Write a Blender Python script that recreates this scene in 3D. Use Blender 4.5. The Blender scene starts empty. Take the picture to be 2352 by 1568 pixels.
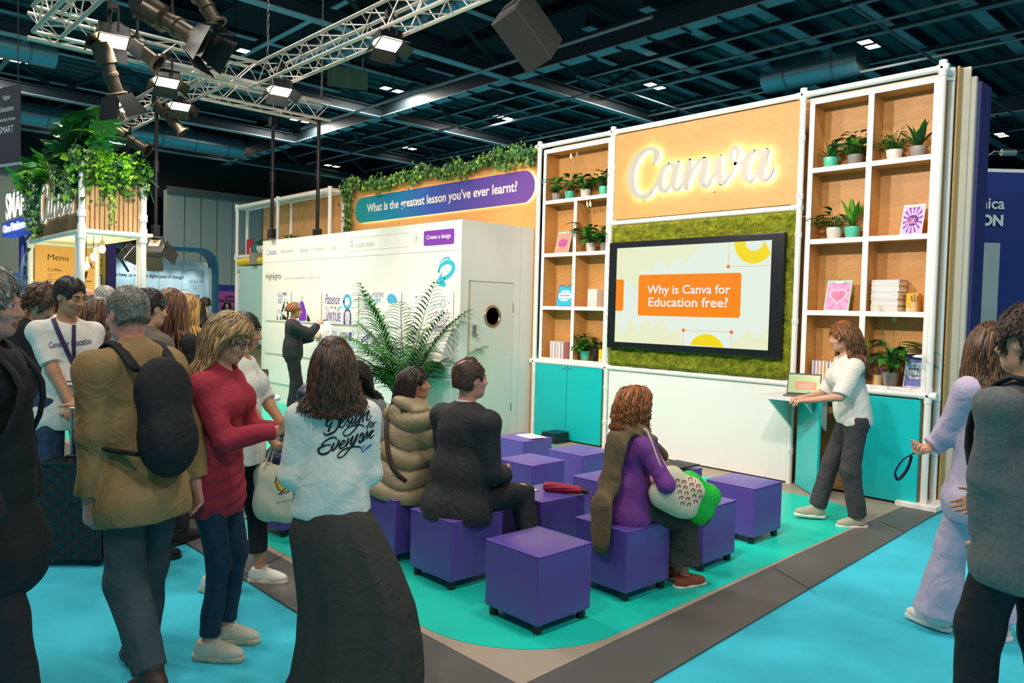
import bpy, math, random
import numpy as np
from mathutils import Vector, Matrix
from mathutils.bvhtree import BVHTree

random.seed(7)
rng = np.random.default_rng(7)
scene = bpy.context.scene
COL = scene.collection

# ------------------------------------------------------------------ camera
IMG_W, IMG_H, FPX, CAM_H = 2352, 1568, 1778.5, 1.74
CAM_YAW, CAM_PITCH, CAM_ROLL = 0.81835697, -0.03761314, 0.02535829
def _cam_axes(y, p, r):
    r0 = np.array([math.cos(y), math.sin(y), 0]); f0 = np.array([-math.sin(y), math.cos(y), 0]); u0 = np.array([0, 0, 1.0])
    f1 = f0*math.cos(p) + u0*math.sin(p); u1 = -f0*math.sin(p) + u0*math.cos(p)
    return r0*math.cos(r) + u1*math.sin(r), -r0*math.sin(r) + u1*math.cos(r), f1
CR, CU, CF = _cam_axes(CAM_YAW, CAM_PITCH, CAM_ROLL)
CP = np.array([0, 0, CAM_H])
cam_data = bpy.data.cameras.new('camera')
cam_data.sensor_width = 36.0
cam_data.lens = FPX/IMG_W*36.0
cam_data.clip_end = 300
cam = bpy.data.objects.new('camera', cam_data); COL.objects.link(cam)
cam.matrix_world = Matrix(((CR[0], CU[0], -CF[0], CP[0]), (CR[1], CU[1], -CF[1], CP[1]), (CR[2], CU[2], -CF[2], CP[2]), (0, 0, 0, 1)))
scene.camera = cam

# ------------------------------------------------------------------ colour management, world, big lamps
scene.view_settings.view_transform = 'Standard'
scene.view_settings.look = 'None'
scene.view_settings.gamma = 1.0
scene.view_settings.use_curve_mapping = False
scene.view_settings.exposure = 0.0
scene.cycles.use_denoising = True
scene.cycles.max_bounces = 6
scene.cycles.diffuse_bounces = 3
scene.cycles.glossy_bounces = 3
scene.cycles.transparent_max_bounces = 6
scene.cycles.sample_clamp_indirect = 6.0

world = bpy.data.worlds.new('hall_air'); scene.world = world; world.use_nodes = True
world.node_tree.nodes['Background'].inputs[0].default_value = (0.62, 0.86, 1.0, 1)
world.node_tree.nodes['Background'].inputs[1].default_value = 0.32

def lamp(name, kind, loc, target, energy, color=(1, 1, 1), size=0.3, spot=80, blend=0.4):
    d = bpy.data.lights.new(name, kind); d.energy = energy; d.color = color
    if kind == 'AREA': d.shape = 'SQUARE'; d.size = size
    elif kind == 'SPOT': d.shadow_soft_size = size; d.spot_size = math.radians(spot); d.spot_blend = blend
    else: d.shadow_soft_size = size
    o = bpy.data.objects.new(name, d); COL.objects.link(o); o.location = loc
    if target is not None:
        o.rotation_euler = (Vector(target) - Vector(loc)).to_track_quat('-Z', 'Y').to_euler()
    return o
WARM = (1.0, 0.87, 0.78)
# beams of the floodlights hung on the lighting truss in front of the display wall (the lamp bodies come later)
FLOODS = [(-9.7, 4.95, 4.72), (-7.9, 4.95, 4.72), (-7.6, 2.35, 4.66), (-5.0, 2.35, 4.66), (-2.2, 2.35, 4.66)]
FLOOD_AIM = [(-13.6, 7.5, 2.9), (-8.6, 7.4, 1.4), (-6.9, 7.7, 2.0), (-5.1, 7.7, 2.0), (-3.4, 7.7, 2.0)]
for p, t, w_ in zip(FLOODS, FLOOD_AIM, (180, 95, 450, 450, 460)):
    lamp('floodlight_beam', 'SPOT', (p[0], p[1] + 0.05, p[2] - 0.10), t, w_, WARM, 0.10, 115 if p[1] > 3 else 92, 0.7)

# pixel -> point on a real plane of the place
def ray(px, py): return CF + CR*((px - IMG_W/2)/FPX) - CU*((py - IMG_H/2)/FPX)
def onz(px, py, z=0.0): d = ray(px, py); return CP + d*((z - CAM_H)/d[2])
def ony(px, py, y): d = ray(px, py); return CP + d*(y/d[1])
def onx(px, py, x): d = ray(px, py); return CP + d*(x/d[0])
def atd(px, py, t): return CP + ray(px, py)*t

# ------------------------------------------------------------------ materials
def lin(h):
    h = h.lstrip('#'); v = [int(h[i:i+2], 16)/255 for i in (0, 2, 4)]
    return tuple((c/12.92 if c <= 0.04045 else ((c + 0.055)/1.055)**2.4) for c in v)
MATS = {}
def mat(name, hexc, rough=0.55, metal=0.0, var=0.0, scale=8.0, bump=0.0, bscale=None, emit=None, estr=0.0, spec=0.5, stretch=None, alpha=None, coat=0.0):
    if name in MATS: return MATS[name]
    m = bpy.data.materials.new(name); m.use_nodes = True
    nt = m.node_tree; b = nt.nodes['Principled BSDF']; c = lin(hexc)
    b.inputs['Base Color'].default_value = (*c, 1); b.inputs['Roughness'].default_value = rough
    b.inputs['Metallic'].default_value = metal; b.inputs['Specular IOR Level'].default_value = spec
    b.inputs['Coat Weight'].default_value = coat
    if emit: b.inputs['Emission Color'].default_value = (*lin(emit), 1); b.inputs['Emission Strength'].default_value = estr
    if alpha is not None: b.inputs['Alpha'].default_value = alpha
    if var or bump:
        tc = nt.nodes.new('ShaderNodeTexCoord'); mp = nt.nodes.new('ShaderNodeMapping')
        if stretch: mp.inputs['Scale'].default_value = stretch
        nt.links.new(tc.outputs['Object'], mp.inputs[0])
        nz = nt.nodes.new('ShaderNodeTexNoise'); nz.inputs['Scale'].default_value = scale; nz.inputs['Detail'].default_value = 4
        nt.links.new(mp.outputs[0], nz.inputs['Vector'])
        if var:
            mx = nt.nodes.new('ShaderNodeMix'); mx.data_type = 'RGBA'
            mx.inputs['A'].default_value = (*[max(0, x*(1 - var)) for x in c], 1); mx.inputs['B'].default_value = (*[min(1, x*(1 + var)) for x in c], 1)
            mr = nt.nodes.new('ShaderNodeMapRange'); mr.inputs[1].default_value = 0.3; mr.inputs[2].default_value = 0.7
            nt.links.new(nz.outputs['Fac'], mr.inputs[0]); nt.links.new(mr.outputs[0], mx.inputs['Factor']); nt.links.new(mx.outputs['Result'], b.inputs['Base Color'])
        if bump:
            n2 = nz
            if bscale: n2 = nt.nodes.new('ShaderNodeTexNoise'); n2.inputs['Scale'].default_value = bscale; n2.inputs['Detail'].default_value = 3; nt.links.new(mp.outputs[0], n2.inputs['Vector'])
            bp = nt.nodes.new('ShaderNodeBump'); bp.inputs['Strength'].default_value = bump; bp.inputs['Distance'].default_value = 0.01
            nt.links.new(n2.outputs['Fac'], bp.inputs['Height']); nt.links.new(bp.outputs[0], b.inputs['Normal'])
    MATS[name] = m
    return m
def wood(name, light, dark, sc=(1.2, 1.2, 9.0), rough=0.5):
    if name in MATS: return MATS[name]
    m = bpy.data.materials.new(name); m.use_nodes = True; nt = m.node_tree; b = nt.nodes['Principled BSDF']
    tc = nt.nodes.new('ShaderNodeTexCoord'); mp = nt.nodes.new('ShaderNodeMapping'); mp.inputs['Scale'].default_value = sc
    nz = nt.nodes.new('ShaderNodeTexNoise'); nz.inputs['Scale'].default_value = 1.6; nz.inputs['Detail'].default_value = 5; nz.inputs['Distortion'].default_value = 1.2
    rp = nt.nodes.new('ShaderNodeMath'); rp.operation = 'PINGPONG'; rp.inputs[1].default_value = 0.055
    mr = nt.nodes.new('ShaderNodeMapRange'); mr.inputs[1].default_value = 0; mr.inputs[2].default_value = 0.055
    n3 = nt.nodes.new('ShaderNodeTexNoise'); n3.inputs['Scale'].default_value = 2.0; n3.inputs['Detail'].default_value = 3
    ad = nt.nodes.new('ShaderNodeMix'); ad.data_type = 'FLOAT'; ad.inputs[0].default_value = 0.62
    mx = nt.nodes.new('ShaderNodeMix'); mx.data_type = 'RGBA'; mx.inputs['A'].default_value = (*lin(dark), 1); mx.inputs['B'].default_value = (*lin(light), 1)
    L = nt.links.new
    L(tc.outputs['Object'], mp.inputs[0]); L(mp.outputs[0], nz.inputs['Vector']); L(nz.outputs['Fac'], rp.inputs[0]); L(rp.outputs[0], mr.inputs[0])
    L(tc.outputs['Object'], n3.inputs['Vector']); L(mr.outputs[0], ad.inputs['A']); L(n3.outputs['Fac'], ad.inputs['B'])
    L(ad.outputs[0], mx.inputs['Factor']); L(mx.outputs['Result'], b.inputs['Base Color'])
    b.inputs['Roughness'].default_value = rough
    MATS[name] = m
    return m

# ------------------------------------------------------------------ mesh building
class MB:
    def __init__(s): s.v = []; s.f = []; s.m = []; s.mi = 0
    def add(s, vs, fs, mi=None):
        n = len(s.v); s.v += [tuple(map(float, p)) for p in vs]
        for f in fs: s.f.append(tuple(i + n for i in f)); s.m.append(s.mi if mi is None else mi)
        return s
    def box(s, c, d, rot=None, taper=None):
        x, y, z = d[0]/2, d[1]/2, d[2]/2
        vs = [(-x, -y, -z), (x, -y, -z), (x, y, -z), (-x, y, -z), (-x, -y, z), (x, -y, z), (x, y, z), (-x, y, z)]
        if taper: vs = [(p[0]*(taper if p[2] > 0 else 1), p[1]*(taper if p[2] > 0 else 1), p[2]) for p in vs]
        if rot is not None:
            M3 = rot if isinstance(rot, Matrix) else Matrix.Rotation(rot, 3, 'Z'); vs = [M3 @ Vector(p) for p in vs]
        vs = [(p[0] + c[0], p[1] + c[1], p[2] + c[2]) for p in vs]
        return s.add(vs, [(3, 2, 1, 0), (4, 5, 6, 7), (0, 1, 5, 4), (1, 2, 6, 5), (2, 3, 7, 6), (3, 0, 4, 7)])
    def bb(s, x0, x1, y0, y1, z0, z1): return s.box(((x0+x1)/2, (y0+y1)/2, (z0+z1)/2), (abs(x1-x0), abs(y1-y0), abs(z1-z0)))
    def tube(s, pts, r, n=8, caps=True, flat=None):
        pts = [Vector(p) for p in pts]; k = len(pts)
        rr = r if isinstance(r, (list, tuple)) else [r]*k
        vs = []; up = None
        for i, p in enumerate(pts):
            t = (pts[min(i+1, k-1)] - pts[max(i-1, 0)])
            if t.length < 1e-9: t = Vector((0, 0, 1))
            t.normalize()
            if up is None: up = t.cross(Vector((0, 0, 1)) if abs(t.z) < 0.9 else Vector((1, 0, 0))).normalized()
            a = (up - t*up.dot(t))
            a = a.normalized() if a.length > 1e-6 else t.orthogonal().normalized()
            up = a; b = t.cross(a)
            for j in range(n):
                th = 2*math.pi*j/n; q = p + (a*math.cos(th) + b*math.sin(th)*(flat or 1.0))*rr[i]; vs.append(q)
        fs = [(i*n + j, i*n + (j+1) % n, (i+1)*n + (j+1) % n, (i+1)*n + j) for i in range(k-1) for j in range(n)]
        if caps: fs += [tuple(range(n-1, -1, -1)), tuple((k-1)*n + j for j in range(n))]
        return s.add(vs, fs)
    def lathe(s, prof, n=20, o=(0, 0, 0), rot=None):
        vs = []; k = len(prof)
        for r, z in prof:
            for j in range(n):
                a = 2*math.pi*j/n; p = Vector((r*math.cos(a), r*math.sin(a), z))
                if rot is not None: p = rot @ p
                vs.append((p[0]+o[0], p[1]+o[1], p[2]+o[2]))
        fs = [(i*n + j, i*n + (j+1) % n, (i+1)*n + (j+1) % n, (i+1)*n + j) for i in range(k-1) for j in range(n)]
        if prof[0][0] > 1e-6: fs.append(tuple(range(n-1, -1, -1)))
        if prof[-1][0] > 1e-6: fs.append(tuple((k-1)*n + j for j in range(n)))
        return s.add(vs, fs)
    def ball(s, c, r, n=12, m=8):
        r = r if isinstance(r, (tuple, list)) else (r, r, r)
        vs = [(c[0], c[1], c[2]-r[2])]
        for i in range(1, m):
            ph = -math.pi/2 + math.pi*i/m
            vs += [(c[0]+r[0]*math.cos(ph)*math.cos(2*math.pi*j/n), c[1]+r[1]*math.cos(ph)*math.sin(2*math.pi*j/n), c[2]+r[2]*math.sin(ph)) for j in range(n)]
        vs.append((c[0], c[1], c[2]+r[2])); e = len(vs)-1
        fs = [(0, 1+(j+1) % n, 1+j) for j in range(n)]
        fs += [(1+i*n+j, 1+i*n+(j+1) % n, 1+(i+1)*n+(j+1) % n, 1+(i+1)*n+j) for i in range(m-2) for j in range(n)]
        fs += [(1+(m-2)*n+j, 1+(m-2)*n+(j+1) % n, e) for j in range(n)]
        return s.add(vs, fs)
    def prism(s, poly, z0, z1):
        n = len(poly); vs = [(p[0], p[1], z0) for p in poly] + [(p[0], p[1], z1) for p in poly]
        return s.add(vs, [tuple(range(n-1, -1, -1)), tuple(range(n, 2*n))] + [(i, (i+1) % n, n+(i+1) % n, n+i) for i in range(n)])
    def xform(s, M4):
        s.v = [tuple(M4 @ Vector(p)) for p in s.v]; return s
    def build(s, name, mats, parent=None, smooth=False, bevel=0.0, kind=None, label=None):
        me = bpy.data.meshes.new(name); me.from_pydata(s.v, [], s.f)
        mats = mats if isinstance(mats, (list, tuple)) else [mats]
        for m in mats: me.materials.append(m)
        if len(mats) > 1: me.polygons.foreach_set('material_index', s.m)
        if smooth:
            me.polygons.foreach_set('use_smooth', [True]*len(me.polygons))
            if smooth != 2:
                try: me.set_sharp_from_angle(angle=math.radians(40))
                except Exception: pass
        me.update()
        o = bpy.data.objects.new(name, me); COL.objects.link(o)
        if parent is not None: o.parent = parent
        if bevel:
            b = o.modifiers.new('edge', 'BEVEL'); b.width = bevel; b.segments = 2; b.limit_method = 'ANGLE'; b.angle_limit = math.radians(40)
        if kind: o['kind'] = kind
        if label: o['label'] = label
        return o

def npmesh(name, V, F, mats, parent=None, mi=None, label=None):
    me = bpy.data.meshes.new(name)
    V = np.asarray(V, np.float32); F = np.asarray(F, np.int32)
    me.vertices.add(len(V)); me.vertices.foreach_set('co', V.ravel())
    k = F.shape[1]
    me.loops.add(F.size); me.loops.foreach_set('vertex_index', F.ravel())
    me.polygons.add(len(F)); me.polygons.foreach_set('loop_start', np.arange(0, F.size, k, dtype=np.int32))
    mats = mats if isinstance(mats, (list, tuple)) else [mats]
    for m in mats: me.materials.append(m)
    me.update(calc_edges=True)
    me.polygons.foreach_set('use_smooth', np.ones(len(F), bool))
    if mi is not None: me.polygons.foreach_set('material_index', np.asarray(mi, np.int32))
    me.update()
    o = bpy.data.objects.new(name, me); COL.objects.link(o)
    if parent is not None: o.parent = parent
    if label: o['label'] = label
    return o

def tag(o, label, cat, group=None, kind=None):
    o['label'] = label; o['category'] = cat
    if group: o['group'] = group
    if kind: o['kind'] = kind
    return o
def thing(name, label, cat, loc=(0, 0, 0), rz=0.0, group=None):
    o = bpy.data.objects.new(name, None); COL.objects.link(o); o.empty_display_size = 0.1
    o.location = loc; o.rotation_euler = (0, 0, rz)
    return tag(o, label, cat, group)
def struct(mb, name, mats, **k):
    o = mb.build(name, mats, **k); o['kind'] = 'structure'; return o
def copy_tree(src, loc=None, rz=None, label=None, group=None, parent=None):
    c = src.copy(); COL.objects.link(c)
    if parent is not None: c.parent = parent
    if loc is not None: c.location = loc
    if rz is not None: c.rotation_euler = (0, 0, rz)
    if label: c['label'] = label
    if group: c['group'] = group
    for ch in list(src.children): copy_tree(ch, parent=c)
    return c

# a frame standing on a surface: local x -> right, y -> up, z -> outward normal
def frame(o, right, up):
    r = Vector(right).normalized(); u = Vector(up).normalized(); n = r.cross(u)
    return Matrix(((r.x, u.x, n.x, o[0]), (r.y, u.y, n.y, o[1]), (r.z, u.z, n.z, o[2]), (0, 0, 0, 1)))
def wallframe(x, z, y): return frame((x, y, z), (1, 0, 0), (0, 0, 1))       # faces -Y

def text_mb(s, width=None, height=None, align='LEFT', bold=0.0, depth=0.002, spacing=1.0, line=1.0, shear=0.0, sx=1.0):
    cu = bpy.data.curves.new('lettering', 'FONT'); cu.body = s; cu.align_x = align; cu.extrude = 0.0; cu.offset = bold
    cu.space_character = spacing; cu.space_line = line; cu.shear = shear; cu.resolution_u = 3
    o = bpy.data.objects.new('lettering', cu)
    me = o.to_mesh(); vs = [(v.co.x, v.co.y) for v in me.vertices]; fs = [tuple(p.vertices) for p in me.polygons]
    o.to_mesh_clear(); bpy.data.objects.remove(o); bpy.data.curves.remove(cu)
    mb = MB()
    if not vs: return mb
    x0 = min(v[0] for v in vs); x1 = max(v[0] for v in vs); y0 = min(v[1] for v in vs); y1 = max(v[1] for v in vs)
    kx = ky = 1.0
    if width and height: kx, ky = width/(x1-x0), height/(y1-y0)
    elif width: kx = ky = width/(x1-x0)
    elif height: ky = height/(y1-y0); kx = ky*sx
    ox = {'LEFT': x0, 'CENTER': (x0+x1)/2, 'RIGHT': x1}[align]
    mb.add([((v[0]-ox)*kx, (v[1]-y0)*ky, depth) for v in vs], fs)
    return mb
def text_on(s, mats, F, parent, width=None, height=None, name='lettering', **k):
    mb = text_mb(s, width, height, **k); mb.xform(F)
    return mb.build(name, mats, parent)

def smooth_path(pts, sub=5):
    P = [np.array(p, float) for p in pts]
    if len(P) < 3: return [tuple(p) for p in P]
    out = []
    for i in range(len(P)-1):
        p0 = P[max(i-1, 0)]; p1 = P[i]; p2 = P[i+1]; p3 = P[min(i+2, len(P)-1)]
        for j in range(sub):
            t = j/sub
            out.append(tuple(0.5*((2*p1) + (-p0+p2)*t + (2*p0-5*p1+4*p2-p3)*t*t + (-p0+3*p1-3*p2+p3)*t**3)))
    out.append(tuple(P[-1])); return out
def strokes_mb(strokes, depth=0.002, back=None, sub=5, w=None, cap=True):
    """strokes: lists of (x, y[, width]) in the plane -> ribbons at z = depth (closed down to z = back when given)"""
    mb = MB()
    for si, st in enumerate(strokes):
        if si: depth += 1e-4
        st = [(p[0], p[1], p[2] if len(p) > 2 else w) for p in st]
        P = smooth_path(st, sub); L = []; R_ = []
        k = len(P)
        for i, p in enumerate(P):
            a = P[max(i-1, 0)]; b = P[min(i+1, k-1)]; tx, ty = b[0]-a[0], b[1]-a[1]; l = math.hypot(tx, ty) or 1e-9; tx /= l; ty /= l
            h = max(p[2], 1e-6)/2
            L.append((p[0]-ty*h, p[1]+tx*h)); R_.append((p[0]+ty*h, p[1]-tx*h))
        def capf(p, a, h):
            return [(p[0]+math.cos(a+t)*h, p[1]+math.sin(a+t)*h) for t in (math.pi/3, 0, -math.pi/3)]
        ring = list(L)
        if cap:
            a = math.atan2(P[-1][1]-P[-2][1], P[-1][0]-P[-2][0]); e = capf(P[-1], a, P[-1][2]/2)
            a0 = math.atan2(P[0][1]-P[1][1], P[0][0]-P[1][0]); s0 = capf(P[0], a0, P[0][2]/2)
        n0 = len(L)
        vs = [(x, y, depth) for x, y in L] + [(x, y, depth) for x, y in R_]
        fs = [(n0+i, n0+i+1, i+1, i) for i in range(n0-1)]
        if cap:
            b = len(vs); vs += [(x, y, depth) for x, y in e]; fs.append((n0-1, 2*n0-1, b+2, b+1, b))
            b = len(vs); vs += [(x, y, depth) for x, y in s0]; fs.append((n0, 0, b, b+1, b+2))
        if back is not None:
            rim = L + (e if cap else []) + R_[::-1] + (s0 if cap else [])
            b = len(vs); m = len(rim); vs += [(x, y, depth) for x, y in rim] + [(x, y, back) for x, y in rim]
            fs += [(b+(i+1) % m, b+i, b+m+i, b+m+(i+1) % m) for i in range(m)]
        mb.add(vs, fs)
    return mb
def round_rect(x0, x1, y0, y1, r, n=5):
    out = []
    for cx, cy, a0 in ((x1-r, y1-r, 0), (x0+r, y1-r, 90), (x0+r, y0+r, 180), (x1-r, y0+r, 270)):
        for i in range(n+1):
            a = math.radians(a0 + 90*i/n); out.append((cx+r*math.cos(a), cy+r*math.sin(a)))
    return out
def disc(cx, cy, r, n=24, ry=None): return [(cx+r*math.cos(2*math.pi*i/n), cy+(ry or r)*math.sin(2*math.pi*i/n)) for i in range(n)]
def arc_ring(cx, cy, r0, r1, a0=0, a1=360, n=30):
    A = [math.radians(a0+(a1-a0)*i/n) for i in range(n+1)]
    return [(cx+r1*math.cos(a), cy+r1*math.sin(a)) for a in A] + [(cx+r0*math.cos(a), cy+r0*math.sin(a)) for a in reversed(A)]
def flat_on(poly, mats, F, parent, name, depth=0.002, back=0.0, bevel=0.0):
    mb = MB(); mb.prism(poly, back, depth); mb.xform(F); return mb.build(name, mats, parent, bevel=bevel)
# ------------------------------------------------------------------ common materials
WHITE = mat('white_paint', '#F1EEEA', 0.45)
PIPE = mat('white_pipe', '#F2EFEA', 0.28)
PLY = wood('birch_ply', '#DFA766', '#C78E4A', (1.0, 1.0, 3.2), 0.45)
PLYD = wood('ply_edge', '#B98D5A', '#8C6236', (6, 6, 30), 0.6)
CYANP = mat('turquoise_laminate', '#0CBFC2', 0.35)
TEALF = mat('teal_vinyl', '#12CAB4', 0.42, var=0.05, scale=1.5)
CARPET = mat('aqua_carpet', '#45C4DA', 0.95, var=0.10, scale=2.2, bump=0.25, bscale=600, spec=0.1)
GREYF = mat('grey_vinyl', '#5B5955', 0.5, var=0.10, scale=2.0, bump=0.03, bscale=60)
BEIGEF = mat('beige_vinyl', '#A99A88', 0.5, var=0.05, scale=3.0)
BLACK = mat('black_plastic', '#17181A', 0.4)
BLACKM = mat('black_metal', '#141516', 0.35, 0.2)
STEEL = mat('brushed_steel', '#B9B4AA', 0.3, 0.9)
INK = mat('black_ink', '#1B1718', 0.6)
SOIL = mat('dark_soil', '#2C2018', 0.9, var=0.3, scale=60)
LEAF = mat('leaf_green', '#2F7A22', 0.4, var=0.35, scale=9)
LEAFD = mat('leaf_deep', '#1D4F22', 0.38, var=0.3, scale=9)
LEAFL = mat('leaf_lime', '#6FA52B', 0.42, var=0.3, scale=9)
MINT = mat('mint_glaze', '#5CCFB0', 0.3)
GREYP = mat('grey_glaze', '#98918C', 0.4)
WHITEP = mat('white_glaze', '#EFE9DF', 0.35)
PAPER = mat('white_paper', '#F4F1EC', 0.7)
PURPLE = mat('violet_print', '#6B3FA6', 0.5)
TEALI = mat('turquoise_print', '#25B9D0', 0.5)

# ------------------------------------------------------------------ floor
struct(MB().bb(-62, 25, -14, 48, -0.06, 0.0), 'floor', CARPET)
XL = -16.0
grey = [(XL, 2.10), (-2.10, 2.10), (-2.43, 7.50), (-2.43, 8.6), (XL, 8.6)]
struct(MB().prism(grey, 0.0, 0.012), 'floor_platform', GREYF)
beige = [(XL, 2.47), (-2.62, 2.47), (-2.74, 8.5), (XL, 8.5)]
struct(MB().prism([(XL, 2.47), (-2.52, 2.47), (-2.66, 5.4), (-2.76, 8.5), (XL, 8.5)], 0.012, 0.0145), 'floor_border', BEIGEF)
def corner(cx, cy, r, a0, a1, n=14): return [(cx+r*math.cos(math.radians(a0+(a1-a0)*i/n)), cy+r*math.sin(math.radians(a0+(a1-a0)*i/n))) for i in range(n+1)]
teal = [(XL, 2.54)] + corner(-3.30, 3.22, 0.70, -88, 0) + corner(-3.40, 6.58, 0.68, 4, 92) + [(XL, 7.26)]
struct(MB().prism(teal, 0.0145, 0.017), 'floor_mat', TEALF)
sm = MB()
for a, b in (((-2.60, 4.98), (-2.20, 4.76)), ((-4.95, 2.52), (-4.72, 2.10)), ((-2.66, 6.9), (-2.38, 6.72)), ((-8.2, 2.47), (-8.0, 2.10))):
    d = Vector((b[0]-a[0], b[1]-a[1], 0)); n = Vector((-d.y, d.x, 0)).normalized()*0.003
    sm.add([(a[0]-n.x, a[1]-n.y, 0.0147), (a[0]+n.x, a[1]+n.y, 0.0147), (b[0]+n.x, b[1]+n.y, 0.0147), (b[0]-n.x, b[1]-n.y, 0.0147)], [(0, 3, 2, 1)])
struct(sm, 'floor_seam', mat('seam_dark', '#2E2C2A', 0.7))

# ------------------------------------------------------------------ display wall: scaffold pipes
FY = 7.72          # front plane of the shelves
PY_ = 7.70         # axis of the pipes
def collar(parent, p, axis, L=0.085, r=0.036):
    a = Vector(axis)*L/2; P = Vector(p)
    m = MB().tube([P-a, P-a*0.98, P+a*0.98, P+a], [r*0.96, r, r, r*0.96], 14)
    s = Vector((0, -1, 0)) if abs(axis[1]) < 0.5 else Vector((1, 0, 0))
    m.tube([P+s*r*0.8, P+s*(r+0.012)], [0.013, 0.010], 8)
    m.build('pipe_collar', PIPE, parent, smooth=True)
def pipe(parent, a, b, r=0.031, name='pipe'):
    MB().tube([a, b], r, 16).build(name, PIPE, parent, smooth=True)
sf = thing('tube_scaffold', 'white tubular pipe frame around the display wall of shelves, logo board and screen', 'frame')
for x, top in ((-7.75, 4.07), (-6.43, 4.07), (-3.90, 4.07), (-2.575, 4.07)):
    pipe(sf, (x, PY_, 0.012), (x, PY_, top))
    for z in (1.065, 4.06): collar(sf, (x, PY_, z), (0, 0, 1), 0.14)
    for z in (3.62, 3.02, 2.62, 1.72, 0.80, 0.36) if x > -7 and x < -3 else (): collar(sf, (x, PY_, z), (0, 0, 1), 0.06)
pipe(sf, (-7.75, PY_, 4.06), (-2.575, PY_, 4.06)); pipe(sf, (-7.75, PY_, 1.065), (-2.575, PY_, 1.065)); pipe(sf, (-6.43, PY_, 2.905), (-3.90, PY_, 2.905))
for x in (-7.75, -6.43, -3.90, -2.575):
    collar(sf, (x, PY_, 4.06), (1, 0, 0), 0.15 if abs(x+2.575) > 0.1 else 0.1); collar(sf, (x, PY_, 1.065), (1, 0, 0), 0.15)
for x in (-6.40, -3.93): collar(sf, (x, PY_, 2.905), (1, 0, 0), 0.12)
pipe(sf, (-2.575, 7.93, 0.06), (-2.575, 7.93, 4.04))
for z in (4.05, 1.065, 0.55): pipe(sf, (-2.575, PY_, z), (-2.575, 7.93, z)); collar(sf, (-2.575, 7.92, z), (0, 0, 1), 0.12)
# base plate under the right end posts
MB().bb(-2.80, -2.44, 7.62, 8.19, 0.0125, 0.06).build('base_plate', WHITE, sf, bevel=0.006)

# ------------------------------------------------------------------ shelf units
ZS = (1.10, 1.815, 2.545, 3.275, 3.975)
def shelf_unit(x0, x1, label, divs):
    t = thing('shelf_unit', label, 'shelf', (x0, FY, 0)); w = x1-x0; D = 0.27; th = 0.04
    def part(nm, X0, X1, Y0, Y1, Z0, Z1, m=PLY): return MB().bb(X0, X1, Y0, Y1, Z0, Z1).build(nm, m, t)
    part('back_panel', 0, w, D-0.012, D, ZS[0], ZS[-1]+0.03)
    for X in (0, w-th): part('side_panel', X, X+th, 0.004, D-0.012, ZS[0]-0.005, ZS[-1]+0.03)
    for i, z in enumerate(ZS): part('shelf_board', th, w-th, 0.004, D-0.012, z-0.02, z+0.02)
    tr = MB()
    tr.bb(0, th+0.012, 0, 0.004, ZS[0]-0.03, ZS[-1]+0.035); tr.bb(w-th-0.012, w, 0, 0.004, ZS[0]-0.03, ZS[-1]+0.035)
    for z in ZS: tr.bb(th+0.012, w-th-0.012, 0, 0.004, z-0.025, z+0.025 if z < 3.9 else z+0.035)
    for X, rows in divs:
        for r in rows:
            part('divider', X-th/2+0.002, X+th/2-0.002, 0.004, D-0.012, ZS[r]+0.02, ZS[r+1]-0.02); tr.bb(X-0.028, X+0.028, 0, 0.004, ZS[r]+0.025, ZS[r+1]-0.025)
    tr.build('front_trim', WHITE, t, label='white painted front edging')
    return t
shelf_unit(-7.69, -6.475, 'tall plywood shelf unit with white edges left of the screen', [(0.62, (0, 1, 2))])
shelf_unit(-3.835, -2.60, 'tall plywood shelf unit with white edges right of the screen', [(0.62, (0, 1, 2, 3))])
# plywood wall the shelves stand against, and its return at the right end
struct(MB().bb(-7.80, -2.56, 8.00, 8.03, 0.013, 4.10), 'wall_back', PLY)
struct(MB().bb(-2.548, -2.53, 7.99, 8.10, 0.061, 4.14), 'wall_return', wood('ply_plain', '#C9A468', '#B58F52', (1, 1, 2)))
struct(MB().bb(-2.56, -2.47, 8.11, 8.14, 0.061, 4.15).bb(-2.54, -2.43, 8.145, 8.195, 0.061, 4.06), 'trim_1', mat('edge_white', '#CFCBBB', 0.5))
struct(MB().bb(-7.8, -2.40, 8.20, 8.50, 0.0, 4.02), 'wall_navy', mat('navy_panel', '#232A66', 0.5))

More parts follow.
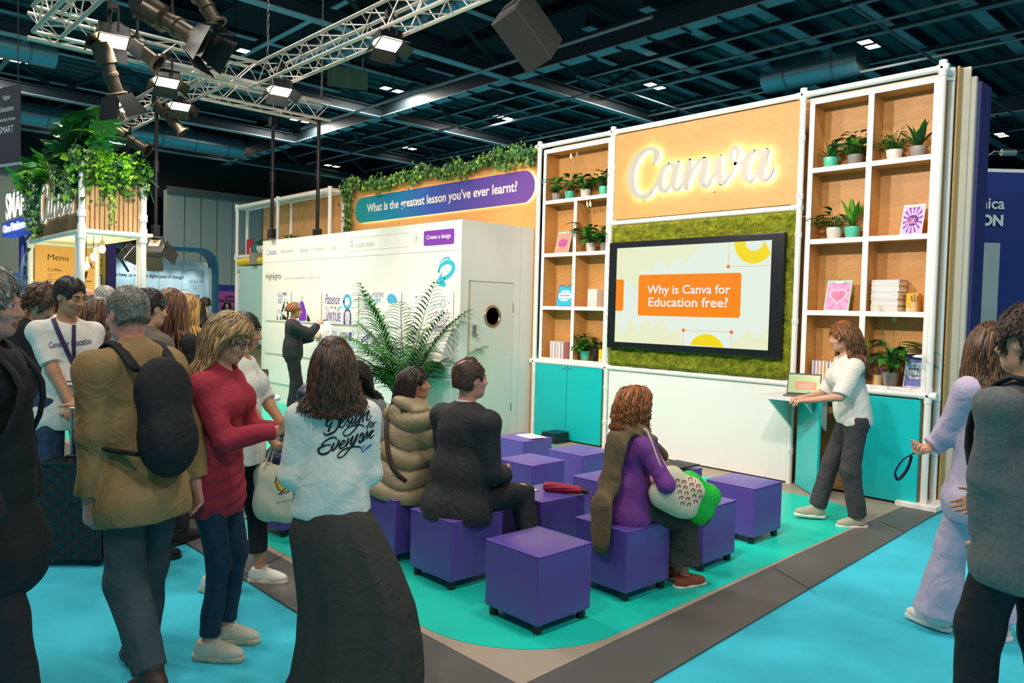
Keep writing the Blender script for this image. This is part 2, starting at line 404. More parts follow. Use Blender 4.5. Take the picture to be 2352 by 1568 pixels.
# ------------------------------------------------------------------ logo board
lb = thing('logo_board', 'birch plywood board carrying the big glowing script logo', 'sign', (0, 0, 0))
MB().bb(-6.395, -3.935, 7.705, 7.725, 2.945, 4.02).build('board', PLY, lb, bevel=0.002)
def zpts(pts, z, ox, oy): return [(ox+p[0]/z, oy+p[1]/z, p[2]/z) for p in pts]
LOGO = [
 [(478,440,36),(500,385,58),(512,310,64),(490,262,60),(432,240,46),(352,264,54),(272,330,62),(206,430,72),(170,530,80),(162,640,84),(176,760,82),(220,850,74),(290,892,66),(360,882,56),(430,822,44),(490,740,30),(530,655,26),(560,590,26)],
 [(712,452,40),(690,446,46),(632,480,50),(576,570,66),(556,680,74),(566,765,72),(600,805,56),(648,790,34),(700,715,22),(735,620,20)],
 [(690,444,44),(722,456,48),(742,490,44)],
 [(812,424,44),(776,520,64),(746,640,76),(736,730,72),(765,792,50),(815,775,34),(868,705,24),(900,620,20)],
 [(966,402,58),(946,520,72),(914,660,74),(906,768,56)],
 [(920,700,20),(985,560,26),(1050,460,36),(1105,398,54),(1158,374,48)],
 [(1162,378,66),(1164,430,78),(1152,520,80),(1130,620,86),(1124,690,82),(1152,745,58),(1210,720,40),(1260,645,28),(1312,550,22)],
 [(1384,338,44),(1356,420,78),(1346,520,90),(1360,640,86),(1384,722,46)],
 [(1384,722,44),(1450,662,36),(1520,560,30),(1572,460,32),(1608,370,38),(1614,286,44),(1588,226,42),(1548,246,52),(1520,322,60),(1532,400,54),(1578,444,42),(1640,438,32),(1690,398,24),(1740,340,26)],
 [(1880,292,44),(1850,272,50),(1780,312,62),(1724,410,80),(1698,520,90),(1706,620,86),(1746,680,62),(1800,660,36),(1860,580,24),(1900,480,20)],
 [(1850,270,46),(1900,292,52),(1925,332,44)],
 [(2012,252,44),(1976,340,76),(1946,460,90),(1926,570,86),(1932,640,66),(1975,664,40),(2035,625,28),(2076,550,20),(2090,490,12)],
]
def logo_mb(wf=1.0, depth=0.025, back=0.0, sub=5):
    """the traced script, widened by wf, as flat lettering: x along the wall, y up, origin at its lower left"""
    S = [[(p[0], -p[1], p[2]*wf) for p in st] for st in LOGO]; mb = strokes_mb(S, depth, back, sub)
    out = []
    for x, y, d in mb.v: P = ony(1420+x/5.88, 300-y/5.88, 7.64); out.append((P[0]-LOGO_O[0], P[2]-LOGO_O[1], d))
    mb.v = out; return mb
_a = ony(1420+118/5.88, 300+600/5.88, 7.64); _b = ony(1420+2096/5.88, 300+500/5.88, 7.64); _c = ony(1420+280/5.88, 300+926/5.88, 7.64)
LOGO_O = (_a[0], _c[2]); LOGO_W = _b[0]-_a[0]
LETF = mat('letter_face', '#B9B1A6', 0.4)
LOF = frame((LOGO_O[0], 7.67, LOGO_O[1]), (1, 0, 0), (0, 0, 1))
logo_mb(1.0, 0.030, 0.008, 6).xform(LOF).build('script_lettering', LETF, lb)
LED = mat('led_strip', '#FFFFFF', 0.5, emit='#FFF3DC', estr=15)
logo_mb(0.45, 0.006, -0.012, 3).xform(LOF).build('led_strip', LED, lb)
for p in ((1480, 460), (1640, 440), (1760, 410)):
    P = ony(p[0], p[1], 7.69); MB().tube([(P[0], 7.67, P[2]), (P[0], 7.705, P[2])], 0.008, 8).build('standoff', STEEL, lb)

# ------------------------------------------------------------------ moss panel, screen, white plinth
mp_ = thing('moss_panel', 'yellow-green living moss panel framing the big screen', 'moss panel', (0, 0, 0))
MB().bb(-6.40, -3.92, 7.70, 7.72, 1.10, 2.875).build('backing_board', PLYD, mp_)
def moss():
    nx, nz = 250, 176
    xs = np.linspace(-6.395, -3.925, nx); zs = np.linspace(1.105, 2.87, nz)
    X, Z = np.meshgrid(xs, zs, indexing='ij')
    h = 0.035 + 0.02*rng.random((nx, nz)) + 0.010*np.sin(X*23+1.3*np.sin(Z*17)) + 0.008*np.sin(Z*31+X*9)
    edge = np.minimum(np.minimum(X-xs[0], xs[-1]-X), np.minimum(Z-zs[0], zs[-1]-Z)); h *= np.clip(edge/0.03, 0.15, 1)
    X = X + rng.normal(0, 0.004, X.shape); Z = Z + rng.normal(0, 0.004, X.shape)
    V = np.stack([X, 7.702-h, Z], -1).reshape(-1, 3); I = np.arange(nx*nz).reshape(nx, nz)
    F = np.stack([I[:-1, :-1], I[1:, :-1], I[1:, 1:], I[:-1, 1:]], -1).reshape(-1, 4)
    # little sprigs
    n = 16000; px = rng.uniform(-6.39, -3.93, n); pz = rng.uniform(1.11, 2.865, n); py = 7.70-0.045-0.02*rng.random(n)
    a = rng.uniform(0, 2*math.pi, n); L = rng.uniform(0.012, 0.026, n); o = np.stack([px, py, pz], -1)
    d = np.stack([np.cos(a), -rng.uniform(0.3, 1.2, n), np.sin(a)], -1); d /= np.linalg.norm(d, axis=1)[:, None]; s = np.cross(d, rng.normal(size=(n, 3))); s /= np.linalg.norm(s, axis=1)[:, None]
    q = np.stack([o, o+d*L[:, None]*0.6+s*0.004, o+d*L[:, None], o+d*L[:, None]*0.6-s*0.004], 1).reshape(-1, 3)
    F2 = np.arange(len(q)).reshape(-1, 4)+len(V)
    return np.concatenate([V, q]), np.concatenate([F, F2])
MOSS = mat('moss', '#80860F', 0.85, var=0.45, scale=14)
V, F = moss(); npmesh('moss', V, F, MOSS, mp_)

tv = thing('television', 'huge black framed wall screen with an orange title card', 'television', (0, 0, 0))
MB().bb(-6.345, -3.992, 7.585, 7.655, 1.325, 2.648).build('housing', mat('tv_black', '#15171A', 0.25), tv, bevel=0.008)
TVF = frame((0, 7.5845, 0), (1, 0, 0), (0, 0, 1))
SX0, SX1, SZ0, SZ1 = -6.218, -4.132, 1.405, 2.572
def glow(name, h, s=1.0, rough=0.25): return mat(name, '#0A0A0A', rough, emit=h, estr=s, coat=0.0)
scr = flat_on([(SX0, SZ0), (SX1, SZ0), (SX1, SZ1), (SX0, SZ1)], glow('screen_pale', '#E9F5E6', 0.95, 0.12), TVF, tv, 'screen', 0.0006)
def sp(poly, m, nm, d): return flat_on(poly, m, TVF, scr, nm, d)
PALEY = glow('screen_yellowish', '#EDF2CC', 0.95)
for pts in ([(SX0, 2.56), (SX0, 2.15), (-6.15, 1.95), (-6.05, 2.2), (-5.9, 2.02), (-5.82, 2.3), (-5.7, 2.25), (-5.6, 2.42), (-5.45, 2.30), (-5.3, 2.45), (-5.2, 2.36), (-5.05, 2.5), (-5.0, 2.57)],
            [(SX0, SZ0), (-5.2, SZ0), (-5.28, 1.62), (-5.38, 1.52), (-5.5, 1.72), (-5.62, 1.60), (-5.75, 1.72), (-5.86, 1.55), (-5.98, 1.70), (-6.1, 1.5), (SX0, 1.75)],
            [(-4.6, SZ0), (SX1, SZ0), (SX1, 1.66), (-4.25, 1.52), (-4.36, 1.62), (-4.5, 1.5)]): sp(pts, PALEY, 'printed_shape', 0.0009)
ORG = glow('screen_orange', '#FF8A00', 0.95); YEL = glow('screen_yellow', '#F7DC05', 0.95); ORD = glow('screen_dot', '#F07A1E', 0.95); WHT = glow('screen_white', '#F4F3FF', 1.0)
sp(round_rect(-5.867, -4.475, 1.741, 2.234, 0.03), ORG, 'title_card', 0.0012)
sp([(SX0, 1.793)] + [p for p in round_rect(-6.4, -6.096, 1.793, 2.183, 0.025) if p[0] > -6.2] + [(SX0, 2.183)], ORG, 'card_edge', 0.0012) if False else sp([(SX0, 1.793), (-6.115, 1.793), (-6.096, 1.812), (-6.096, 2.164), (-6.115, 2.183), (SX0, 2.183)], ORG, 'card_edge', 0.0012)
sp([p for p in arc_ring(-4.334, 2.572, 0.107, 0.242, 180, 360, 40) if p[0] <= SX1] + [], YEL, 'yellow_ring', 0.0012)
sp(arc_ring(-4.888, 1.405, 0.0, 0.245, 33, 147, 24)[:25] if False else [(-4.888+0.25*math.cos(math.radians(a)), 1.30+0.25*math.sin(math.radians(a))) for a in range(25, 156, 6)], YEL, 'yellow_disc', 0.0012)
ln = MB()
for x0, z0, x1, z1 in ((-4.641, 2.303, -4.641, 2.572), (-4.641, 2.303, SX1, 2.303), (-5.20, 1.583, -4.573, 1.583), (-5.20, 1.583, -5.20, SZ0), (-4.573, 1.583, -4.573, SZ0)):
    ln.bb(x0-0.002, x1+0.002, 7.5832, 7.5840, z0-0.002, z1+0.002)
ln.build('thin_lines', ORG, scr)
for x, z in ((-4.641, 2.303), (-5.20, 1.583), (-4.573, 1.583)): sp(disc(x, z, 0.021), ORD, 'orange_dot', 0.0016)
def tvtext(s, x0, x1, z0, z1): text_on(s, WHT, frame((x0, 7.5845, z0), (1, 0, 0), (0, 0, 1)), scr, x1-x0, z1-z0, depth=0.0018, bold=0.012)
tvtext('Why is Canva for', -5.735, -4.605, 1.973, 2.108); tvtext('Education free?', -5.71, -4.63, 1.853, 1.962)

pl = thing('plinth_panel', 'plain white lower panel of the display wall under the screen', 'panel', (0, 0, 0))
MB().bb(-6.385, -3.935, 7.695, 7.72, 0.03, 1.028).build('panel', WHITE, pl, bevel=0.003)

# ------------------------------------------------------------------ turquoise cupboards under the shelves
cb = thing('cupboard', 'turquoise double-door cupboard under the left shelf unit', 'cupboard', (0, 0, 0))
MB().bb(-7.71, -6.455, 7.72, 7.985, 0.04, 1.05).build('carcass', PLYD, cb)
for x0, x1, kx in ((-7.715, -7.118, -7.17), (-7.108, -6.50, -7.055)):
    d = MB().bb(x0, x1, 7.69, 7.715, 0.035, 1.045).build('door', CYANP, cb, bevel=0.002)
    MB().tube([(kx, 7.69, 1.012), (kx, 7.675, 1.012)], 0.006, 8).lathe([(0.0, 0.0), (0.016, 0.002), (0.018, 0.010), (0.012, 0.016), (0.0, 0.016)], 14, (kx, 7.676, 1.012), Matrix.Rotation(math.radians(90), 3, 'X')).build('knob', STEEL, d, smooth=True)
cb2 = thing('cupboard', 'turquoise cupboard under the right shelf unit with one door swung open', 'cupboard', (0, 0, 0))
MB().bb(-3.83, -3.80, 7.72, 7.985, 0.04, 1.03).bb(-2.66, -2.63, 7.72, 7.985, 0.04, 1.03).bb(-3.80, -2.66, 7.965, 7.985, 0.04, 1.03).bb(-3.80, -2.66, 7.72, 7.965, 0.04, 0.07).bb(-3.80, -2.66, 7.72, 7.965, 1.0, 1.03).build('carcass', PLYD, cb2)
MB().bb(-3.21, -2.635, 7.688, 7.712, 0.035, 1.02).build('door', CYANP, cb2, bevel=0.002, label='closed turquoise door')
# open leaf hinged at the left side of the opening
P0 = onz(1822, 1113, 0.03); P1 = onz(1873, 1146, 0.03)
hd = Vector((P1[0]-P0[0], P1[1]-P0[1], 0)); hl = 0.585; ang = math.atan2(hd.y, hd.x)
m = MB().box((hl/2, 0, 0.525), (hl, 0.024, 0.985)); m.xform(Matrix.Translation((-3.80, 7.66, 0)) @ Matrix.Rotation(ang, 4, 'Z')); od = m.build('door', CYANP, cb2, bevel=0.002, label='turquoise door standing open')

# fold-down white lectern shelf left of the right cupboard
ld = thing('fold_down_shelf', 'white fold-down lectern shelf with triangular bracket beside the screen', 'shelf', (0, 0, 0))
MB().bb(-3.98, -3.42, 7.02, 7.66, 0.955, 0.978).build('shelf_board', WHITE, ld, bevel=0.003)
for x in (-3.90, -3.52):
    br = MB(); br.add([(x, 7.66, 0.955), (x, 7.16, 0.955), (x, 7.20, 0.93), (x, 7.66, 0.62), (x+0.02, 7.66, 0.955), (x+0.02, 7.16, 0.955), (x+0.02, 7.20, 0.93), (x+0.02, 7.66, 0.62)], [(0, 1, 2, 3), (7, 6, 5, 4), (0, 4, 5, 1), (1, 5, 6, 2), (2, 6, 7, 3), (3, 7, 4, 0)])
    br.build('bracket', WHITE, ld)

# ------------------------------------------------------------------ plants for pots
def leaf_add(mb, o, d, up, L, W, droop=0.4, n=5, mi=0, fold=0.25, shape=1.0):
    d = Vector(d).normalized(); up = Vector(up); s = d.cross(up); s = s.normalized() if s.length > 1e-5 else d.orthogonal().normalized(); nrm = s.cross(d)
    vs = []; p = Vector(o); dd = d.copy()
    for i in range(n+1):
        t = i/n; w = W*(math.sin(math.pi*min(1, (t**0.75)*0.97+0.03))**shape)*0.5 if i < n else 0.001
        nn = s.cross(dd)
        vs += [p - s*w + nn*w*fold, p, p + s*w + nn*w*fold]
        dd = (dd - Vector((0, 0, 1))*droop/n*(0.5+t)).normalized(); p = p + dd*L/n
    fs = []
    for i in range(n):
        a = i*3; fs += [(a, a+1, a+4, a+3), (a+1, a+2, a+5, a+4)]
    mb.add(vs, fs, mi)
def plant(kind, S, seed):
    r = random.Random(seed); mb = MB(); cfg = dict(
        spiky=(36, 0.95, 0.13, 0.35, 0.9), lily=(40, 1.05, 0.32, 0.9, 1.0), bushy=(80, 0.78, 0.40, 0.7, 1.0), tall=(11, 1.25, 0.24, 0.5, 0.8), fern=(90, 0.62, 0.18, 0.9, 1.0))[kind]
    n, ln_, wr, dr, sh = cfg
    for i in range(n):
        a = r.uniform(0, 2*math.pi); el = r.uniform(0.35, 1.4) if kind != 'tall' else r.uniform(0.9, 1.4); L = S*ln_*r.uniform(0.55, 1.0)
        d = Vector((math.cos(a)*math.cos(el), math.sin(a)*math.cos(el), math.sin(el)))
        if kind in ('bushy', 'fern', 'lily'):
            k = r.uniform(0.25, 0.8); o = Vector((0, 0, 0)) + d*S*k
            mb.tube([Vector((0, 0, -0.01)), d*S*k*0.5 + Vector((0, 0, S*0.05)), o], 0.0022, 4, False)
            d2 = Vector((math.cos(a), math.sin(a), r.uniform(-0.2, 0.6))); leaf_add(mb, o, d2, (0, 0, 1), L*(0.55 if kind != 'lily' else 0.75), L*wr*(0.9 if kind != 'lily' else 0.8), dr, 5, r.choice((0, 0, 1)))
        else:
            leaf_add(mb, (0, 0, -0.01), d, (0, 0, 1), L, L*wr, dr*r.uniform(0.6, 1.5), 7, r.choice((0, 0, 1)), shape=sh)
    return mb
def spathe(mb, S, seed):
    r = random.Random(seed)
    for i in range(3):
        a = r.uniform(0, 6.28); top = Vector((math.cos(a)*S*0.35, math.sin(a)*S*0.2, S*r.uniform(1.05, 1.35)))
        mb.tube([(0, 0, 0), top*0.6+Vector((0, 0, 0.02)), top], 0.0018, 4, False); leaf_add(mb, top, (math.cos(a)*0.3, math.sin(a)*0.3, 1), (math.cos(a), math.sin(a), 0), S*0.26, S*0.10, 0.0, 5, 2)
def potted(x, y, z, r, h, pm, kind, S, seed, label, mats=(LEAF, LEAFD, mat('spathe_cream', '#E9E4C4', 0.5)), group=None, flowers=False):
    t = thing('potted_plant', label, 'plant', (x, y, z), 0, group)
    MB().lathe([(r*0.70, 0), (r*0.78, 0.004), (r*0.93, h*0.55), (r, h*0.97), (r*0.99, h), (r*0.92, h), (r*0.90, h*0.86), (0, h*0.86)], 24).build('pot', pm, t, smooth=True)
    MB().lathe([(r*0.90, h*0.87), (r*0.5, h*0.91), (0, h*0.92)], 16).build('soil', SOIL, t, smooth=True)
    mb = plant(kind, S, seed)
    if flowers: spathe(mb, S, seed)
    mb.xform(Matrix.Translation((0, 0, h*0.9)))
    # keep the leaves inside the alcove: nothing reaches through the back panel
    mb.v = [(v[0], min(v[1], 7.962-y) if y < 8.2 and abs(y-7.85) < 0.11 and x > -7.7 else v[1], v[2]) for v in mb.v]
    mb.build('foliage', list(mats), t, smooth=2)
    return t
def shelf_pot(px, pyb, pyt, wpx, row, pm, kind, S, seed, label, **k):
    y = 7.835; P = ony(px, pyb, y); h = abs(ony(px, pyt, y)[2]-P[2]); w = wpx/2*1778.5**-1*np.dot(P-CP, CF)
    return potted(P[0], y, ZS[row]+0.0205, w, max(0.09, h), pm, kind, S, seed, label, **k)
c = lambda x, y, z=2.8, ox=1200, oy=300: (ox+x/z, oy+y/z)
def sp_(x, yb, yt, w, z, ox, oy): return (ox+x/z, oy+yb/z, oy+yt/z, w/z)
A = lambda x, yb, yt, w: sp_(x, yb, yt, w, 2.8, 1200, 300)
B = lambda x, yb, yt, w: sp_(x, yb, yt, w, 3.825, 1780, 150)
shelf_pot(*A(220, 437, 385, 65), 3, GREYP, 'spiky', 0.24, 1, 'spiky plant in a grey pot, leftmost on the top left shelf')
shelf_pot(*A(304, 428, 373, 66), 3, MINT, 'lily', 0.34, 2, 'tall leafy lily in a mint pot on the top left shelf', flowers=True)
shelf_pot(*A(405, 415, 360, 66), 3, WHITEP, 'bushy', 0.26, 3, 'trailing leafy plant in a white pot between two mint pots')
shelf_pot(*A(522, 403, 343, 64), 3, MINT, 'bushy', 0.30, 4, 'split-leaf plant in a mint pot at the right end of the top left shelf')
shelf_pot(*A(440, 768, 708, 68), 2, WHITEP, 'lily', 0.36, 5, 'peace lily with cream flower in a white pot, second row of the left shelves', flowers=True)
shelf_pot(*A(527, 763, 705, 60), 2, GREYP, 'lily', 0.27, 6, 'leafy plant in a grey pot beside the flowering white pot')
shelf_pot(*A(402, 1472, 1412, 68), 0, MINT, 'bushy', 0.32, 7, 'umbrella-leaved plant in a mint pot beside a black bottle')
shelf_pot(*B(490, 890, 795, 130), 3, MINT, 'spiky', 0.26, 8, 'spiky plant in a mint pot on the top right shelf')
shelf_pot(*B(704, 865, 770, 132), 3, GREYP, 'bushy', 0.30, 9, 'bushy plant in a grey pot next to the spiky mint one')
shelf_pot(*B(1045, 830, 735, 138), 3, WHITEP, 'fern', 0.27, 10, 'dark fern in a white pot on the top right shelf')
shelf_pot(*B(1258, 795, 695, 145), 3, GREYP, 'tall', 0.25, 11, 'wavy tongue-leaved plant in a grey pot at the far right of the top shelf')
shelf_pot(*B(518, 1520, 1415, 138), 2, WHITEP, 'lily', 0.25, 12, 'small upright plant in a white pot, second row of the right shelves')
shelf_pot(*B(677, 1510, 1405, 134), 2, MINT, 'tall', 0.28, 13, 'lime leaved plant in a mint pot, second row of the right shelves', mats=(LEAFL, LEAF, LEAF))
Dz = lambda x, yb, yt, w: sp_(x, yb, yt, w, 3.732, 1780, 540)
shelf_pot(*Dz(985, 1290, 1175, 138), 0, GREYP, 'lily', 0.44, 14, 'large peace lily with white flowers in a grey pot on the lowest right shelf', flowers=True)

# ------------------------------------------------------------------ clipboards leaning on the shelves
def clipboard(x, row, w, h, boardc, sheetc, label, art, lean=14, yaw=0, y=7.80):
    t = thing('clipboard', label, 'clipboard', (x, y, ZS[row]+0.0205), math.radians(yaw))
    T = Matrix.Rotation(math.radians(-lean), 4, 'X')     # leans back (top towards +Y)
    MB().box((0, 0, h/2), (w, 0.006, h)).xform(T).build('board', boardc, t, bevel=0.002)
    F = T @ frame((0, -0.0032, 0), (1, 0, 0), (0, 0, 1))
    flat_on([(-w/2+0.012, 0.014), (w/2-0.012, 0.014), (w/2-0.012, h-0.02), (-w/2+0.012, h-0.02)], sheetc, F, t, 'sheet', 0.0008)
    m = MB().bb(-0.045, 0.045, -0.012, -0.004, h-0.035, h-0.012); m.tube([(-0.02, -0.008, h-0.014), (-0.018, -0.008, h+0.012), (0.018, -0.008, h+0.012), (0.02, -0.008, h-0.014)], 0.003, 6); m.xform(T).build('clip', STEEL, t)
    # leaning stand strut behind
    MB().bb(-0.02, 0.02, 0.06, 0.066, 0.0, h*0.55).xform(Matrix.Translation((0, 0.03, 0))).build('stand', boardc, t)
    art(t, F, w, h)
    return t
PINK = mat('pink_print', '#F39BC4', 0.6); SALM = mat('salmon_print', '#F58E7C', 0.6); HOTP = mat('hot_pink', '#E5588F', 0.6); LILA = mat('lilac_print', '#D9B8E8', 0.6); VIO2 = mat('plum_print', '#8A4BAE', 0.6); NAVYP = mat('indigo_print', '#3B3E8C', 0.6); PERI = mat('periwinkle_print', '#7B86D6', 0.6); AQUA = mat('aqua_print', '#1FB5CC', 0.6)
def swirls(t, F, mats, cx, cy, rx, ry, n, seed, w=0.004, name='swirl_lettering', depth=0.0022):
    r = random.Random(seed); st = []
    for i in range(n):
        x = cx + r.uniform(-rx, rx)*0.8; y = cy+r.uniform(-ry, ry)*0.8; s = []
        R0 = min(rx, ry)*r.uniform(0.2, 0.4); a0 = r.uniform(0, 6.28)
        for j in range(7): a = a0+j*0.9; q = R0*(1-j*0.1); s.append((x+q*math.cos(a), y+q*math.sin(a), w))
        st.append(s)
    return strokes_mb(st, depth, None, 3).xform(F).build(name, mats, t)
def art_badge(bg, fg, rim):
    def f(t, F, w, h):
        flat_on(disc(0, h*0.48, w*0.33, 22, h*0.20), bg, F, t, 'badge', 0.0014)
        text_on('Dream\nlouder', rim, F @ Matrix.Translation((-w*0.28, h*0.38, 0)), t, w*0.56, h*0.2, bold=0.02, depth=0.0022, shear=0.25, line=0.75) if False else swirls(t, F, rim, 0, h*0.48, w*0.30, h*0.16, 14, 5, 0.006)
    return f
def art_rays(t, F, w, h):
    for i in range(14):
        a = 2*math.pi*i/14+0.2; c0, c1 = 0.42, 0.95
        q = [(math.cos(a+s*0.11)*w*0.5*r_, h*0.5+math.sin(a+s*0.11)*h*0.47*r_) for s, r_ in ((-0.5, c0), (-1, c1), (1, c1), (0.5, c0))]
        q = [(max(-w/2+0.013, min(w/2-0.013, x)), max(0.015, min(h-0.021, y))) for x, y in q]
        flat_on(q, VIO2, F, t, 'sun_ray', 0.0014)
    flat_on(disc(0, h*0.48, w*0.27, 24), mat('plum_dark', '#5A2A86', 0.6), F, t, 'badge', 0.0016); swirls(t, F, PINK, 0, h*0.48, w*0.30, h*0.13, 16, 9, 0.005)
def art_heart(t, F, w, h):
    def heart(s): return [(s*0.060*math.sin(a)**3*16/16*1.0, h*0.50+s*0.0037*(13*math.cos(a)-5*math.cos(2*a)-2*math.cos(3*a)-math.cos(4*a))) for a in [2*math.pi*i/36 for i in range(36)]]
    for i in range(8):
        a = 0.4+i*0.78; flat_on([(math.cos(a)*w*0.2, h*0.5+math.sin(a)*h*0.2), (max(-w*.42, min(w*.42, math.cos(a-0.12)*w*0.6)), max(.02, min(h-.025, h*0.5+math.sin(a-0.12)*h*0.5))), (max(-w*.42, min(w*.42, math.cos(a+0.12)*w*0.6)), max(.02, min(h-.025, h*0.5+math.sin(a+0.12)*h*0.5)))], mat('pink_mid', '#F07DB4', 0.6), F, t, 'ray', 0.0012)
    flat_on(heart(1.5), PAPER, F, t, 'heart_outline', 0.0014); flat_on(heart(1.36), mat('heart_pink', '#F283A6', 0.6), F, t, 'heart', 0.0018); swirls(t, F, HOTP, 0, h*0.52, w*0.24, h*0.13, 12, 3, 0.004, depth=0.0024)
def art_words(bg, words, fg):
    def f(t, F, w, h):
        flat_on([(math.cos(a)*w*0.42*(1+0.06*math.sin(7*a)), h*0.5+math.sin(a)*h*0.25*(1+0.06*math.cos(6*a))) for a in [2*math.pi*i/40 for i in range(40)]], PAPER, F, t, 'cloud', 0.0014)
        n = len(words)
        for i, s in enumerate(words): text_on(s, fg[i % len(fg)], F @ Matrix.Translation((0, h*0.5+(n/2-i-0.9)*h*0.40/n, 0)), t, w*0.66, h*0.34/n, align='CENTER', bold=0.03, depth=0.002)
    return f
def clip_at(px0, px1, pyb, pyt, row, bc, sc, label, art, **k):
    y = 7.80; a = ony(px0, pyb, y); b = ony(px1, pyb, y); tp = ony((px0+px1)/2, pyt, y)
    clipboard((a[0]+b[0])/2, row, max(0.2, b[0]-a[0]), max(0.25, abs(tp[2]-a[2])*1.0), bc, sc, label, art, y=y, **k)
q = lambda x0, x1, yb, yt, z, ox, oy: (ox+x0/z, ox+x1/z, oy+yb/z, oy+yt/z)
MINTB = mat('mint_board', '#8FDCC8', 0.5)
clip_at(*q(205, 295, 778, 628, 2.8, 1200, 300), 2, MINTB, SALM, 'salmon badge poster on a mint clipboard, left shelves', art_badge(HOTP, NAVYP, NAVYP))
clip_at(*q(212, 312, 1120, 975, 2.8, 1200, 300), 1, mat('violet_board', '#6A45A8', 0.5), AQUA, 'turquoise lettered poster on a violet clipboard, left shelves', art_words(PAPER, ['Dream big', 'Simply', 'Smile'], (TEALI, NAVYP)))
clip_at(*q(1090, 1290, 1488, 1195, 3.825, 1780, 150), 2, WHITE, LILA, 'lilac sunburst poster on a white clipboard, right shelves', art_rays, yaw=-4)
clip_at(*q(415, 630, 648, 375, 3.732, 1780, 540), 1, MINTB, PINK, 'pink heart poster on a mint clipboard, right shelves', art_heart)
clip_at(*q(1100, 1275, 1305, 1015, 3.732, 1780, 540), 0, WHITE, PERI, 'periwinkle lettered poster on a white clipboard, lowest right shelf', art_words(PAPER, ['MY', 'BIG', 'GOALS MAKE', 'IT HAPPEN'], (TEALI, NAVYP)))

# ------------------------------------------------------------------ books, bottles, boxes, pencils
def books_row(x0, row, n, th, w, h, cols, label, group, y=7.775):
    x = x0
    for i in range(n):
        t = thing('book', label, 'book', (x+th/2, y, ZS[row]+0.0205), 0, group)
        hh = h*(1-0.01*((i*7) % 3)); MB().bb(-th/2+0.0012, th/2-0.0012, 0.002, w-0.004, 0.003, hh-0.003).build('pages', PAPER, t)
        cm = cols[i % len(cols)]; MB().bb(-th/2+0.0003, -th/2+0.0012, 0, w, 0, hh).bb(th/2-0.0012, th/2-0.0003, 0, w, 0, hh).bb(-th/2+0.0003, th/2-0.0003, 0, 0.002, 0, hh).build('cover', cm, t)
        x += th
CREAMC = mat('cream_cover', '#EFE4DA', 0.6); ROSEC = mat('rose_cover', '#D9A0AE', 0.6); MAUVE = mat('mauve_cover', '#A58AB8', 0.6); AMBER = mat('amber_cover', '#D9A24E', 0.6); REDC = mat('crimson_cover', '#B8425E', 0.6)
P = ony(1200+418/2.8, 300+1130/2.8, 7.775); books_row(P[0], 1, 12, 0.0135, 0.17, 0.24, (PAPER, CREAMC), 'slim white booklet in the upright row on the left shelves', 'white booklets on the left shelves')
P = ony(1200+175/2.8, 300+1460/2.8, 7.775); books_row(P[0], 0, 17, 0.0155, 0.17, 0.235, (CREAMC, PAPER, ROSEC, CREAMC, PAPER, PAPER, MAUVE), 'pink and white notebook in the lowest row of the left shelves', 'notebooks on the lowest left shelf')
P = ony(1780+315/3.732, 540+1160/3.732, 7.80); books_row(P[0], 0, 16, 0.0185, 0.16, 0.20, (PAPER, MAUVE, PAPER, ROSEC, PAPER, AMBER, PAPER, AMBER), 'striped notebook standing behind the presenting laptop', 'striped notebooks on the lowest right shelf', y=7.80)
P = ony(1780+955/3.732, 540+655/3.732, 7.80)
for i in range(19):
    t = thing('book', 'cream book in the flat stack beside the pencil cup', 'book', (P[0]-0.01+rng.uniform(-0.004, 0.004), 7.86, ZS[1]+0.0205+i*0.0165), math.radians(-4+rng.uniform(-1.5, 1.5)), 'stack of cream books')
    MB().bb(-0.130, 0.130, -0.085, 0.085, 0.002, 0.0145).build('pages', PAPER, t); MB().bb(-0.134, 0.134, -0.088, 0.088, 0, 0.002).bb(-0.134, 0.134, -0.088, 0.088, 0.0145, 0.0163).bb(0.132, 0.134, -0.088, 0.088, 0.002, 0.0145).build('cover', ROSEC if i in (6, 18) else (AMBER if i % 4 == 3 else CREAMC), t)
def pencil_cup(px, pyb, z, ox, oy, row, label):
    P = ony(ox+px/z, oy+pyb/z, 7.79); t = thing('pencil_cup', label, 'cup', (P[0], 7.79, ZS[row]+0.0205))
    MB().lathe([(0.038, 0), (0.040, 0.002), (0.040, 0.10), (0.034, 0.10), (0.033, 0.006), (0, 0.006)], 24).build('cup', wood('beech', '#E9C48E', '#D5A566', (4, 4, 12)), t, smooth=True)
    for i, h in enumerate(('#D33A2C', '#2F6FC4', '#3FA33C', '#222222', '#E28A1D', '#8B3FA0')):
        a = i*1.05; e = Vector((0.030*math.cos(a), 0.030*math.sin(a), 0.155+0.01*(i % 3))); b = Vector((0.012*math.cos(a), 0.012*math.sin(a), 0.008))
        k = thing('colour_pencil', ['red', 'blue', 'green', 'black', 'orange', 'purple'][i]+' pencil in the ' + label, 'pencil', (P[0], 7.79, ZS[row]+0.0205))
        MB().tube([b, e], 0.0036, 6).build('barrel', mat('pencil_'+h[1:], h, 0.4), k); d = (e-b).normalized(); MB().tube([e, e+d*0.014], [0.0036, 0.0006], 6).build('tip', mat('pencil_wood', '#E2BC8A', 0.7), k)
pencil_cup(1192, 660, 3.732, 1780, 540, 1, 'beech pencil cup right of the book stack')
pencil_cup(878, 1285, 3.732, 1780, 540, 0, 'beech pencil cup left of the big peace lily')
P = ony(1780+1178/3.732, 540+655/3.732, 7.88)
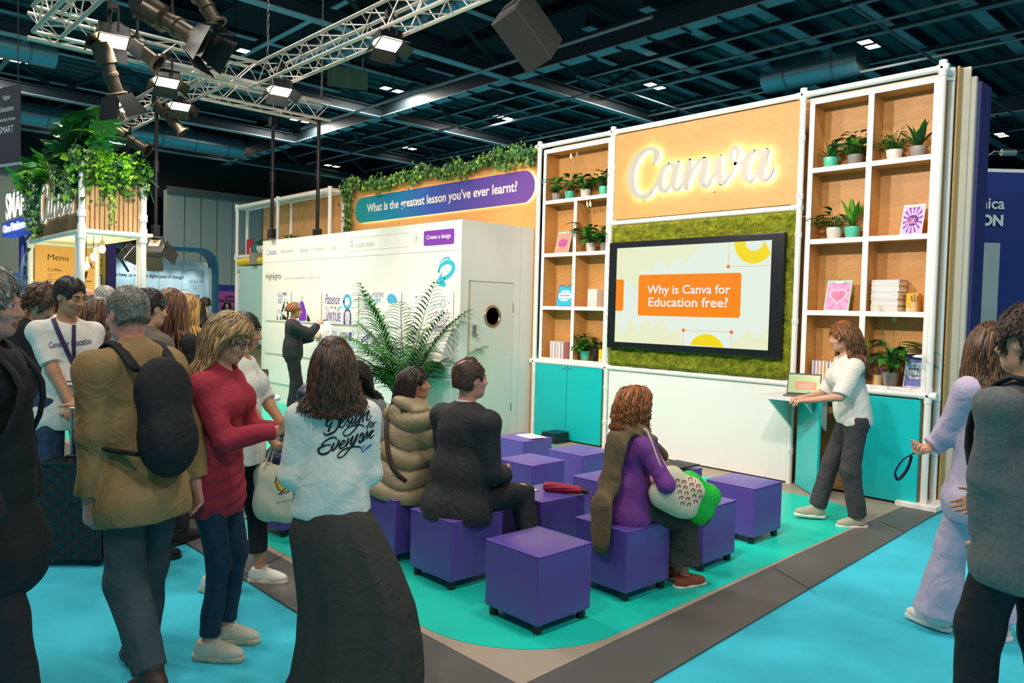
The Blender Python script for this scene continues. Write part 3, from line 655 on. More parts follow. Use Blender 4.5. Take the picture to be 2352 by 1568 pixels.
yb = thing('magazine_file', 'yellow magazine file standing behind the upper pencil cup', 'file', (P[0], 7.90, ZS[1]+0.0205)); MB().bb(-0.055, 0.055, -0.045, 0.045, 0, 0.185).build('box', mat('yellow_card', '#F5C81A', 0.5), yb, bevel=0.004); MB().bb(-0.045, 0.045, -0.047, -0.045, 0.01, 0.045).build('label_strip', PAPER, yb)
P = ony(1200+467/2.8, 300+1477/2.8, 7.80)
bt = thing('bottle', 'black drinks bottle beside the mint pot on the lowest left shelf', 'bottle', (P[0], 7.80, ZS[0]+0.0205))
MB().lathe([(0.030, 0), (0.034, 0.004), (0.035, 0.15), (0.031, 0.165), (0.031, 0.17)], 20).build('body', BLACK, bt, smooth=True); MB().lathe([(0.033, 0.17), (0.033, 0.20), (0.018, 0.205), (0.016, 0.222), (0, 0.222)], 18).build('lid', BLACKM, bt, smooth=True)
P = ony(1200+510/2.8, 300+1480/2.8, 7.82)
yb2 = thing('storage_box', 'yellow box at the right end of the lowest left shelf', 'box', (P[0]+0.015, 7.85, ZS[0]+0.0205)); MB().bb(-0.055, 0.055, -0.05, 0.05, 0, 0.16).build('box', mat('yellow_card', '#F5C81A', 0.5), yb2, bevel=0.004); MB().bb(-0.05, 0.05, -0.0515, -0.05, 0.008, 0.035).build('label_strip', PAPER, yb2)
# ------------------------------------------------------------------ white booth box with the drawing wall and the door
BX0, BX1, BY0, BY1, BH = -13.65, -7.86, 6.416, 7.735, 2.935
BOXW = mat('box_white', '#EDEAE4', 0.5)
pod = thing('booth_box', 'white box booth with drawing boards on its front and a door in its side', 'booth', (0, 0, 0))
MB().bb(BX0, BX1, BY0, BY0+0.05, 0.0175, BH).build('front_wall', BOXW, pod)
sw = MB().bb(BX1-0.05, BX1, BY0+0.0505, 6.553, 0.0175, BH).bb(BX1-0.05, BX1, 7.372, BY1, 0.0175, BH).bb(BX1-0.05, BX1, 6.553, 7.372, 2.145, BH)
sw.build('side_wall', BOXW, pod)
MB().bb(BX0, BX1-0.05, BY0+0.05, BY1, BH-0.05, BH-0.002).build('roof_panel', BOXW, pod); MB().bb(BX0, BX0+0.05, BY0+0.05, BY1, 0.0175, BH-0.05).build('end_wall', BOXW, pod)
MB().bb(BX1-0.001, BX1+0.0006, 7.484, 7.487, 0.02, BH).build('panel_joint', mat('joint_grey', '#8A867E', 0.6), pod)
dr = MB().bb(BX1-0.045, BX1-0.004, 6.590, 7.366, 0.03, 2.138).build('door', mat('door_cream', '#E6E3DA', 0.45), pod, bevel=0.002, label='cream door with a porthole')
MB().bb(BX1-0.05, BX1-0.01, 6.556, 6.586, 0.02, 2.142).build('door_jamb', wood('pine', '#E3BE8C', '#C99A62', (8, 8, 2)), pod)
MB().bb(BX1-0.06, BX1-0.046, 6.56, 7.37, 0.02, 2.142).build('door_stop', BLACK, pod)
FX = frame((BX1, 6.982, 1.680), (0, 1, 0), (0, 0, 1))
BRASS = mat('brushed_bronze', '#B99A78', 0.3, 0.85)
ph = MB().lathe([(0.112, -0.004), (0.150, -0.004), (0.152, 0.006), (0.145, 0.016), (0.122, 0.018), (0.114, 0.008), (0.112, -0.004)], 36).xform(FX).build('porthole_ring', BRASS, dr, smooth=True)
MB().lathe([(0, -0.002), (0.113, -0.002)], 30).xform(FX).build('porthole_glass', mat('dark_glass', '#1E1E22', 0.1), dr)
for i in range(6):
    a = i*math.pi/3+0.3; MB().lathe([(0.006, 0.017), (0.006, 0.020), (0, 0.0205)], 8, (0.133*math.cos(a), 0.133*math.sin(a), 0)).xform(FX).build('porthole_screw', STEEL, ph)
FL = frame((BX1-0.004, 6.662, 1.49), (0, 1, 0), (0, 0, 1))
lk = MB().prism(round_rect(-0.026, 0.026, -0.09, 0.075, 0.025), 0, 0.02).xform(FL).build('door_lock', STEEL, dr, bevel=0.003)
kp = MB()
for i in range(7):
    for s in (-0.011, 0.011): kp.bb(s-0.006, s+0.006, 0.052-i*0.014-0.003, 0.052-i*0.014+0.003, 0.02, 0.024)
kp.xform(FL).build('keypad', mat('keypad_grey', '#4A4845', 0.4), lk)
MB().lathe([(0, 0.02), (0.014, 0.02), (0.014, 0.045), (0.024, 0.048), (0.024, 0.062), (0, 0.064)], 18, (0, -0.062, 0)).xform(FL).build('door_knob', STEEL, lk, smooth=True)
for z in (1.80, 0.42): MB().bb(BX1-0.006, BX1+0.004, 7.358, 7.378, z-0.06, z+0.06).build('hinge', STEEL, dr, bevel=0.002)

YB = BY0
def bxy(px, py, Y=YB-0.004): P = ony(px, py, Y); return P[0], P[2]
fw = [o for o in pod.children if o.name.startswith('front_wall')][0]
def fb(poly, m, nm, d=0.004, par=None): return flat_on(poly, m, frame((0, YB, 0), (1, 0, 0), (0, 0, 1)), par or pod, nm, d)
fb([(BX0, 2.536), (BX1, 2.536), (BX1, 2.541), (BX0, 2.541)], mat('rule_grey', '#8E8693', 0.6), 'header_line', 0.0012)
def ft(s, m, x0, x1, z0, z1, par=None, nm='lettering', **k):
    return text_on(s, m, frame((x0, YB, z0), (1, 0, 0), (0, 0, 1)), par or pod, x1-x0, z1-z0, nm, **k)
LG = mat('pale_grey_print', '#B5AEB0', 0.6); DG = mat('dark_grey_print', '#3B3538', 0.6); MG = mat('mid_grey_print', '#857E80', 0.6)
# small script logo: same drawing as the big one, set on the header
def script_logo(F, w, mats, parent, depth=0.0015, name='script_lettering', bold=1.0, back=None, sub=4):
    k = w/LOGO_W; mb = logo_mb(bold, 1.0, None if back is None else 0.0, sub); mb.v = [(v[0]*k, v[1]*k, depth+v[2]-1.0 if v[2] > 0.5 else back) for v in mb.v]
    return mb.xform(F).build(name, mats, parent)
def grad_mat(name, stops, axis=0, lo=0.0, hi=1.0, rough=0.45):
    m = bpy.data.materials.new(name); m.use_nodes = True; nt = m.node_tree; b = nt.nodes['Principled BSDF']; tc = nt.nodes.new('ShaderNodeTexCoord'); sx = nt.nodes.new('ShaderNodeSeparateXYZ'); mr = nt.nodes.new('ShaderNodeMapRange'); cr = nt.nodes.new('ShaderNodeValToRGB')
    mr.inputs[1].default_value = lo; mr.inputs[2].default_value = hi
    nt.links.new(tc.outputs['Object'], sx.inputs[0]); nt.links.new(sx.outputs[axis], mr.inputs[0]); nt.links.new(mr.outputs[0], cr.inputs[0]); nt.links.new(cr.outputs[0], b.inputs['Base Color'])
    e = cr.color_ramp.elements; e[0].position, e[1].position = stops[0][0], stops[-1][0]; e[0].color = (*lin(stops[0][1]), 1); e[1].color = (*lin(stops[-1][1]), 1)
    for p, h in stops[1:-1]: n = e.new(p); n.color = (*lin(h), 1)
    b.inputs['Roughness'].default_value = rough
    return m
script_logo(frame((-13.50, YB, 2.655), (1, 0, 0), (0, 0, 1)), 0.41, grad_mat('logo_gradient', [(0, '#22A0C8'), (0.5, '#5A4FBF'), (1, '#7A3FC0')], 0, -13.5, -13.1), pod, bold=0.7)
for s, a, b in (('Design spotlight', -12.945, -12.46), ('Business', -12.20, -11.93), ('Education', -11.705, -11.40), ('Learn', -11.166, -11.0)):
    ft(s, LG, a, b, 2.675, 2.745)
    strokes_mb([[(b+0.035, 2.725), (b+0.06, 2.69), (b+0.085, 2.725)]], 0.0012, None, 1, 0.007).xform(frame((0, YB, 0), (1, 0, 0), (0, 0, 1))).build('arrow_mark', LG, pod)
strokes_mb([[(p[0], p[1]) for p in round_rect(-10.68, -9.05, 2.627, 2.825, 0.03)] + []], 0.0012, None, 1, 0.006).xform(frame((0, YB, 0), (1, 0, 0), (0, 0, 1))).build('search_outline', LG, pod)
strokes_mb([disc(-10.565, 2.737, 0.036, 20) + [(-10.529, 2.737)], [(-10.54, 2.71), (-10.505, 2.672)]], 0.0012, None, 1, 0.008).xform(frame((0, YB, 0), (1, 0, 0), (0, 0, 1))).build('search_symbol', DG, pod)
ft('Greatest lessons', LG, -10.45, -9.93, 2.675, 2.765)
strokes_mb([disc(-8.857, 2.727, 0.065, 28) + [(-8.792, 2.727)]], 0.0012, None, 1, 0.006).xform(frame((0, YB, 0), (1, 0, 0), (0, 0, 1))).build('help_circle', LG, pod); ft('?', MG, -8.875, -8.84, 2.69, 2.765)
bt_ = fb(round_rect(-8.678, -8.017, 2.624, 2.825, 0.025), mat('button_purple', '#7A2FA8', 0.45), 'button', 0.006)
ft('Create a design', PAPER, -8.615, -8.08, 2.69, 2.765, bt_, depth=0.008, bold=0.01)
ft('Highlights', DG, -13.51, -12.90, 2.20, 2.335, depth=0.0015); ft('Your lessons visualised, to inspire us all', LG, -12.79, -11.52, 2.20, 2.265, depth=0.0015)
# curly turquoise flourish above the boards
def bstroke(pts, z, ox, oy, w, sub=5): return [[(bxy(ox+p[0]/z, oy+p[1]/z)[0], bxy(ox+p[0]/z, oy+p[1]/z)[1], (p[2] if len(p) > 2 else w)) for p in s] for s in pts]
def bdraw(pts, z, ox, oy, w, m, nm, d=0.008, par=None, sub=4): return strokes_mb(bstroke(pts, z, ox, oy, w), d, None, sub).xform(frame((0, YB, 0), (1, 0, 0), (0, 0, 1))).build(nm, m, par or pod)
bdraw([[(1565,920,.012),(1600,880,.02),(1640,875,.025),(1630,905,.02)],[(1560,975,.05),(1575,935,.05),(1625,905,.06),(1668,925,.07),(1665,975,.07),(1625,1020,.06),(1570,1035,.05)],[(1585,990,.02),(1560,1040,.04),(1545,1065,.03),(1600,1075,.08)],[(1600,1035,.05),(1575,1060,.05),(1595,1080,.05)]], 3.336, 540, 330, .05, TEALI, 'brush_flourish', 0.0015)
# raised drawing boards
BRD = mat('board_white', '#F5F2EF', 0.35)
cols = [(-13.48, -12.50), (-12.43, -11.452), (-11.30, -10.32), (-10.16, -9.18), (-8.97, -7.99)]
rows = [(1.480, 2.012), (0.889, 1.437), (0.365, 0.830)]
boards = {}
for r, (z0, z1) in enumerate(rows):
    for c_, (x0, x1) in enumerate(cols):
        boards[r, c_] = flat_on(round_rect(x0, x1, z0, z1, 0.035), BRD, frame((0, YB-0.006, 0), (1, 0, 0), (0, 0, 1)), pod, 'drawing_board', 0.012, 0.0, bevel=0.003)
D0 = 0.0205
def bd(r, c_, pts, w, m, nm='drawing', sub=4): return bdraw(pts, 5.06, 600, 630, w, m, nm, D0, boards[r, c_], sub)
def bt2(r, c_, s, m, px0, py0, px1, py1, **k):
    x0, z0 = bxy(600+px0/5.06, 630+py1/5.06); x1, z1 = bxy(600+px1/5.06, 630+py1/5.06); _, z2 = bxy(600+px0/5.06, 630+py0/5.06)
    ft(s, m, x0, x1, z0, z2, boards[r, c_], depth=D0, **k)
def bpoly(r, c_, pts, m, nm='painted_shape', d=D0):
    P = [bxy(600+p[0]/5.06, 630+p[1]/5.06) for p in pts]; P = P if sum((P[i][0]-P[i-1][0])*(P[i][1]+P[i-1][1]) for i in range(len(P))) < 0 else P[::-1]
    fb(P, m, nm, d, boards[r, c_])
SKY = mat('sky_print', '#3FB4E0', 0.55)
# power drawing with reading figures
bt2(0, 0, 'there is', SKY, 198, 210, 250, 228); bt2(0, 0, 'HUGE', PURPLE, 257, 208, 305, 243, bold=0.03); bt2(0, 0, 'POWER in', PURPLE, 198, 240, 262, 265); bt2(0, 0, 'quiet', PURPLE, 205, 275, 255, 300); bt2(0, 0, 'leaders', PURPLE, 205, 300, 252, 322); bt2(0, 0, 'SURE', SKY, 212, 325, 246, 340)
bpoly(0, 0, [(240,440),(262,360),(282,310),(278,370),(258,430)], INK); bpoly(0, 0, [(305,315),(318,325),(328,390),(318,380)], INK); bpoly(0, 0, [(252,525),(258,460),(300,500),(318,528)], INK); bpoly(0, 0, [(190,525),(195,480),(205,525)], INK); bpoly(0, 0, [(225,525),(240,470),(243,526)], INK)
bd(0, 0, [[(285,285),(275,320),(262,400),(250,470)],[(290,285),(305,320),(322,400),(310,480)],[(265,385),(300,395),(315,385)],[(205,410),(195,440),(195,500),(205,520)],[(205,412),(232,430),(240,480),(225,520)],[(240,450),(300,500),(320,520)],[(210,440),(228,445)]], .006, INK)
bd(0, 0, [[(270,418),(288,424)]], .015, TEALI)
# purple mountain
bpoly(0, 1, [(448,540),(452,440),(446,420),(452,350),(468,310),(476,318),(482,298),(488,315),(500,322),(512,360),(518,395),(530,420),(533,520),(520,540)], mat('violet_paint', '#7B2FC4', 0.5)); bpoly(0, 1, [(538,545),(545,450),(556,490),(562,480),(566,520),(572,500),(578,545)], INK)
bd(0, 1, [[(462,310),(478,262),(490,262),(498,310)],[(425,340),(436,330),(430,310)],[(392,380),(392,365)]], .007, INK)
# patience board
bt2(0, 2, 'Patience', PURPLE, 752, 228, 920, 345, shear=0.3); bt2(0, 2, 'is a', DG, 812, 365, 880, 395, shear=0.3)
bt2(0, 2, 'VIRTUE', mat('violet_hatch', '#9A7FBE', 0.6), 760, 440, 930, 540, bold=0.02)
bd(0, 2, [[(1010-40*math.cos(a), 318-70*math.sin(a), .05) for a in [i*2*math.pi/20 for i in range(21)]]], .05, SKY, 'ring'); bd(0, 2, [[(945,300),(925,290)],[(1080,300),(1110,290)],[(955,370),(925,390)],[(1065,370),(1090,395)],[(960,240),(945,215)],[(1060,240),(1078,215)]], .006, SKY); bd(0, 2, [[(765,375),(775,420),(795,425)],[(760,385),(790,400)],[(930,372),(905,390),(895,425)],[(925,385),(905,415)]], .02, mat('pale_sky_print', '#A5D9EE', 0.6), 'wing')
bpoly(0, 2, [(966,580),(968,470),(985,415),(1010,398),(1040,415),(1055,470),(1056,582),(1030,582),(1042,520),(1038,440),(1010,420),(985,445),(980,520),(993,580)], PURPLE); bd(0, 2, [[(985,450),(982,500),(1000,545),(1015,552),(1030,540),(1042,490),(1040,450)],[(990,480),(1003,482)],[(1020,482),(1034,480)],[(1012,490),(1008,512),(1016,514)],[(1003,530),(1018,530)]], .005, INK)
# positive environment board
bt2(0, 3, 'Create a', INK, 1206, 222, 1292, 258); bt2(0, 3, 'POSITIVE', mat('violet_hatch', '#9A7FBE', 0.6), 1305, 212, 1432, 268); bt2(0, 3, 'and', INK, 1212, 280, 1248, 300); bt2(0, 3, 'INCLUSIVE', TEALI, 1262, 278, 1395, 325, bold=0.02); bt2(0, 3, 'learning', PURPLE, 1206, 335, 1322, 372, shear=0.3); bt2(0, 3, 'ENVIRONMENT', mat('violet_hatch', '#9A7FBE', 0.6), 1206, 370, 1338, 415)
bpoly(0, 3, [(1470,290),(1485,240),(1520,222),(1560,240),(1590,290),(1580,340),(1550,330),(1520,345),(1490,330)], SKY); bd(0, 3, [[(1250,540),(1260,480),(1300,470),(1310,425),(1360,430),(1380,480),(1440,470),(1450,540)],[(1250,540),(1350,545),(1480,548)],[(1372,440),(1360,415),(1372,400),(1385,418),(1374,440),(1374,455)]], .004, MG)
# hearts and flowers board
bd(0, 4, [[(2060,365),(2070,340),(2095,345),(2110,395),(2100,335),(2125,285),(2150,300),(2145,350),(2120,410)]], .008, TEALI); bd(0, 4, [[(2035,440),(2045,430),(2070,450),(2085,480),(2060,500),(2035,470),(2035,440)],[(2085,480),(2110,420),(2130,435),(2110,490)],[(1965,470),(1990,510),(2040,590),(2090,610),(2150,560),(2200,480)]], .008, PURPLE)
bpoly(0, 4, [(2068,535),(2080,518),(2092,520),(2082,545)], INK)
for x, y in ((1982,325),(2025,352),(2195,330),(2175,415),(2040,512),(1915,395),(1945,355)): bpoly(0, 4, [(x-6,y-8),(x+6,y-8),(x+7,y+6),(x,y+14),(x-7,y+6)], SKY)
for x, y in ((1880,272),(1812,262)): bpoly(0, 4, [(x-10,y-8),(x+10,y-8),(x+8,y+6),(x-8,y+8)], PURPLE)
bt2(0, 4, 'where it is safe', PURPLE, 2000, 590, 2140, 630, shear=0.3)
# listen board
bt2(1, 2, 'IF YOU want to', PURPLE, 756, 645, 888, 668); bt2(1, 2, 'DO Something', mat('violet_hatch', '#9A7FBE', 0.6), 748, 672, 882, 695); bt2(1, 2, 'LISTEN', INK, 920, 672, 1025, 750); bt2(1, 2, '1', PURPLE, 1030, 670, 1058, 770, bold=0.04); bt2(1, 2, 'ST', INK, 1060, 740, 1084, 772)
bd(1, 2, [[(1040+18*math.cos(a), 825+30*math.sin(a)) for a in [i*2*math.pi/12 for i in range(13)]],[(1080+16*math.cos(a), 832+28*math.sin(a)) for a in [i*2*math.pi/12 for i in range(13)]],[(1075+12*math.cos(a), 690+25*math.sin(a)) for a in [i*2*math.pi/12 for i in range(13)]]], .007, SKY)
# opportunity board (letters set along curves)
def arcword(r, c_, s, m, pts, hpx):
    n = len(s)
    for i, ch in enumerate(s):
        if ch == ' ': continue
        t = i/max(1, n-1)*(len(pts)-1); k = min(int(t), len(pts)-2); u = t-k; px = pts[k][0]*(1-u)+pts[k+1][0]*u; py = pts[k][1]*(1-u)+pts[k+1][1]*u
        x, z = bxy(600+px/5.06, 630+py/5.06); a = bxy(600+pts[k][0]/5.06, 630+pts[k][1]/5.06); b = bxy(600+pts[k+1][0]/5.06, 630+pts[k+1][1]/5.06); ang = math.atan2(b[1]-a[1], b[0]-a[0])
        h = hpx/5.06*abs(bxy(900, 801)[1]-bxy(900, 800)[1])
        F = frame((x, YB, z), (math.cos(ang), 0, math.sin(ang)), (-math.sin(ang), 0, math.cos(ang)))
        text_on(ch, m, F, boards[r, c_], None, h, depth=D0, align='CENTER', bold=0.035, sx=1.25)
arcword(1, 3, 'ACCEPT', PURPLE, [(1188,800),(1240,760),(1300,720)], 62); arcword(1, 3, 'ANY', INK, [(1203,860),(1250,815)], 46); arcword(1, 3, 'OPPORTUNITY', PURPLE, [(1230,885),(1310,835),(1370,775),(1425,720)], 52); arcword(1, 3, 'THAT', INK, [(1475,895),(1550,865)], 46); arcword(1, 3, 'COMES', PURPLE, [(1440,930),(1500,955),(1570,930)], 50); arcword(1, 3, 'YOUR WAY', INK, [(1385,1000),(1450,1030),(1580,1010)], 56)
bd(1, 3, [[(1180,945),(1230,890),(1300,845),(1410,805)],[(1312,1030),(1350,930),(1400,870),(1480,850)],[(1410,805),(1415,745)],[(1450,760),(1455,810),(1490,830)]], .007, INK); bpoly(1, 3, [(1480,800),(1500,750),(1515,770),(1530,810),(1510,820)], SKY)
# sign over the box on the plywood header wall
struct(MB().bb(-13.02, -7.80, 7.742, 7.76, 0.0175, 4.04), 'wall_header', PLY)
sg = thing('question_sign', 'pill-shaped glowing sign with white question on teal to purple gradient', 'sign', (0, 0, 0))
PILL = round_rect(-12.55, -7.83, 3.306, 3.766, 0.229, 12)
SGM = grad_mat('sign_gradient', [(0, '#0A8C8A'), (0.25, '#0A7FA8'), (0.5, '#2F4FA8'), (0.8, '#5A3F98'), (1, '#6A3F92')], 0, -12.55, -7.83)
flat_on(PILL, SGM, frame((0, 7.70, 0), (1, 0, 0), (0, 0, 1)), sg, 'panel', 0.012, 0.0)
rim = strokes_mb([[(p[0], p[1], 0.02) for p in round_rect(-12.53, -7.85, 3.326, 3.746, 0.209, 12)] + [(-7.85, 3.537+0.0, 0.02)]], 0.0, None, 1, 0.02, False)
strokes_mb([[(p[0], p[1], 0.016) for p in round_rect(-12.53, -7.85, 3.326, 3.746, 0.209, 12)]+[(-7.85, 3.537, 0.016)]], 0.0, -0.012, 1).xform(frame((0, 7.715, 0), (1, 0, 0), (0, 0, 1))).build('led_strip', mat('led_warm', '#FFFFFF', 0.5, emit='#FFE9C0', estr=9), sg)
text_on('What is the greatest lesson you\u2019ve ever learnt?', mat('sign_letter', '#EFE3D6', 0.5), frame((-12.15, 7.70, 3.435), (1, 0, 0), (0, 0, 1)), sg, 3.97, 0.20, depth=0.0135, bold=0.02)
for x in (-12.2, -10.2, -8.2): MB().tube([(x, 7.70, 3.53), (x, 7.742, 3.53)], 0.012, 8).build('standoff', STEEL, sg)

# ------------------------------------------------------------------ ivy
IVY = [mat('ivy_dark', '#2C5A2A', 0.4, var=0.3, scale=8), mat('ivy_mid', '#4E7F2C', 0.42, var=0.3, scale=8), mat('ivy_light', '#8DB33C', 0.45, var=0.25, scale=8)]
def ivy_leaf(mb, o, nrm, up, S, mi):
    n = Vector(nrm).normalized(); u = Vector(up); u = (u-n*u.dot(n)); u = u.normalized() if u.length > 1e-4 else n.orthogonal().normalized(); r = u.cross(n); O = Vector(o)
    pr = [(0, 0), (0.35, 0.10), (0.55, -0.05), (0.45, -0.35), (0.62, -0.52), (0.28, -0.62), (0, -1.05)]
    P = [(x, y) for x, y in pr] + [(-x, y) for x, y in reversed(pr[1:-1])]
    vs = [O + r*x*S + u*y*S + n*(abs(x)*0.30 - (y*y)*0.18)*S for x, y in P] + [O + u*(-0.35*S) - n*0.03*S]
    k = len(P); mb.add(vs, [(i, (i+1) % k, k) for i in range(k)], mi)
iv = MB(); rr = random.Random(3)
for i in range(2100):
    t = rr.random(); x = -12.95 + 5.15*t; thick = 0.11 + 0.04*math.sin(t*31)+0.05*(t > 0.86)
    zc = 3.985 + 0.03*math.sin(t*17) - 0.02*math.cos(t*43); z = zc + rr.gauss(0, thick*0.55); y = 7.66 - abs(rr.gauss(0, 0.05)) + 0.03
    ivy_leaf(iv, (x, y, min(z, 4.22)), (rr.uniform(-.7, .7), -1, rr.uniform(-.3, .9)), (rr.uniform(-.5, .5), 0, 1), rr.uniform(0.035, 0.068), rr.choice((0, 0, 1, 1, 2)))
for i in range(260):       # trailing end at the left
    t = rr.random(); x = -12.78+rr.gauss(0, 0.10)*(1-t*0.6); z = 3.98-0.95*t
    ivy_leaf(iv, (x, 7.69-abs(rr.gauss(0, 0.03)), z), (rr.uniform(-.7, .7), -1, rr.uniform(-.2, .7)), (rr.uniform(-.4, .4), 0, 1), rr.uniform(0.035, 0.06), rr.choice((0, 0, 1, 1, 2)))
g = thing('ivy_garland', 'ivy garland trailing along the top of the plywood header wall', 'garland', (0, 0, 0)); iv.build('leaves', IVY, g)
MB().tube([(-12.95, 7.70, 3.98), (-11, 7.69, 4.0), (-9.5, 7.69, 3.97), (-7.8, 7.69, 4.0)], 0.008, 6).build('vine', mat('vine_stem', '#4A3F22', 0.7), g)

# ------------------------------------------------------------------ left pipe shelf and craft wall
lf = thing('pipe_shelf', 'white pipe-framed plywood shelf at the far left end of the booth', 'shelf', (0, 0, 0))
for px in (545, 638, 757): X = ony(px, 520, 7.4)[0]; pipe(lf, (X, 7.40, 0.0175), (X, 7.40, 3.93), 0.035)
for px in (568, 669, 788): X = ony(px, 520, 7.69)[0]; pipe(lf, (X, 7.69, 0.0175), (X, 7.69, 3.93), 0.035)
pipe(lf, (-17.06, 7.40, 3.93), (-12.97, 7.40, 3.93), 0.04); pipe(lf, (-17.14, 7.69, 3.93), (-12.97, 7.69, 3.93), 0.035); pipe(lf, (-17.06, 7.40, 2.82), (-13.7, 7.40, 2.82), 0.035)
for X in (-17.08, -15.05, -12.97): pipe(lf, (X, 7.40, 3.93), (X, 7.69, 3.93), 0.035)
for X in (-17.06, -15.06, -12.97): collar(lf, (X, 7.40, 3.93), (0, 0, 1), 0.14, 0.044)
collar(lf, (-17.06, 7.40, 2.82), (0, 0, 1), 0.14, 0.044)
MB().bb(-17.0, -13.05, 7.43, 7.66, 2.855, 2.88).build('shelf_board', PLY, lf)
MB().bb(-17.1, -13.0, 7.40, 7.66, 3.975, 3.99).build('roof_board', PLY, lf); MB().bb(-16.4, -13.03, 7.715, 7.735, 0.02, 3.96).build('back_panel', PLY, lf)
KRAFT = mat('kraft_board', '#C6A577', 0.7, var=0.06, scale=30)
MB().bb(-17.0, -15.2, 7.425, 7.445, 0.02, 2.79).build('front_board', KRAFT, lf)
def roll(x0, x1, z, r, m, label):
    t = thing('paper_roll', label, 'paper roll', ((x0+x1)/2, 7.33, z)); h = (x1-x0)/2
    MB().tube([(-h, 0, 0), (h, 0, 0)], r, 24).build('roll', m, t, smooth=True); MB().tube([(-h-0.06, 0, 0), (h+0.06, 0, 0)], 0.03, 14).build('spindle', BLACK, t, smooth=True)
    return t
YELP = mat('yellow_paper', '#F6CF1A', 0.6); AQP = mat('pale_aqua_paper', '#B3D6D2', 0.65)
roll(-16.72, -15.4, 2.700, 0.075, YELP, 'roll of yellow paper on the craft wall')
r2 = roll(-16.72, -15.4, 2.545, 0.055, AQP, 'roll of pale blue paper hanging down beside the white box')
MB().bb(-0.52, 0.66, -0.058, -0.055, -1.62, 0).build('hanging_sheet', AQP, r2)
MB().bb(-15.95, -15.70, 7.20, 7.42, 2.62, 2.86).build('roll_bracket', mat('bracket_grey', '#8F8E8A', 0.5), lf)
wbd = thing('whiteboard', 'small whiteboard with blue frame drawing on the craft wall', 'whiteboard', (-16.73, 7.425, 1.53)); FWB = frame((0, 0, 0), (1, 0, 0), (0, 0, 1))
MB().prism(round_rect(-0.28, 0.28, 0, 0.925, 0.03), 0, 0.02).xform(FWB).build('board', BRD, wbd)
script_logo(FWB @ Matrix.Translation((-0.20, 0.80, 0.0)), 0.30, PURPLE, wbd, 0.0215, bold=0.7, sub=3)
strokes_mb([[(-0.15, 0.34), (-0.15, 0.62), (0.15, 0.62), (0.15, 0.34), (-0.15, 0.34)]], 0.0215, None, 1, 0.045).xform(FWB).build('drawn_frame', SKY, wbd)
strokes_mb([[(-.22, .72), (-.1, .74), (.0, .70), (.12, .73)], [(-.05, .67), (.05, .68), (.1, .66)], [(-.2, .25), (-.1, .28), (0, .25)], [(-.18, .18), (0, .21), (.15, .19)], [(-.18, .12), (0, .14), (.1, .12)], [(-.2, .05), (-.1, .07), (.16, .05)]], 0.0215, None, 3, 0.012).xform(FWB).build('scribbles', PURPLE, wbd)
MB().bb(-16.9, -16.55, 7.40, 7.425, 2.50, 2.54).build('hook_rail', BLACK, lf)
Y8 = 7.55
rb = thing('folder', 'red folder standing on the pipe shelf at the far left', 'folder', (-16.68, Y8, 2.8805)); MB().bb(-0.15, 0.15, -0.02, 0.02, 0, 0.34).build('cover', mat('red_card', '#B3202B', 0.5), rb); MB().bb(0.02, 0.06, -0.0215, -0.02, 0.02, 0.15).build('spine_label', PAPER, rb)
tb = thing('bottle', 'teal bottle beside the red folder on the pipe shelf', 'bottle', (-16.30, Y8, 2.8805)); TEALB = mat('teal_bottle', '#0E7C80', 0.4)
MB().lathe([(0.09, 0), (0.11, 0.01), (0.115, 0.16), (0.10, 0.21), (0.075, 0.225)], 20).build('body', TEALB, tb, smooth=True); MB().lathe([(0.08, 0.225), (0.10, 0.235), (0.10, 0.265), (0.09, 0.27), (0, 0.27)], 20).build('lid', TEALB, tb, smooth=True)
pb = thing('potted_plant', 'leafy plant in a faceted white pot on the pipe shelf', 'plant', (-15.93, Y8, 2.8805))
MB().lathe([(0.15, 0), (0.19, 0.08), (0.18, 0.15), (0.165, 0.15), (0.16, 0.12), (0, 0.12)], 6).build('pot', WHITEP, pb); plant('bushy', 0.26, 31).xform(Matrix.Translation((0, 0, 0.12))).build('foliage', [LEAF, LEAFL, LEAF], pb, smooth=2)
for i, px in enumerate((668, 690)):
    P = ony(px, 546, 7.55); tt = thing('potted_plant', ('low' if i == 0 else 'pointed') + ' green plant peeping over the white box on the pipe shelf', 'plant', (P[0], 7.55, 2.8805)); MB().lathe([(0.09, 0), (0.11, 0.12), (0.10, 0.12), (0, 0.11)], 18).build('pot', WHITEP, tt, smooth=True); plant('bushy' if i == 0 else 'spiky', 0.30, 33+i).xform(Matrix.Translation((0, 0, 0.10))).build('foliage', [LEAF, LEAFL, LEAF], tt, smooth=2)

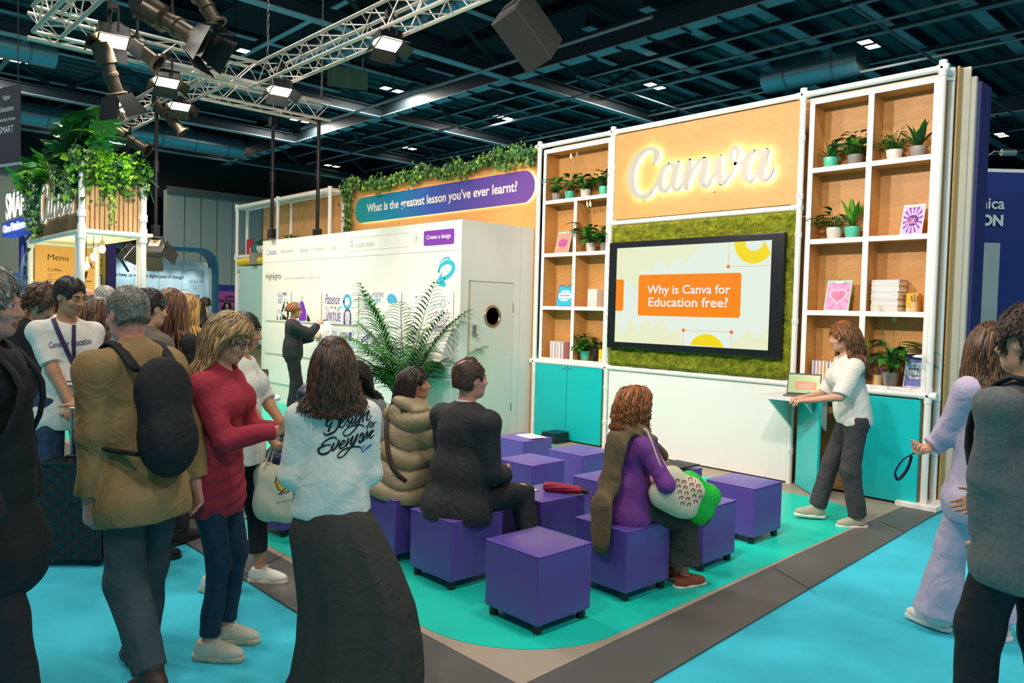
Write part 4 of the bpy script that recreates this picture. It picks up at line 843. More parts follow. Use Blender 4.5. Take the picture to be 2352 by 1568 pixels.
# ------------------------------------------------------------------ big potted palm in front of the box
def palm(loc):
    t = thing('potted_palm', 'tall feathery palm standing in front of the white box', 'palm', loc)
    MB().lathe([(0.17, 0), (0.19, 0.01), (0.23, 0.38), (0.235, 0.42), (0.21, 0.42), (0.20, 0.36), (0, 0.36)], 28).build('pot', mat('dark_planter', '#2B2B2B', 0.5), t, smooth=True)
    MB().lathe([(0.20, 0.365), (0, 0.375)], 20).build('soil', SOIL, t)
    r = random.Random(12)
    for i in range(26):
        a = i*2.39996+r.uniform(-.25, .25); lean = 0.18+0.62*(((i*7) % 26)/26); H = r.uniform(1.35, 2.05)*(1.05-0.35*lean)
        if i >= 18: H *= 0.55; lean = r.uniform(0.35, 0.7)
        pts = []; n = 14; d = Vector((math.cos(a)*0.10, math.sin(a)*0.10, 1)).normalized(); p = Vector((math.cos(a)*0.06, math.sin(a)*0.06, 0.37))
        for j in range(n+1):
            pts.append(p.copy()); q = j/n; d = (d + Vector((math.cos(a), math.sin(a), -0.55*q))*lean*0.16).normalized(); p = p + d*H/n
        mb = MB(); mb.tube(pts, [0.009*(1-0.75*j/n) for j in range(n+1)], 5); 
        for j in range(5, n+1):
            for s in (-1, 1):
                for u in (0, 0.5):
                    if j == n and u: continue
                    o = pts[j].lerp(pts[min(j+1, n)], u); tg = (pts[min(j+1, n)]-pts[j-1]).normalized(); sd = tg.cross(Vector((0, 0, 1))); sd = sd.normalized() if sd.length > 1e-3 else Vector((1, 0, 0))
                    q = (j+u-5)/(n-5); L = 0.40*math.sin(math.pi*(0.22+0.70*q))*(0.8+0.2*r.random())
                    leaf_add(mb, o, sd*s*0.8+tg*0.75+Vector((0, 0, 0.10)), (0, 0, 1), L*1.15, 0.036, 0.95+0.6*r.random(), 4, 0, 0.35)
        mb.build('frond', [mat('palm_green', '#2E6A1A', 0.4, var=0.35, scale=5)], t, smooth=2)
    return t
palm((-8.42, 5.95, 0.0175))
# ------------------------------------------------------------------ hall shell: far walls, ceiling deck, steel
HALLW = mat('hall_panel', '#9AA39A', 0.6, var=0.05, scale=0.4)
m = MB().bb(-34.4, -34.0, 11.7, 48, 0, 6.55); struct(m, 'wall_far', HALLW)
struct(MB().bb(-34.4, -34.0, -14, 8.6, 0, 6.55), 'wall_left', mat('hall_panel_cream', '#A8A594', 0.6, var=0.05, scale=0.4))
jm = MB()
for i in range(22): jm.bb(-33.998, -33.985, 12.42+i*0.70, 12.435+i*0.70, 1.9, 6.5)
for y in (1.2, 3.0, 4.8, 6.9): jm.bb(-33.998, -33.985, y, y+0.015, 0, 6.5)
struct(jm, 'trim_2', mat('joint_dark', '#3C423F', 0.7))
struct(MB().bb(-34.02, -33.95, 11.7, 40, 6.4, 6.7).bb(-34.02, -33.95, -14, 8.6, 6.4, 6.7), 'trim_3', mat('rail_grey', '#5A605E', 0.6))
struct(MB().bb(-35.0, -34.6, -14, 48, 6.3, 10.6), 'wall_upper', mat('upper_black', '#0E1518', 0.8))
struct(MB().bb(-62, 25, 46, 46.4, 0, 10.6), 'wall_rear', mat('rear_dark', '#1A2226', 0.8))
struct(MB().bb(-36.2, -36.0, 8.0, 12.5, 0, 10), 'wall_dark_bay', mat('bay_black', '#05060C', 0.8))
DECK = mat('roof_deck', '#557378', 0.7, var=0.25, scale=0.6)
dk = MB(); w = 0.30
xs = np.arange(-48, 12, w)
for i, x in enumerate(xs):
    z = 10.3 if i % 2 else 10.42
    dk.add([(x, -14, z), (x+w, -14, z), (x+w, 48, z), (x, 48, z)], [(0, 1, 2, 3)])
    z2 = 10.42 if i % 2 else 10.3; dk.add([(x+w, -14, z), (x+w, 48, z), (x+w, 48, z2), (x+w, -14, z2)], [(0, 1, 2, 3)])
struct(dk, 'ceiling', DECK)
# near-black sheets under the deck: darkness between the beams put in as colour
struct(MB().bb(-21.5, -9.5, 8.5, 14.0, 9.5, 9.6).bb(-27.2, -22.2, 6.0, 14.0, 9.5, 9.6).bb(-21.5, -12.0, 14.6, 19.5, 9.5, 9.6), 'ceiling_shade_sheet', mat('bay_shade', '#0A1318', 0.8))
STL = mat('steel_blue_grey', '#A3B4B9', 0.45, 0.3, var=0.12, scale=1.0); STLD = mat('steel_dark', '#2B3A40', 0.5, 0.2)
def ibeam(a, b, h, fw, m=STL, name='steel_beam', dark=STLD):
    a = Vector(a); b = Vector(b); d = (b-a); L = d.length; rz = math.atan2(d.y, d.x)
    mb = MB(); mb.mi = 1; mb.box((L/2, 0, 0), (L, 0.02, h)); mb.mi = 0; mb.box((L/2, 0, -h/2), (L, fw, 0.03)); mb.mi = 1; mb.box((L/2, 0, h/2), (L, fw, 0.03))  # pale lower flange, dark web and top: lit and shaded steel by colour
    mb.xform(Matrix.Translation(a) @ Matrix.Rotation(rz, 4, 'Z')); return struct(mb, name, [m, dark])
# deep girders along X, and lattice girders along Y
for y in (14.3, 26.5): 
    ibeam((-48, y, 8.25), (12, y, 8.25), 0.5, 0.34); 
    rb_ = MB()
    for x in np.arange(-46, 12, 0.9): rb_.bb(x, x+0.02, y-0.19, y+0.19, 7.93, 7.99)
    struct(rb_, 'beam_hangers', STLD)
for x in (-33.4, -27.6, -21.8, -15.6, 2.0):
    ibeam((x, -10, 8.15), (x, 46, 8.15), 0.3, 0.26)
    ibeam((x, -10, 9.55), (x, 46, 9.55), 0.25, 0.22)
    dg = MB(); y = -9.0; up = True
    while y < 45:
        dg.tube([(x, y, 8.25 if up else 9.45), (x, y+1.9, 9.45 if up else 8.25)], 0.07, 4); y += 1.9; up = not up
    struct(dg, 'beam_lattice', STLD)
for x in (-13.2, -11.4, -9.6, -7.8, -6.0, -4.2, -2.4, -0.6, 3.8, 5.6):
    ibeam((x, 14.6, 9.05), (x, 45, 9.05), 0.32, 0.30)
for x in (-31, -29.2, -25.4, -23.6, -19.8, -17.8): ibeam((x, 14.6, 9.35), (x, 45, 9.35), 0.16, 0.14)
for y in (17.2, 19.3, 21.4, 23.5, 29, 32, 36): ibeam((-34, y, 8.72), (8, y, 8.72), 0.10, 0.08)
for x in (-18, -24, -30.5): ibeam((x, -8, 9.3), (x, 14, 9.3), 0.2, 0.2)
for y in (1.5, 4.8, 9.5): ibeam((-34, y, 8.9), (8, y, 8.9), 0.16, 0.14)
# conduits and cable rods
for i, (a, b) in enumerate((((-30, 16.0, 7.75), (8, 16.0, 7.75)), ((-28, 18.2, 8.3), (6, 18.2, 8.3)), ((-14, 15.2, 8.0), (-14, 40, 8.0)), ((-6.8, 15.2, 7.9), (-6.8, 40, 7.9)), ((-30, 20.4, 8.2), (8, 20.4, 8.2)), ((-22.5, 11.8, 7.3), (-9, 11.8, 7.3)))):
    MB().tube([a, b], 0.035, 6).build('conduit', mat('galvanised', '#8C9496', 0.4, 0.6), None, smooth=True)
    o = bpy.data.objects['conduit' if i == 0 else f'conduit.{i:03d}']; o['kind'] = 'structure'
# silver ventilation ducts
DUCT = mat('duct_foil', '#8FA3AC', 0.32, 0.85, bump=0.4, bscale=3.0)
def duct(a, b, r, label):
    t = thing('ventilation_duct', label, 'duct', a); d = Vector(b)-Vector(a); L = d.length; n = int(L/1.2); pts = []; rr_ = []
    mb = MB(); mb.tube([(0, 0, 0), d], r, 18); mb.build('pipe', DUCT, t, smooth=True)
    for i in range(n): p = d*((i+0.5)/n); e = d.normalized()*0.03; MB().tube([p-e, p+e], r*1.04, 18).build('joint_band', mat('duct_band', '#7C8A90', 0.4, 0.8), t, smooth=True)
duct((-25.3, -6, 8.75), (-25.3, 5.6, 8.75), 0.42, 'thick silver air duct high at the upper left of the hall')
duct((-31.5, 3.5, 8.2), (-31.5, 13.8, 8.2), 0.40, 'long silver air duct in the girders far behind the lighting truss')
duct((-24.5, 7.0, 8.9), (-24.5, 13.6, 8.9), 0.30, 'silver air duct crossing behind the middle of the lighting truss')
duct((-20.5, 10.6, 8.8), (-7.2, 10.6, 8.8), 0.26, 'slim silver air duct above the black loudspeaker')
duct((-20.0, 11.4, 8.9), (-7.0, 11.4, 8.9), 0.26, 'second slim silver air duct above the black loudspeaker')
duct((-11.5, 20.5, 8.6), (-8.8, 20.5, 8.6), 0.45, 'short fat silver duct seen over the right shelf unit')
# plasterboard hanging in the roof (pale green panel)
hp = thing('ceiling_panel', 'pale green board hanging under the roof steel', 'panel', tuple(atd(800, 170, 24))); F_ = frame((0, 0, 0), tuple(CR), (0, 0, 1)); MB().prism([(-0.65, -0.35), (0.6, -0.5), (0.6, 0.1), (-0.65, 0.3)], -0.03, 0).xform(F_).build('board', mat('green_board', '#7F8A68', 0.8), hp)
for s in (-0.45, 0.0, 0.45): MB().tube([(CR[0]*s, CR[1]*s, -0.3), (CR[0]*s, CR[1]*s, 1.2)], 0.03, 6).build('hanger', STL, hp)

# twin hall lamps
LAMP_W = 185
LAMPE = mat('lamp_panel', '#FFFFFF', 0.5, emit='#FFF0D8', estr=14)
def hall_lamp(p, label, light=True):
    t = thing('ceiling_lamp', label, 'lamp', p, 0, 'twin ceiling lamps')
    for s in (-0.22, 0.22):
        b = MB().bb(-0.16, 0.16, s-0.15, s+0.15, 0, 0.10).build('housing', STLD, t, bevel=0.01)
        MB().bb(-0.14, 0.14, s-0.13, s+0.13, -0.006, 0.0).build('light_panel', LAMPE, b)
    MB().tube([(0, 0, 0.1), (0, 0, 1.5)], 0.012, 6).build('hanger', BLACKM, t)
    if light: lamp('ceiling_lamp_beam', 'AREA', (p[0], p[1], p[2]-0.08), (p[0], p[1], 0), LAMP_W, (1.0, 0.93, 0.84), 0.8)
for px, py in ((540, 112), (900, 206), (937, 340), (763, 381), (1155, 270), (1504, 198), (1996, 102), (16, 135), (435, 378), (540, 338), (253, 291), (350, 404), (690, 277), (540, 430), (2300, 310)):
    hall_lamp(tuple(onz(px, py, 8.5)), 'twin square ceiling lamp glowing under the dark roof', py < 300)
for x, y in ((-8.2, -1.5), (-2.2, -1.5), (3.8, -1.5), (-14.2, -1.5), (-2.2, 4.0), (3.8, 4.0), (3.8, 9.5), (-8.2, 3.6), (-14.2, 3.6)):
    lamp('ceiling_lamp_beam', 'AREA', (x, y, 8.45), (x, y, 0), LAMP_W, (1.0, 0.93, 0.84), 0.8)

# ------------------------------------------------------------------ lighting truss
ALU = mat('truss_aluminium', '#CFC2B6', 0.38, 0.55)
def truss(a, b, label, s=0.30, zb=5.0):
    a = Vector((a[0], a[1], zb)); b = Vector((b[0], b[1], zb)); d = b-a; L = d.length; rz = math.atan2(d.y, d.x)
    t = thing('lighting_truss', label, 'truss', a, rz, 'aluminium lighting trusses')
    for y in (-s/2, s/2):
        for z in (0, s): MB().tube([(0, y, z), (L, y, z)], 0.025, 10).build('chord', ALU, t, smooth=True)
    m = MB(); n = max(2, round(L/0.28)); e = L/n
    for i in range(n):
        x0, x1 = i*e, (i+1)*e; u = i % 2
        for y in (-s/2, s/2): m.tube([(x0, y, 0 if u else s), (x1, y, s if u else 0)], 0.009, 6)
        for z in (0, s): m.tube([(x0, -s/2 if u else s/2, z), (x1, s/2 if u else -s/2, z)], 0.009, 6)
    m.build('lattice_bracing', ALU, t, smooth=True)
    return t
truss((-11.3, 5.22), (1.0, 5.22), 'aluminium truss running along above the display wall to the right')
truss((-11.15, 5.05), (-11.15, 2.20), 'aluminium truss crossing towards the upper left corner of the picture')
truss((-11.0, 2.35), (1.0, 2.35), 'aluminium truss at the top left running parallel to the display wall')
truss((-11.35, 4.62), (-16.2, 4.62), 'aluminium truss reaching back over the foliage kiosk')
truss((-12.35, 4.80), (-12.35, 6.95), 'short aluminium truss with a free end carrying hanging poles')
truss((-8.0, 1.2), (-10.5, 1.2), 'far upper left aluminium truss piece above the barn-door spotlights')

def stage_flood(p, aim, label, on=True, w=0.30):
    t = thing('stage_light', label, 'stage light', p); R3 = (Vector(aim)).to_track_quat('-Z', 'Y').to_matrix().to_4x4()
    MB().box((0, 0, 0.07), (w, w*0.72, 0.14)).xform(R3).build('housing', BLACKM, t, bevel=0.01)
    MB().bb(-w*0.44, w*0.44, -w*0.30, w*0.30, -0.004, 0.0).xform(R3).build('lens', mat('flood_lens', '#FFFFFF', 0.4, emit='#FFE7B8', estr=40) if on else mat('lens_off', '#222222', 0.1), t)
    for dx, dy, sx_, sy_ in ((0, 1, w, 0.01), (0, -1, w, 0.01), (1, 0, 0.01, w*0.6), (-1, 0, 0.01, w*0.6)):
        f = MB(); hx, hy = w*0.5, w*0.36; k = 0.09
        if dy: f.add([(-hx, dy*hy, 0), (hx, dy*hy, 0), (hx*1.15, dy*(hy+0.11), -k), (-hx*1.15, dy*(hy+0.11), -k)], [(0, 1, 2, 3)])
        else: f.add([(dx*hx, -hy, 0), (dx*hx, hy, 0), (dx*(hx+0.11), hy*1.1, -k), (dx*(hx+0.11), -hy*1.1, -k)], [(0, 1, 2, 3)])
        n0 = Vector((dx, dy, 0)); f.v += [tuple(Vector(v)+n0*0.003) for v in f.v[:4]]; f.f += [(7, 6, 5, 4), (0, 4, 5, 1), (1, 5, 6, 2), (2, 6, 7, 3), (3, 7, 4, 0)]; f.m += [0]*5
        f.xform(R3).build('barn_door', BLACKM, t)
    MB().tube([(-w*0.56, 0, 0.06), (-w*0.56, 0, 0.28), (0, 0, 0.34), (w*0.56, 0, 0.28), (w*0.56, 0, 0.06)], 0.012, 6).build('yoke', BLACKM, t)
    MB().box((0, 0, 0.36), (0.06, 0.09, 0.08)).build('clamp', BLACKM, t)
    return t
def stage_profile(p, aim, L, label, lensc='#3A2A2A', r=0.09, doors=False, rod=0.0):
    t = thing('stage_light', label, 'stage light', p); R3 = Vector(aim).to_track_quat('-Z', 'Y').to_matrix().to_4x4()
    BRZ = mat('lamp_bronze', '#4B4235', 0.35, 0.6)
    MB().lathe([(r*0.75, L*0.55), (r*1.1, L*0.50), (r*1.15, L*0.12), (r*0.8, L*0.10), (r*0.8, -L*0.05), (r*0.92, -L*0.06), (r*0.92, -L*0.12), (r*0.8, -L*0.13), (r*0.8, -L*0.42), (r*1.25, -L*0.44), (r*1.25, -L*0.48), (r*0.9, -L*0.48), (r*0.85, -L*0.40), (0, -L*0.40)], 20).xform(R3).build('barrel', BRZ, t, smooth=True)
    MB().lathe([(0, -L*0.41), (r*0.85, -L*0.41)], 18).xform(R3).build('lens', mat('lens_red', lensc, 0.15), t)
    MB().tube([(0, 0, 0.0), (0.0, 0, 0.22), (0, 0, 0.34)], 0.016, 6).build('yoke', BLACKM, t); MB().box((0, 0, 0.36+rod), (0.06, 0.09, 0.08)).build('clamp', BLACKM, t)
    if rod: MB().tube([(0, 0, 0.3), (0, 0, 0.36+rod)], 0.02, 8).build('drop_rod', BLACKM, t)
    if doors:
        for dx, dy in ((0, 1), (0, -1), (1, 0), (-1, 0)):
            h = r*1.2; k = 0.22; f = MB(); tx, ty = -dy, dx
            A_ = [Vector((dx*h+tx*h*s, dy*h+ty*h*s, -L*0.48)) for s in (-1, 1)]; B_ = [Vector((dx*(h+0.10)+tx*h*1.3*s, dy*(h+0.10)+ty*h*1.3*s, -L*0.48-k)) for s in (1, -1)]
            n0 = Vector((dx, dy, 0))*0.004; q = A_+B_; f.add(q+[v+n0 for v in q], [(0, 1, 2, 3), (7, 6, 5, 4), (0, 4, 5, 1), (1, 5, 6, 2), (2, 6, 7, 3), (3, 7, 4, 0)]); f.xform(R3).build('barn_door', BLACKM, t)
    return t
DN = (0.0, 0.25, -1)
for (px, py), lab in (((260, 95), 'bright floodlight at the top left of the truss'), ((385, 190), 'bright floodlight below the crossing truss'), ((415, 245), 'bright floodlight over the foliage kiosk'), ((645, 210), 'bright floodlight at the inner corner of the truss'), ((893, 103), 'bright floodlight on the truss above the white box')):
    p = onx(px, py, -11.12) if (px, py) == (385, 190) else (ony(px, py, 4.66) if px == 415 else (ony(px, py, 5.2) if px > 600 else ony(px, py, 2.5))); stage_flood(tuple(p), (0.42, -0.05, -1), lab)
    if px < 500: lamp('floodlight_beam', 'SPOT', (p[0], p[1], p[2]-0.1), (p[0]+1.0, p[1]+0.4, 0), 300, WARM, 0.12, 120, 0.8)
stage_flood(tuple(ony(292, 248, 4.62)), (0.9, -0.15, -0.6), 'small floodlight tilted sideways at the left of the truss')
for p, l_ in zip(FLOODS[2:], ('left shelf unit', 'big screen', 'right shelf unit')): stage_flood((p[0], p[1], p[2]), (0.0, 1.0, -0.5), 'floodlight on the near truss aimed at the '+l_)
stage_profile(tuple(onz(395, 55, 4.62)), (0.75, 0.55, -0.55), 0.75, 'large dark spotlight with barn doors at the top of the truss', r=0.12, doors=True)
stage_profile(tuple(ony(250, 160, 2.48)), (-0.15, 0.35, -0.9), 0.54, 'bronze spotlight with open barn doors at the upper left', r=0.088, doors=True, rod=0.62)
stage_profile(tuple(onz(315, 108, 4.62)), (0.45, 0.6, -0.55), 0.6, 'dark spotlight tube behind the brightest floodlight', r=0.10)
stage_profile(tuple(ony(300, 322, 4.62)), (0.5, 0.6, -0.45), 0.75, 'bronze spotlight with a red lens above the kiosk foliage', '#7A2323', 0.12)
stage_profile(tuple(ony(392, 272, 4.62)), (0.3, 0.6, -0.8), 0.6, 'spotlight tube hanging beside the long black pole', r=0.10)
stage_profile(tuple(atd(470, 8, 9.5)), (0.3, 0.4, -0.8), 0.6, 'grey spotlight at the top edge over the second truss', r=0.11)
lamp('spotlight_beam', 'SPOT', (-8.3, 2.6, 4.5), (-11.9, 3.2, 3.3), 420, WARM, 0.08, 42, 0.6)
# hanging poles with panel lights
def pole(px, ztop, zbot, label, P5):
    t = thing('hanging_pole', label, 'pole', (P5[0], P5[1], 0)); MB().tube([(0, 0, zbot), (0, 0, ztop)], 0.032, 10).build('tube', BLACKM, t, smooth=True)
    MB().tube([(0, 0, (ztop+zbot)/2-0.1), (0, 0, (ztop+zbot)/2+0.08)], 0.048, 10).build('coupler', BLACKM, t, smooth=True); MB().box((0, 0, ztop-0.06), (0.12, 0.12, 0.14)).build('clamp', BLACKM, t)
    MB().box((0, 0, zbot+0.02), (0.16, 0.10, 0.18)).build('swivel', BLACKM, t, bevel=0.01); return t
pole(357, 5.1, 2.92, 'black hanging pole carrying the panel light right of the kiosk', tuple(atd(357, 572, 12.86)[:2])); pole(283, 5.1, 2.82, 'black hanging pole behind the kiosk foliage', tuple(atd(291, 580, 14.7)[:2]))
pole(627, 5.1, 3.02, 'black hanging pole ending over the left edge of the white box', (-13.20, 6.37)); pole(735, 5.1, 3.0, 'thin black hanging pole over the middle of the white box', (-12.30, 6.78))
def panel_light(p, aim, label, lit=False):
    t = thing('panel_light', label, 'stage light', p); R3 = Vector(aim).to_track_quat('-Z', 'Y').to_matrix().to_4x4()
    MB().box((0, 0, 0.04), (0.34, 0.34, 0.10)).xform(R3).build('housing', mat('panel_graphite', '#2A2826', 0.45), t, bevel=0.01)
    MB().box((0.0, 0.05, 0.093), (0.17, 0.14, 0.006)).xform(R3).build('control_plate', mat('plate_pale', '#B9C2B4', 0.4), t); MB().box((0.0, 0.07, 0.098), (0.05, 0.022, 0.004)).xform(R3).build('display', mat('display_red', '#40100C', 0.3, emit='#FF3A1E', estr=2.0), t)
    for dx, dy in ((0, 1), (0, -1), (1, 0)):
        f = MB(); tx, ty = -dy, dx; q = [Vector((dx*0.17+tx*0.16, dy*0.17+ty*0.16, -0.01)), Vector((dx*0.17-tx*0.16, dy*0.17-ty*0.16, -0.01)), Vector((dx*0.27-tx*0.13, dy*0.27-ty*0.13, -0.24)), Vector((dx*0.27+tx*0.13, dy*0.27+ty*0.13, -0.24))]
        n0 = Vector((dx, dy, 0))*0.004; f.add(q+[v+n0 for v in q], [(3, 2, 1, 0), (4, 5, 6, 7), (0, 1, 5, 4), (1, 2, 6, 5), (2, 3, 7, 6), (3, 0, 4, 7)]); f.xform(R3).build('barn_door', mat('panel_graphite', '#2A2826', 0.45), t)
    if lit: MB().box((0, 0, -0.012), (0.30, 0.30, 0.004)).xform(R3).build('light_face', mat('flood_lens', '#FFFFFF'), t)
    MB().tube([(-0.19, 0, 0.04), (-0.19, 0.02, 0.26), (0.19, 0.02, 0.26), (0.19, 0, 0.04)], 0.012, 6).xform(R3).build('yoke', BLACKM, t)
    return t
panel_light(tuple(atd(357, 572, 12.86)), (-0.55, 0.45, -0.6), 'panel light with barn doors and red display turned from the camera')
panel_light(tuple(atd(291, 580, 14.7)), (0.1, 0.75, -0.55), 'panel light with glowing rim behind the kiosk posts', True)
# chain hoists
def chain(px, zb, label):
    p = onz(px, 0, 5.3) if False else None
def hang_chain(x, y, z0, label):
    t = thing('hoist_chain', label, 'chain', (x, y, z0)); m = MB()
    for i in range(46):
        a = (i % 2)*math.pi/2; zc = 0.12+i*0.075; c_, s_ = math.cos(a), math.sin(a)
        m.tube([(0.016*c_*math.cos(u), 0.016*s_*math.cos(u), zc+0.045*math.sin(u)) for u in [j*math.pi/4 for j in range(9)]], 0.006, 5, False)
    m.build('links', mat('chain_steel', '#7F7C74', 0.4, 0.8), t, smooth=True); MB().tube([(0, 0, 0), (0, 0, 0.16)], 0.03, 8).build('hook', BLACKM, t)
hang_chain(-11.2, 5.3, 5.32, 'steel hoist chain over the truss corner'); hang_chain(-12.35, 6.85, 5.32, 'steel hoist chain over the free truss end')
# loudspeaker
sk = thing('loudspeaker', 'big black loudspeaker hanging above the truss', 'loudspeaker', tuple(atd(1212, 74, 8.5)))
def camv(r, u, f): v = CR*r + CU*u + CF*f; return Vector(v).normalized()
u_ = camv(0.61, -0.66, 0.44); w_ = camv(0.31, 0.70, 0.63); w_ = (w_-u_*w_.dot(u_)).normalized(); v_ = w_.cross(u_)
RS = Matrix(((u_.x, v_.x, w_.x, 0), (u_.y, v_.y, w_.y, 0), (u_.z, v_.z, w_.z, 0), (0, 0, 0, 1)))
SPK = mat('speaker_black', '#3A3834', 0.6, bump=0.15, bscale=300)
MB().box((0, 0, 0.0), (0.66, 0.36, 0.46)).xform(RS).build('cabinet', SPK, sk, bevel=0.015)
MB().box((0, 0, -0.235), (0.62, 0.33, 0.012)).xform(RS).build('grille', mat('grille_black', '#1C1B19', 0.7, bump=0.5, bscale=500), sk)
MB().box((-0.332, 0.0, 0.0), (0.012, 0.22, 0.14)).xform(RS).build('handle', BLACK, sk, bevel=0.01); MB().tube([(0, 0, 0.2), (0, 0, 0.6)], 0.02, 8).build('bracket', BLACKM, sk)

# ------------------------------------------------------------------ coffee kiosk with foliage
KX0, KX1, KY0, KY1, KZ0, KZ1 = -14.84, -11.80, 2.94, 3.74, 2.70, 3.60
kk = thing('coffee_kiosk', 'slatted timber coffee kiosk with white posts, menu board and glowing script sign', 'kiosk', (0, 0, 0))
SLAT = wood('slat_pine', '#E3B988', '#C4935C', (6, 6, 1.5), 0.55); SLATD = wood('slat_pine_shaded', '#A5835C', '#7F6040', (8, 8, 1.2), 0.6)  # darker one is the same wood, shade of the unlit front put into its colour
MB().bb(KX0, KX1-0.05, KY0+0.03, KY0+0.05, KZ0+0.05, KZ1).build('front_board', mat('front_back', '#5C4630', 0.7), kk)
fs_ = MB()
for i in range(62): x = KX0+0.02+i*(KX1-KX0-0.09)/62; fs_.bb(x, x+0.026, KY0, KY0+0.03, KZ0+0.04, KZ1)
fs_.build('front_slats', SLATD, kk)
MB().bb(KX1-0.05, KX1-0.035, KY0+0.05, KY1, KZ0+0.05, KZ1).build('side_board', SLATD, kk)
ss_ = MB()
for i in range(12): y = KY0+0.05+i*(KY1-KY0-0.06)/12; ss_.bb(KX1-0.035, KX1-0.005, y, y+0.046, KZ0+0.04, KZ1)
ss_.build('side_slats', SLAT, kk)
MB().bb(KX0, KX1-0.05, KY1, KY1+0.02, KZ0, KZ1).build('rear_board', SLATD, kk)
sf_ = MB()
for i in range(40): x = KX0+0.05+i*0.074; sf_.bb(x, x+0.05, KY0+0.05, KY1+0.15, KZ0+0.0, KZ0+0.03)
sf_.bb(KX0, KX1-0.05, KY0+0.03, KY1+0.15, KZ0+0.031, KZ0+0.045); sf_.build('soffit_slats', mat('soffit_white', '#EFE0CC', 0.6), kk)
for x, y, zt in ((KX1, KY0, KZ1+0.05), (KX1-0.16, KY0, KZ0), (KX1, KY1, KZ1+0.05), (KX1-0.16, KY1, KZ0), (KX0, KY0, KZ0), (KX0, KY1+0.2, KZ0)): pipe(kk, (x, y, 0), (x, y, zt), 0.042)
for a, b in (((KX0, KY0), (KX1, KY0)), ((KX1, KY0), (KX1, KY1)), ((KX0, KY0), (KX0, KY1+0.2))): pipe(kk, (a[0], a[1], KZ0), (b[0], b[1], KZ0), 0.042)
for x, y in ((KX1, KY0), (KX1, KY1), (KX0, KY0)): collar(kk, (x, y, KZ0), (0, 0, 1), 0.2, 0.055)
for x, y, z in ((KX1, KY0, 2.95), (KX1, KY1, 2.95)): collar(kk, (x, y, z), (0, 0, 1), 0.1, 0.055)
mbd = MB().bb(KX0-0.03, KX0, KY0+0.06, KY1+0.25, 0.9, KZ0-0.02).build('menu_board', wood('menu_ply', '#E9B468', '#DDA050', (1, 3, 1), 0.5), kk)
def menu(s, y, z, h, m=INK): text_on(s, m, frame((KX0, y, z), (0, 1, 0), (0, 0, 1)), mbd, None, h, depth=0.003)
menu('Menu', KY0+0.25, 2.42, 0.10)
menu('Coffee', KY0+0.25, 2.235, 0.055); menu('Tea', KY0+0.25, 1.86, 0.055); menu('Canva for Education', KY0+0.25, 1.66, 0.04)
for i, s in enumerate(('Cappuccino', 'Latte', 'Americano', 'Espresso', 'Hot chocolate', 'Decaf coffee')): menu(s, KY0+0.25, 2.17-i*0.042, 0.024)
for i, s in enumerate(('English breakfast', 'Herbal teas')): menu(s, KY0+0.25, 1.80-i*0.042, 0.024)
FM = frame((KX0, KY1-0.02, 2.2), (0, 1, 0), (0, 0, 1))
flat_on([(-0.11, 0.06), (0.08, 0.06), (0.06, -0.05), (0.02, -0.09), (-0.06, -0.09), (-0.10, -0.04)], INK, FM, mbd, 'cup_drawing', 0.003); strokes_mb([[(-0.14, -0.11, .012), (0.14, -0.11, .012)], [(0.02, 0.11, .01), (0.05, 0.2, .02), (0.08, 0.13, .012), (0.12, 0.2, .02), (0.15, 0.12, .01), (0.2, 0.17, .012)]], 0.003).xform(FM).build('steam_drawing', INK, mbd)
S_ = frame((-14.05, KY0, 2.92), (1, 0, 0), (0, 0, 1))
script_logo(S_, 1.95, mat('kiosk_letter', '#D9CDBB', 0.4), kk, 0.05, 'script_lettering', 0.9, 0.035, 5); script_logo(S_ @ Matrix.Translation((0, 0, 0.02)), 1.95, mat('led_kiosk', '#FFFFFF', 0.5, emit='#FFF6DF', estr=5), kk, 0.0, 'led_strip', 0.5, None, 3)
# pendant bulbs
BULB = mat('bulb_glow', '#FFE2A8', 0.3, emit='#FFC766', estr=45)
for (px, py), lab in (((235, 572), 'nearest glowing pendant bulb under the kiosk roof'), ((215, 590), 'second glowing pendant bulb under the kiosk roof'), ((198, 610), 'third glowing pendant bulb under the kiosk roof'), ((187, 624), 'lowest glowing pendant bulb, next to the corner post')):
    P = atd(px, py, 11.4); P[2] = min(P[2], 2.55); t = thing('pendant_lamp', lab, 'lamp', tuple(P)); MB().ball((0, 0, 0), (0.045, 0.045, 0.06), 14, 10).build('bulb', BULB, t, smooth=True); MB().tube([(0, 0, 0.05), (0, 0, 0.13)], 0.028, 12).build('socket', mat('socket_cream', '#D8CDB8', 0.4), t, smooth=True); MB().tube([(0, 0, 0.13), (0, 0, KZ0-P[2])], 0.005, 6).build('cord', BLACK, t)
lamp('pendant_glow', 'POINT', (-13.2, 3.4, 2.2), None, 60, (1.0, 0.68, 0.30), 0.12)
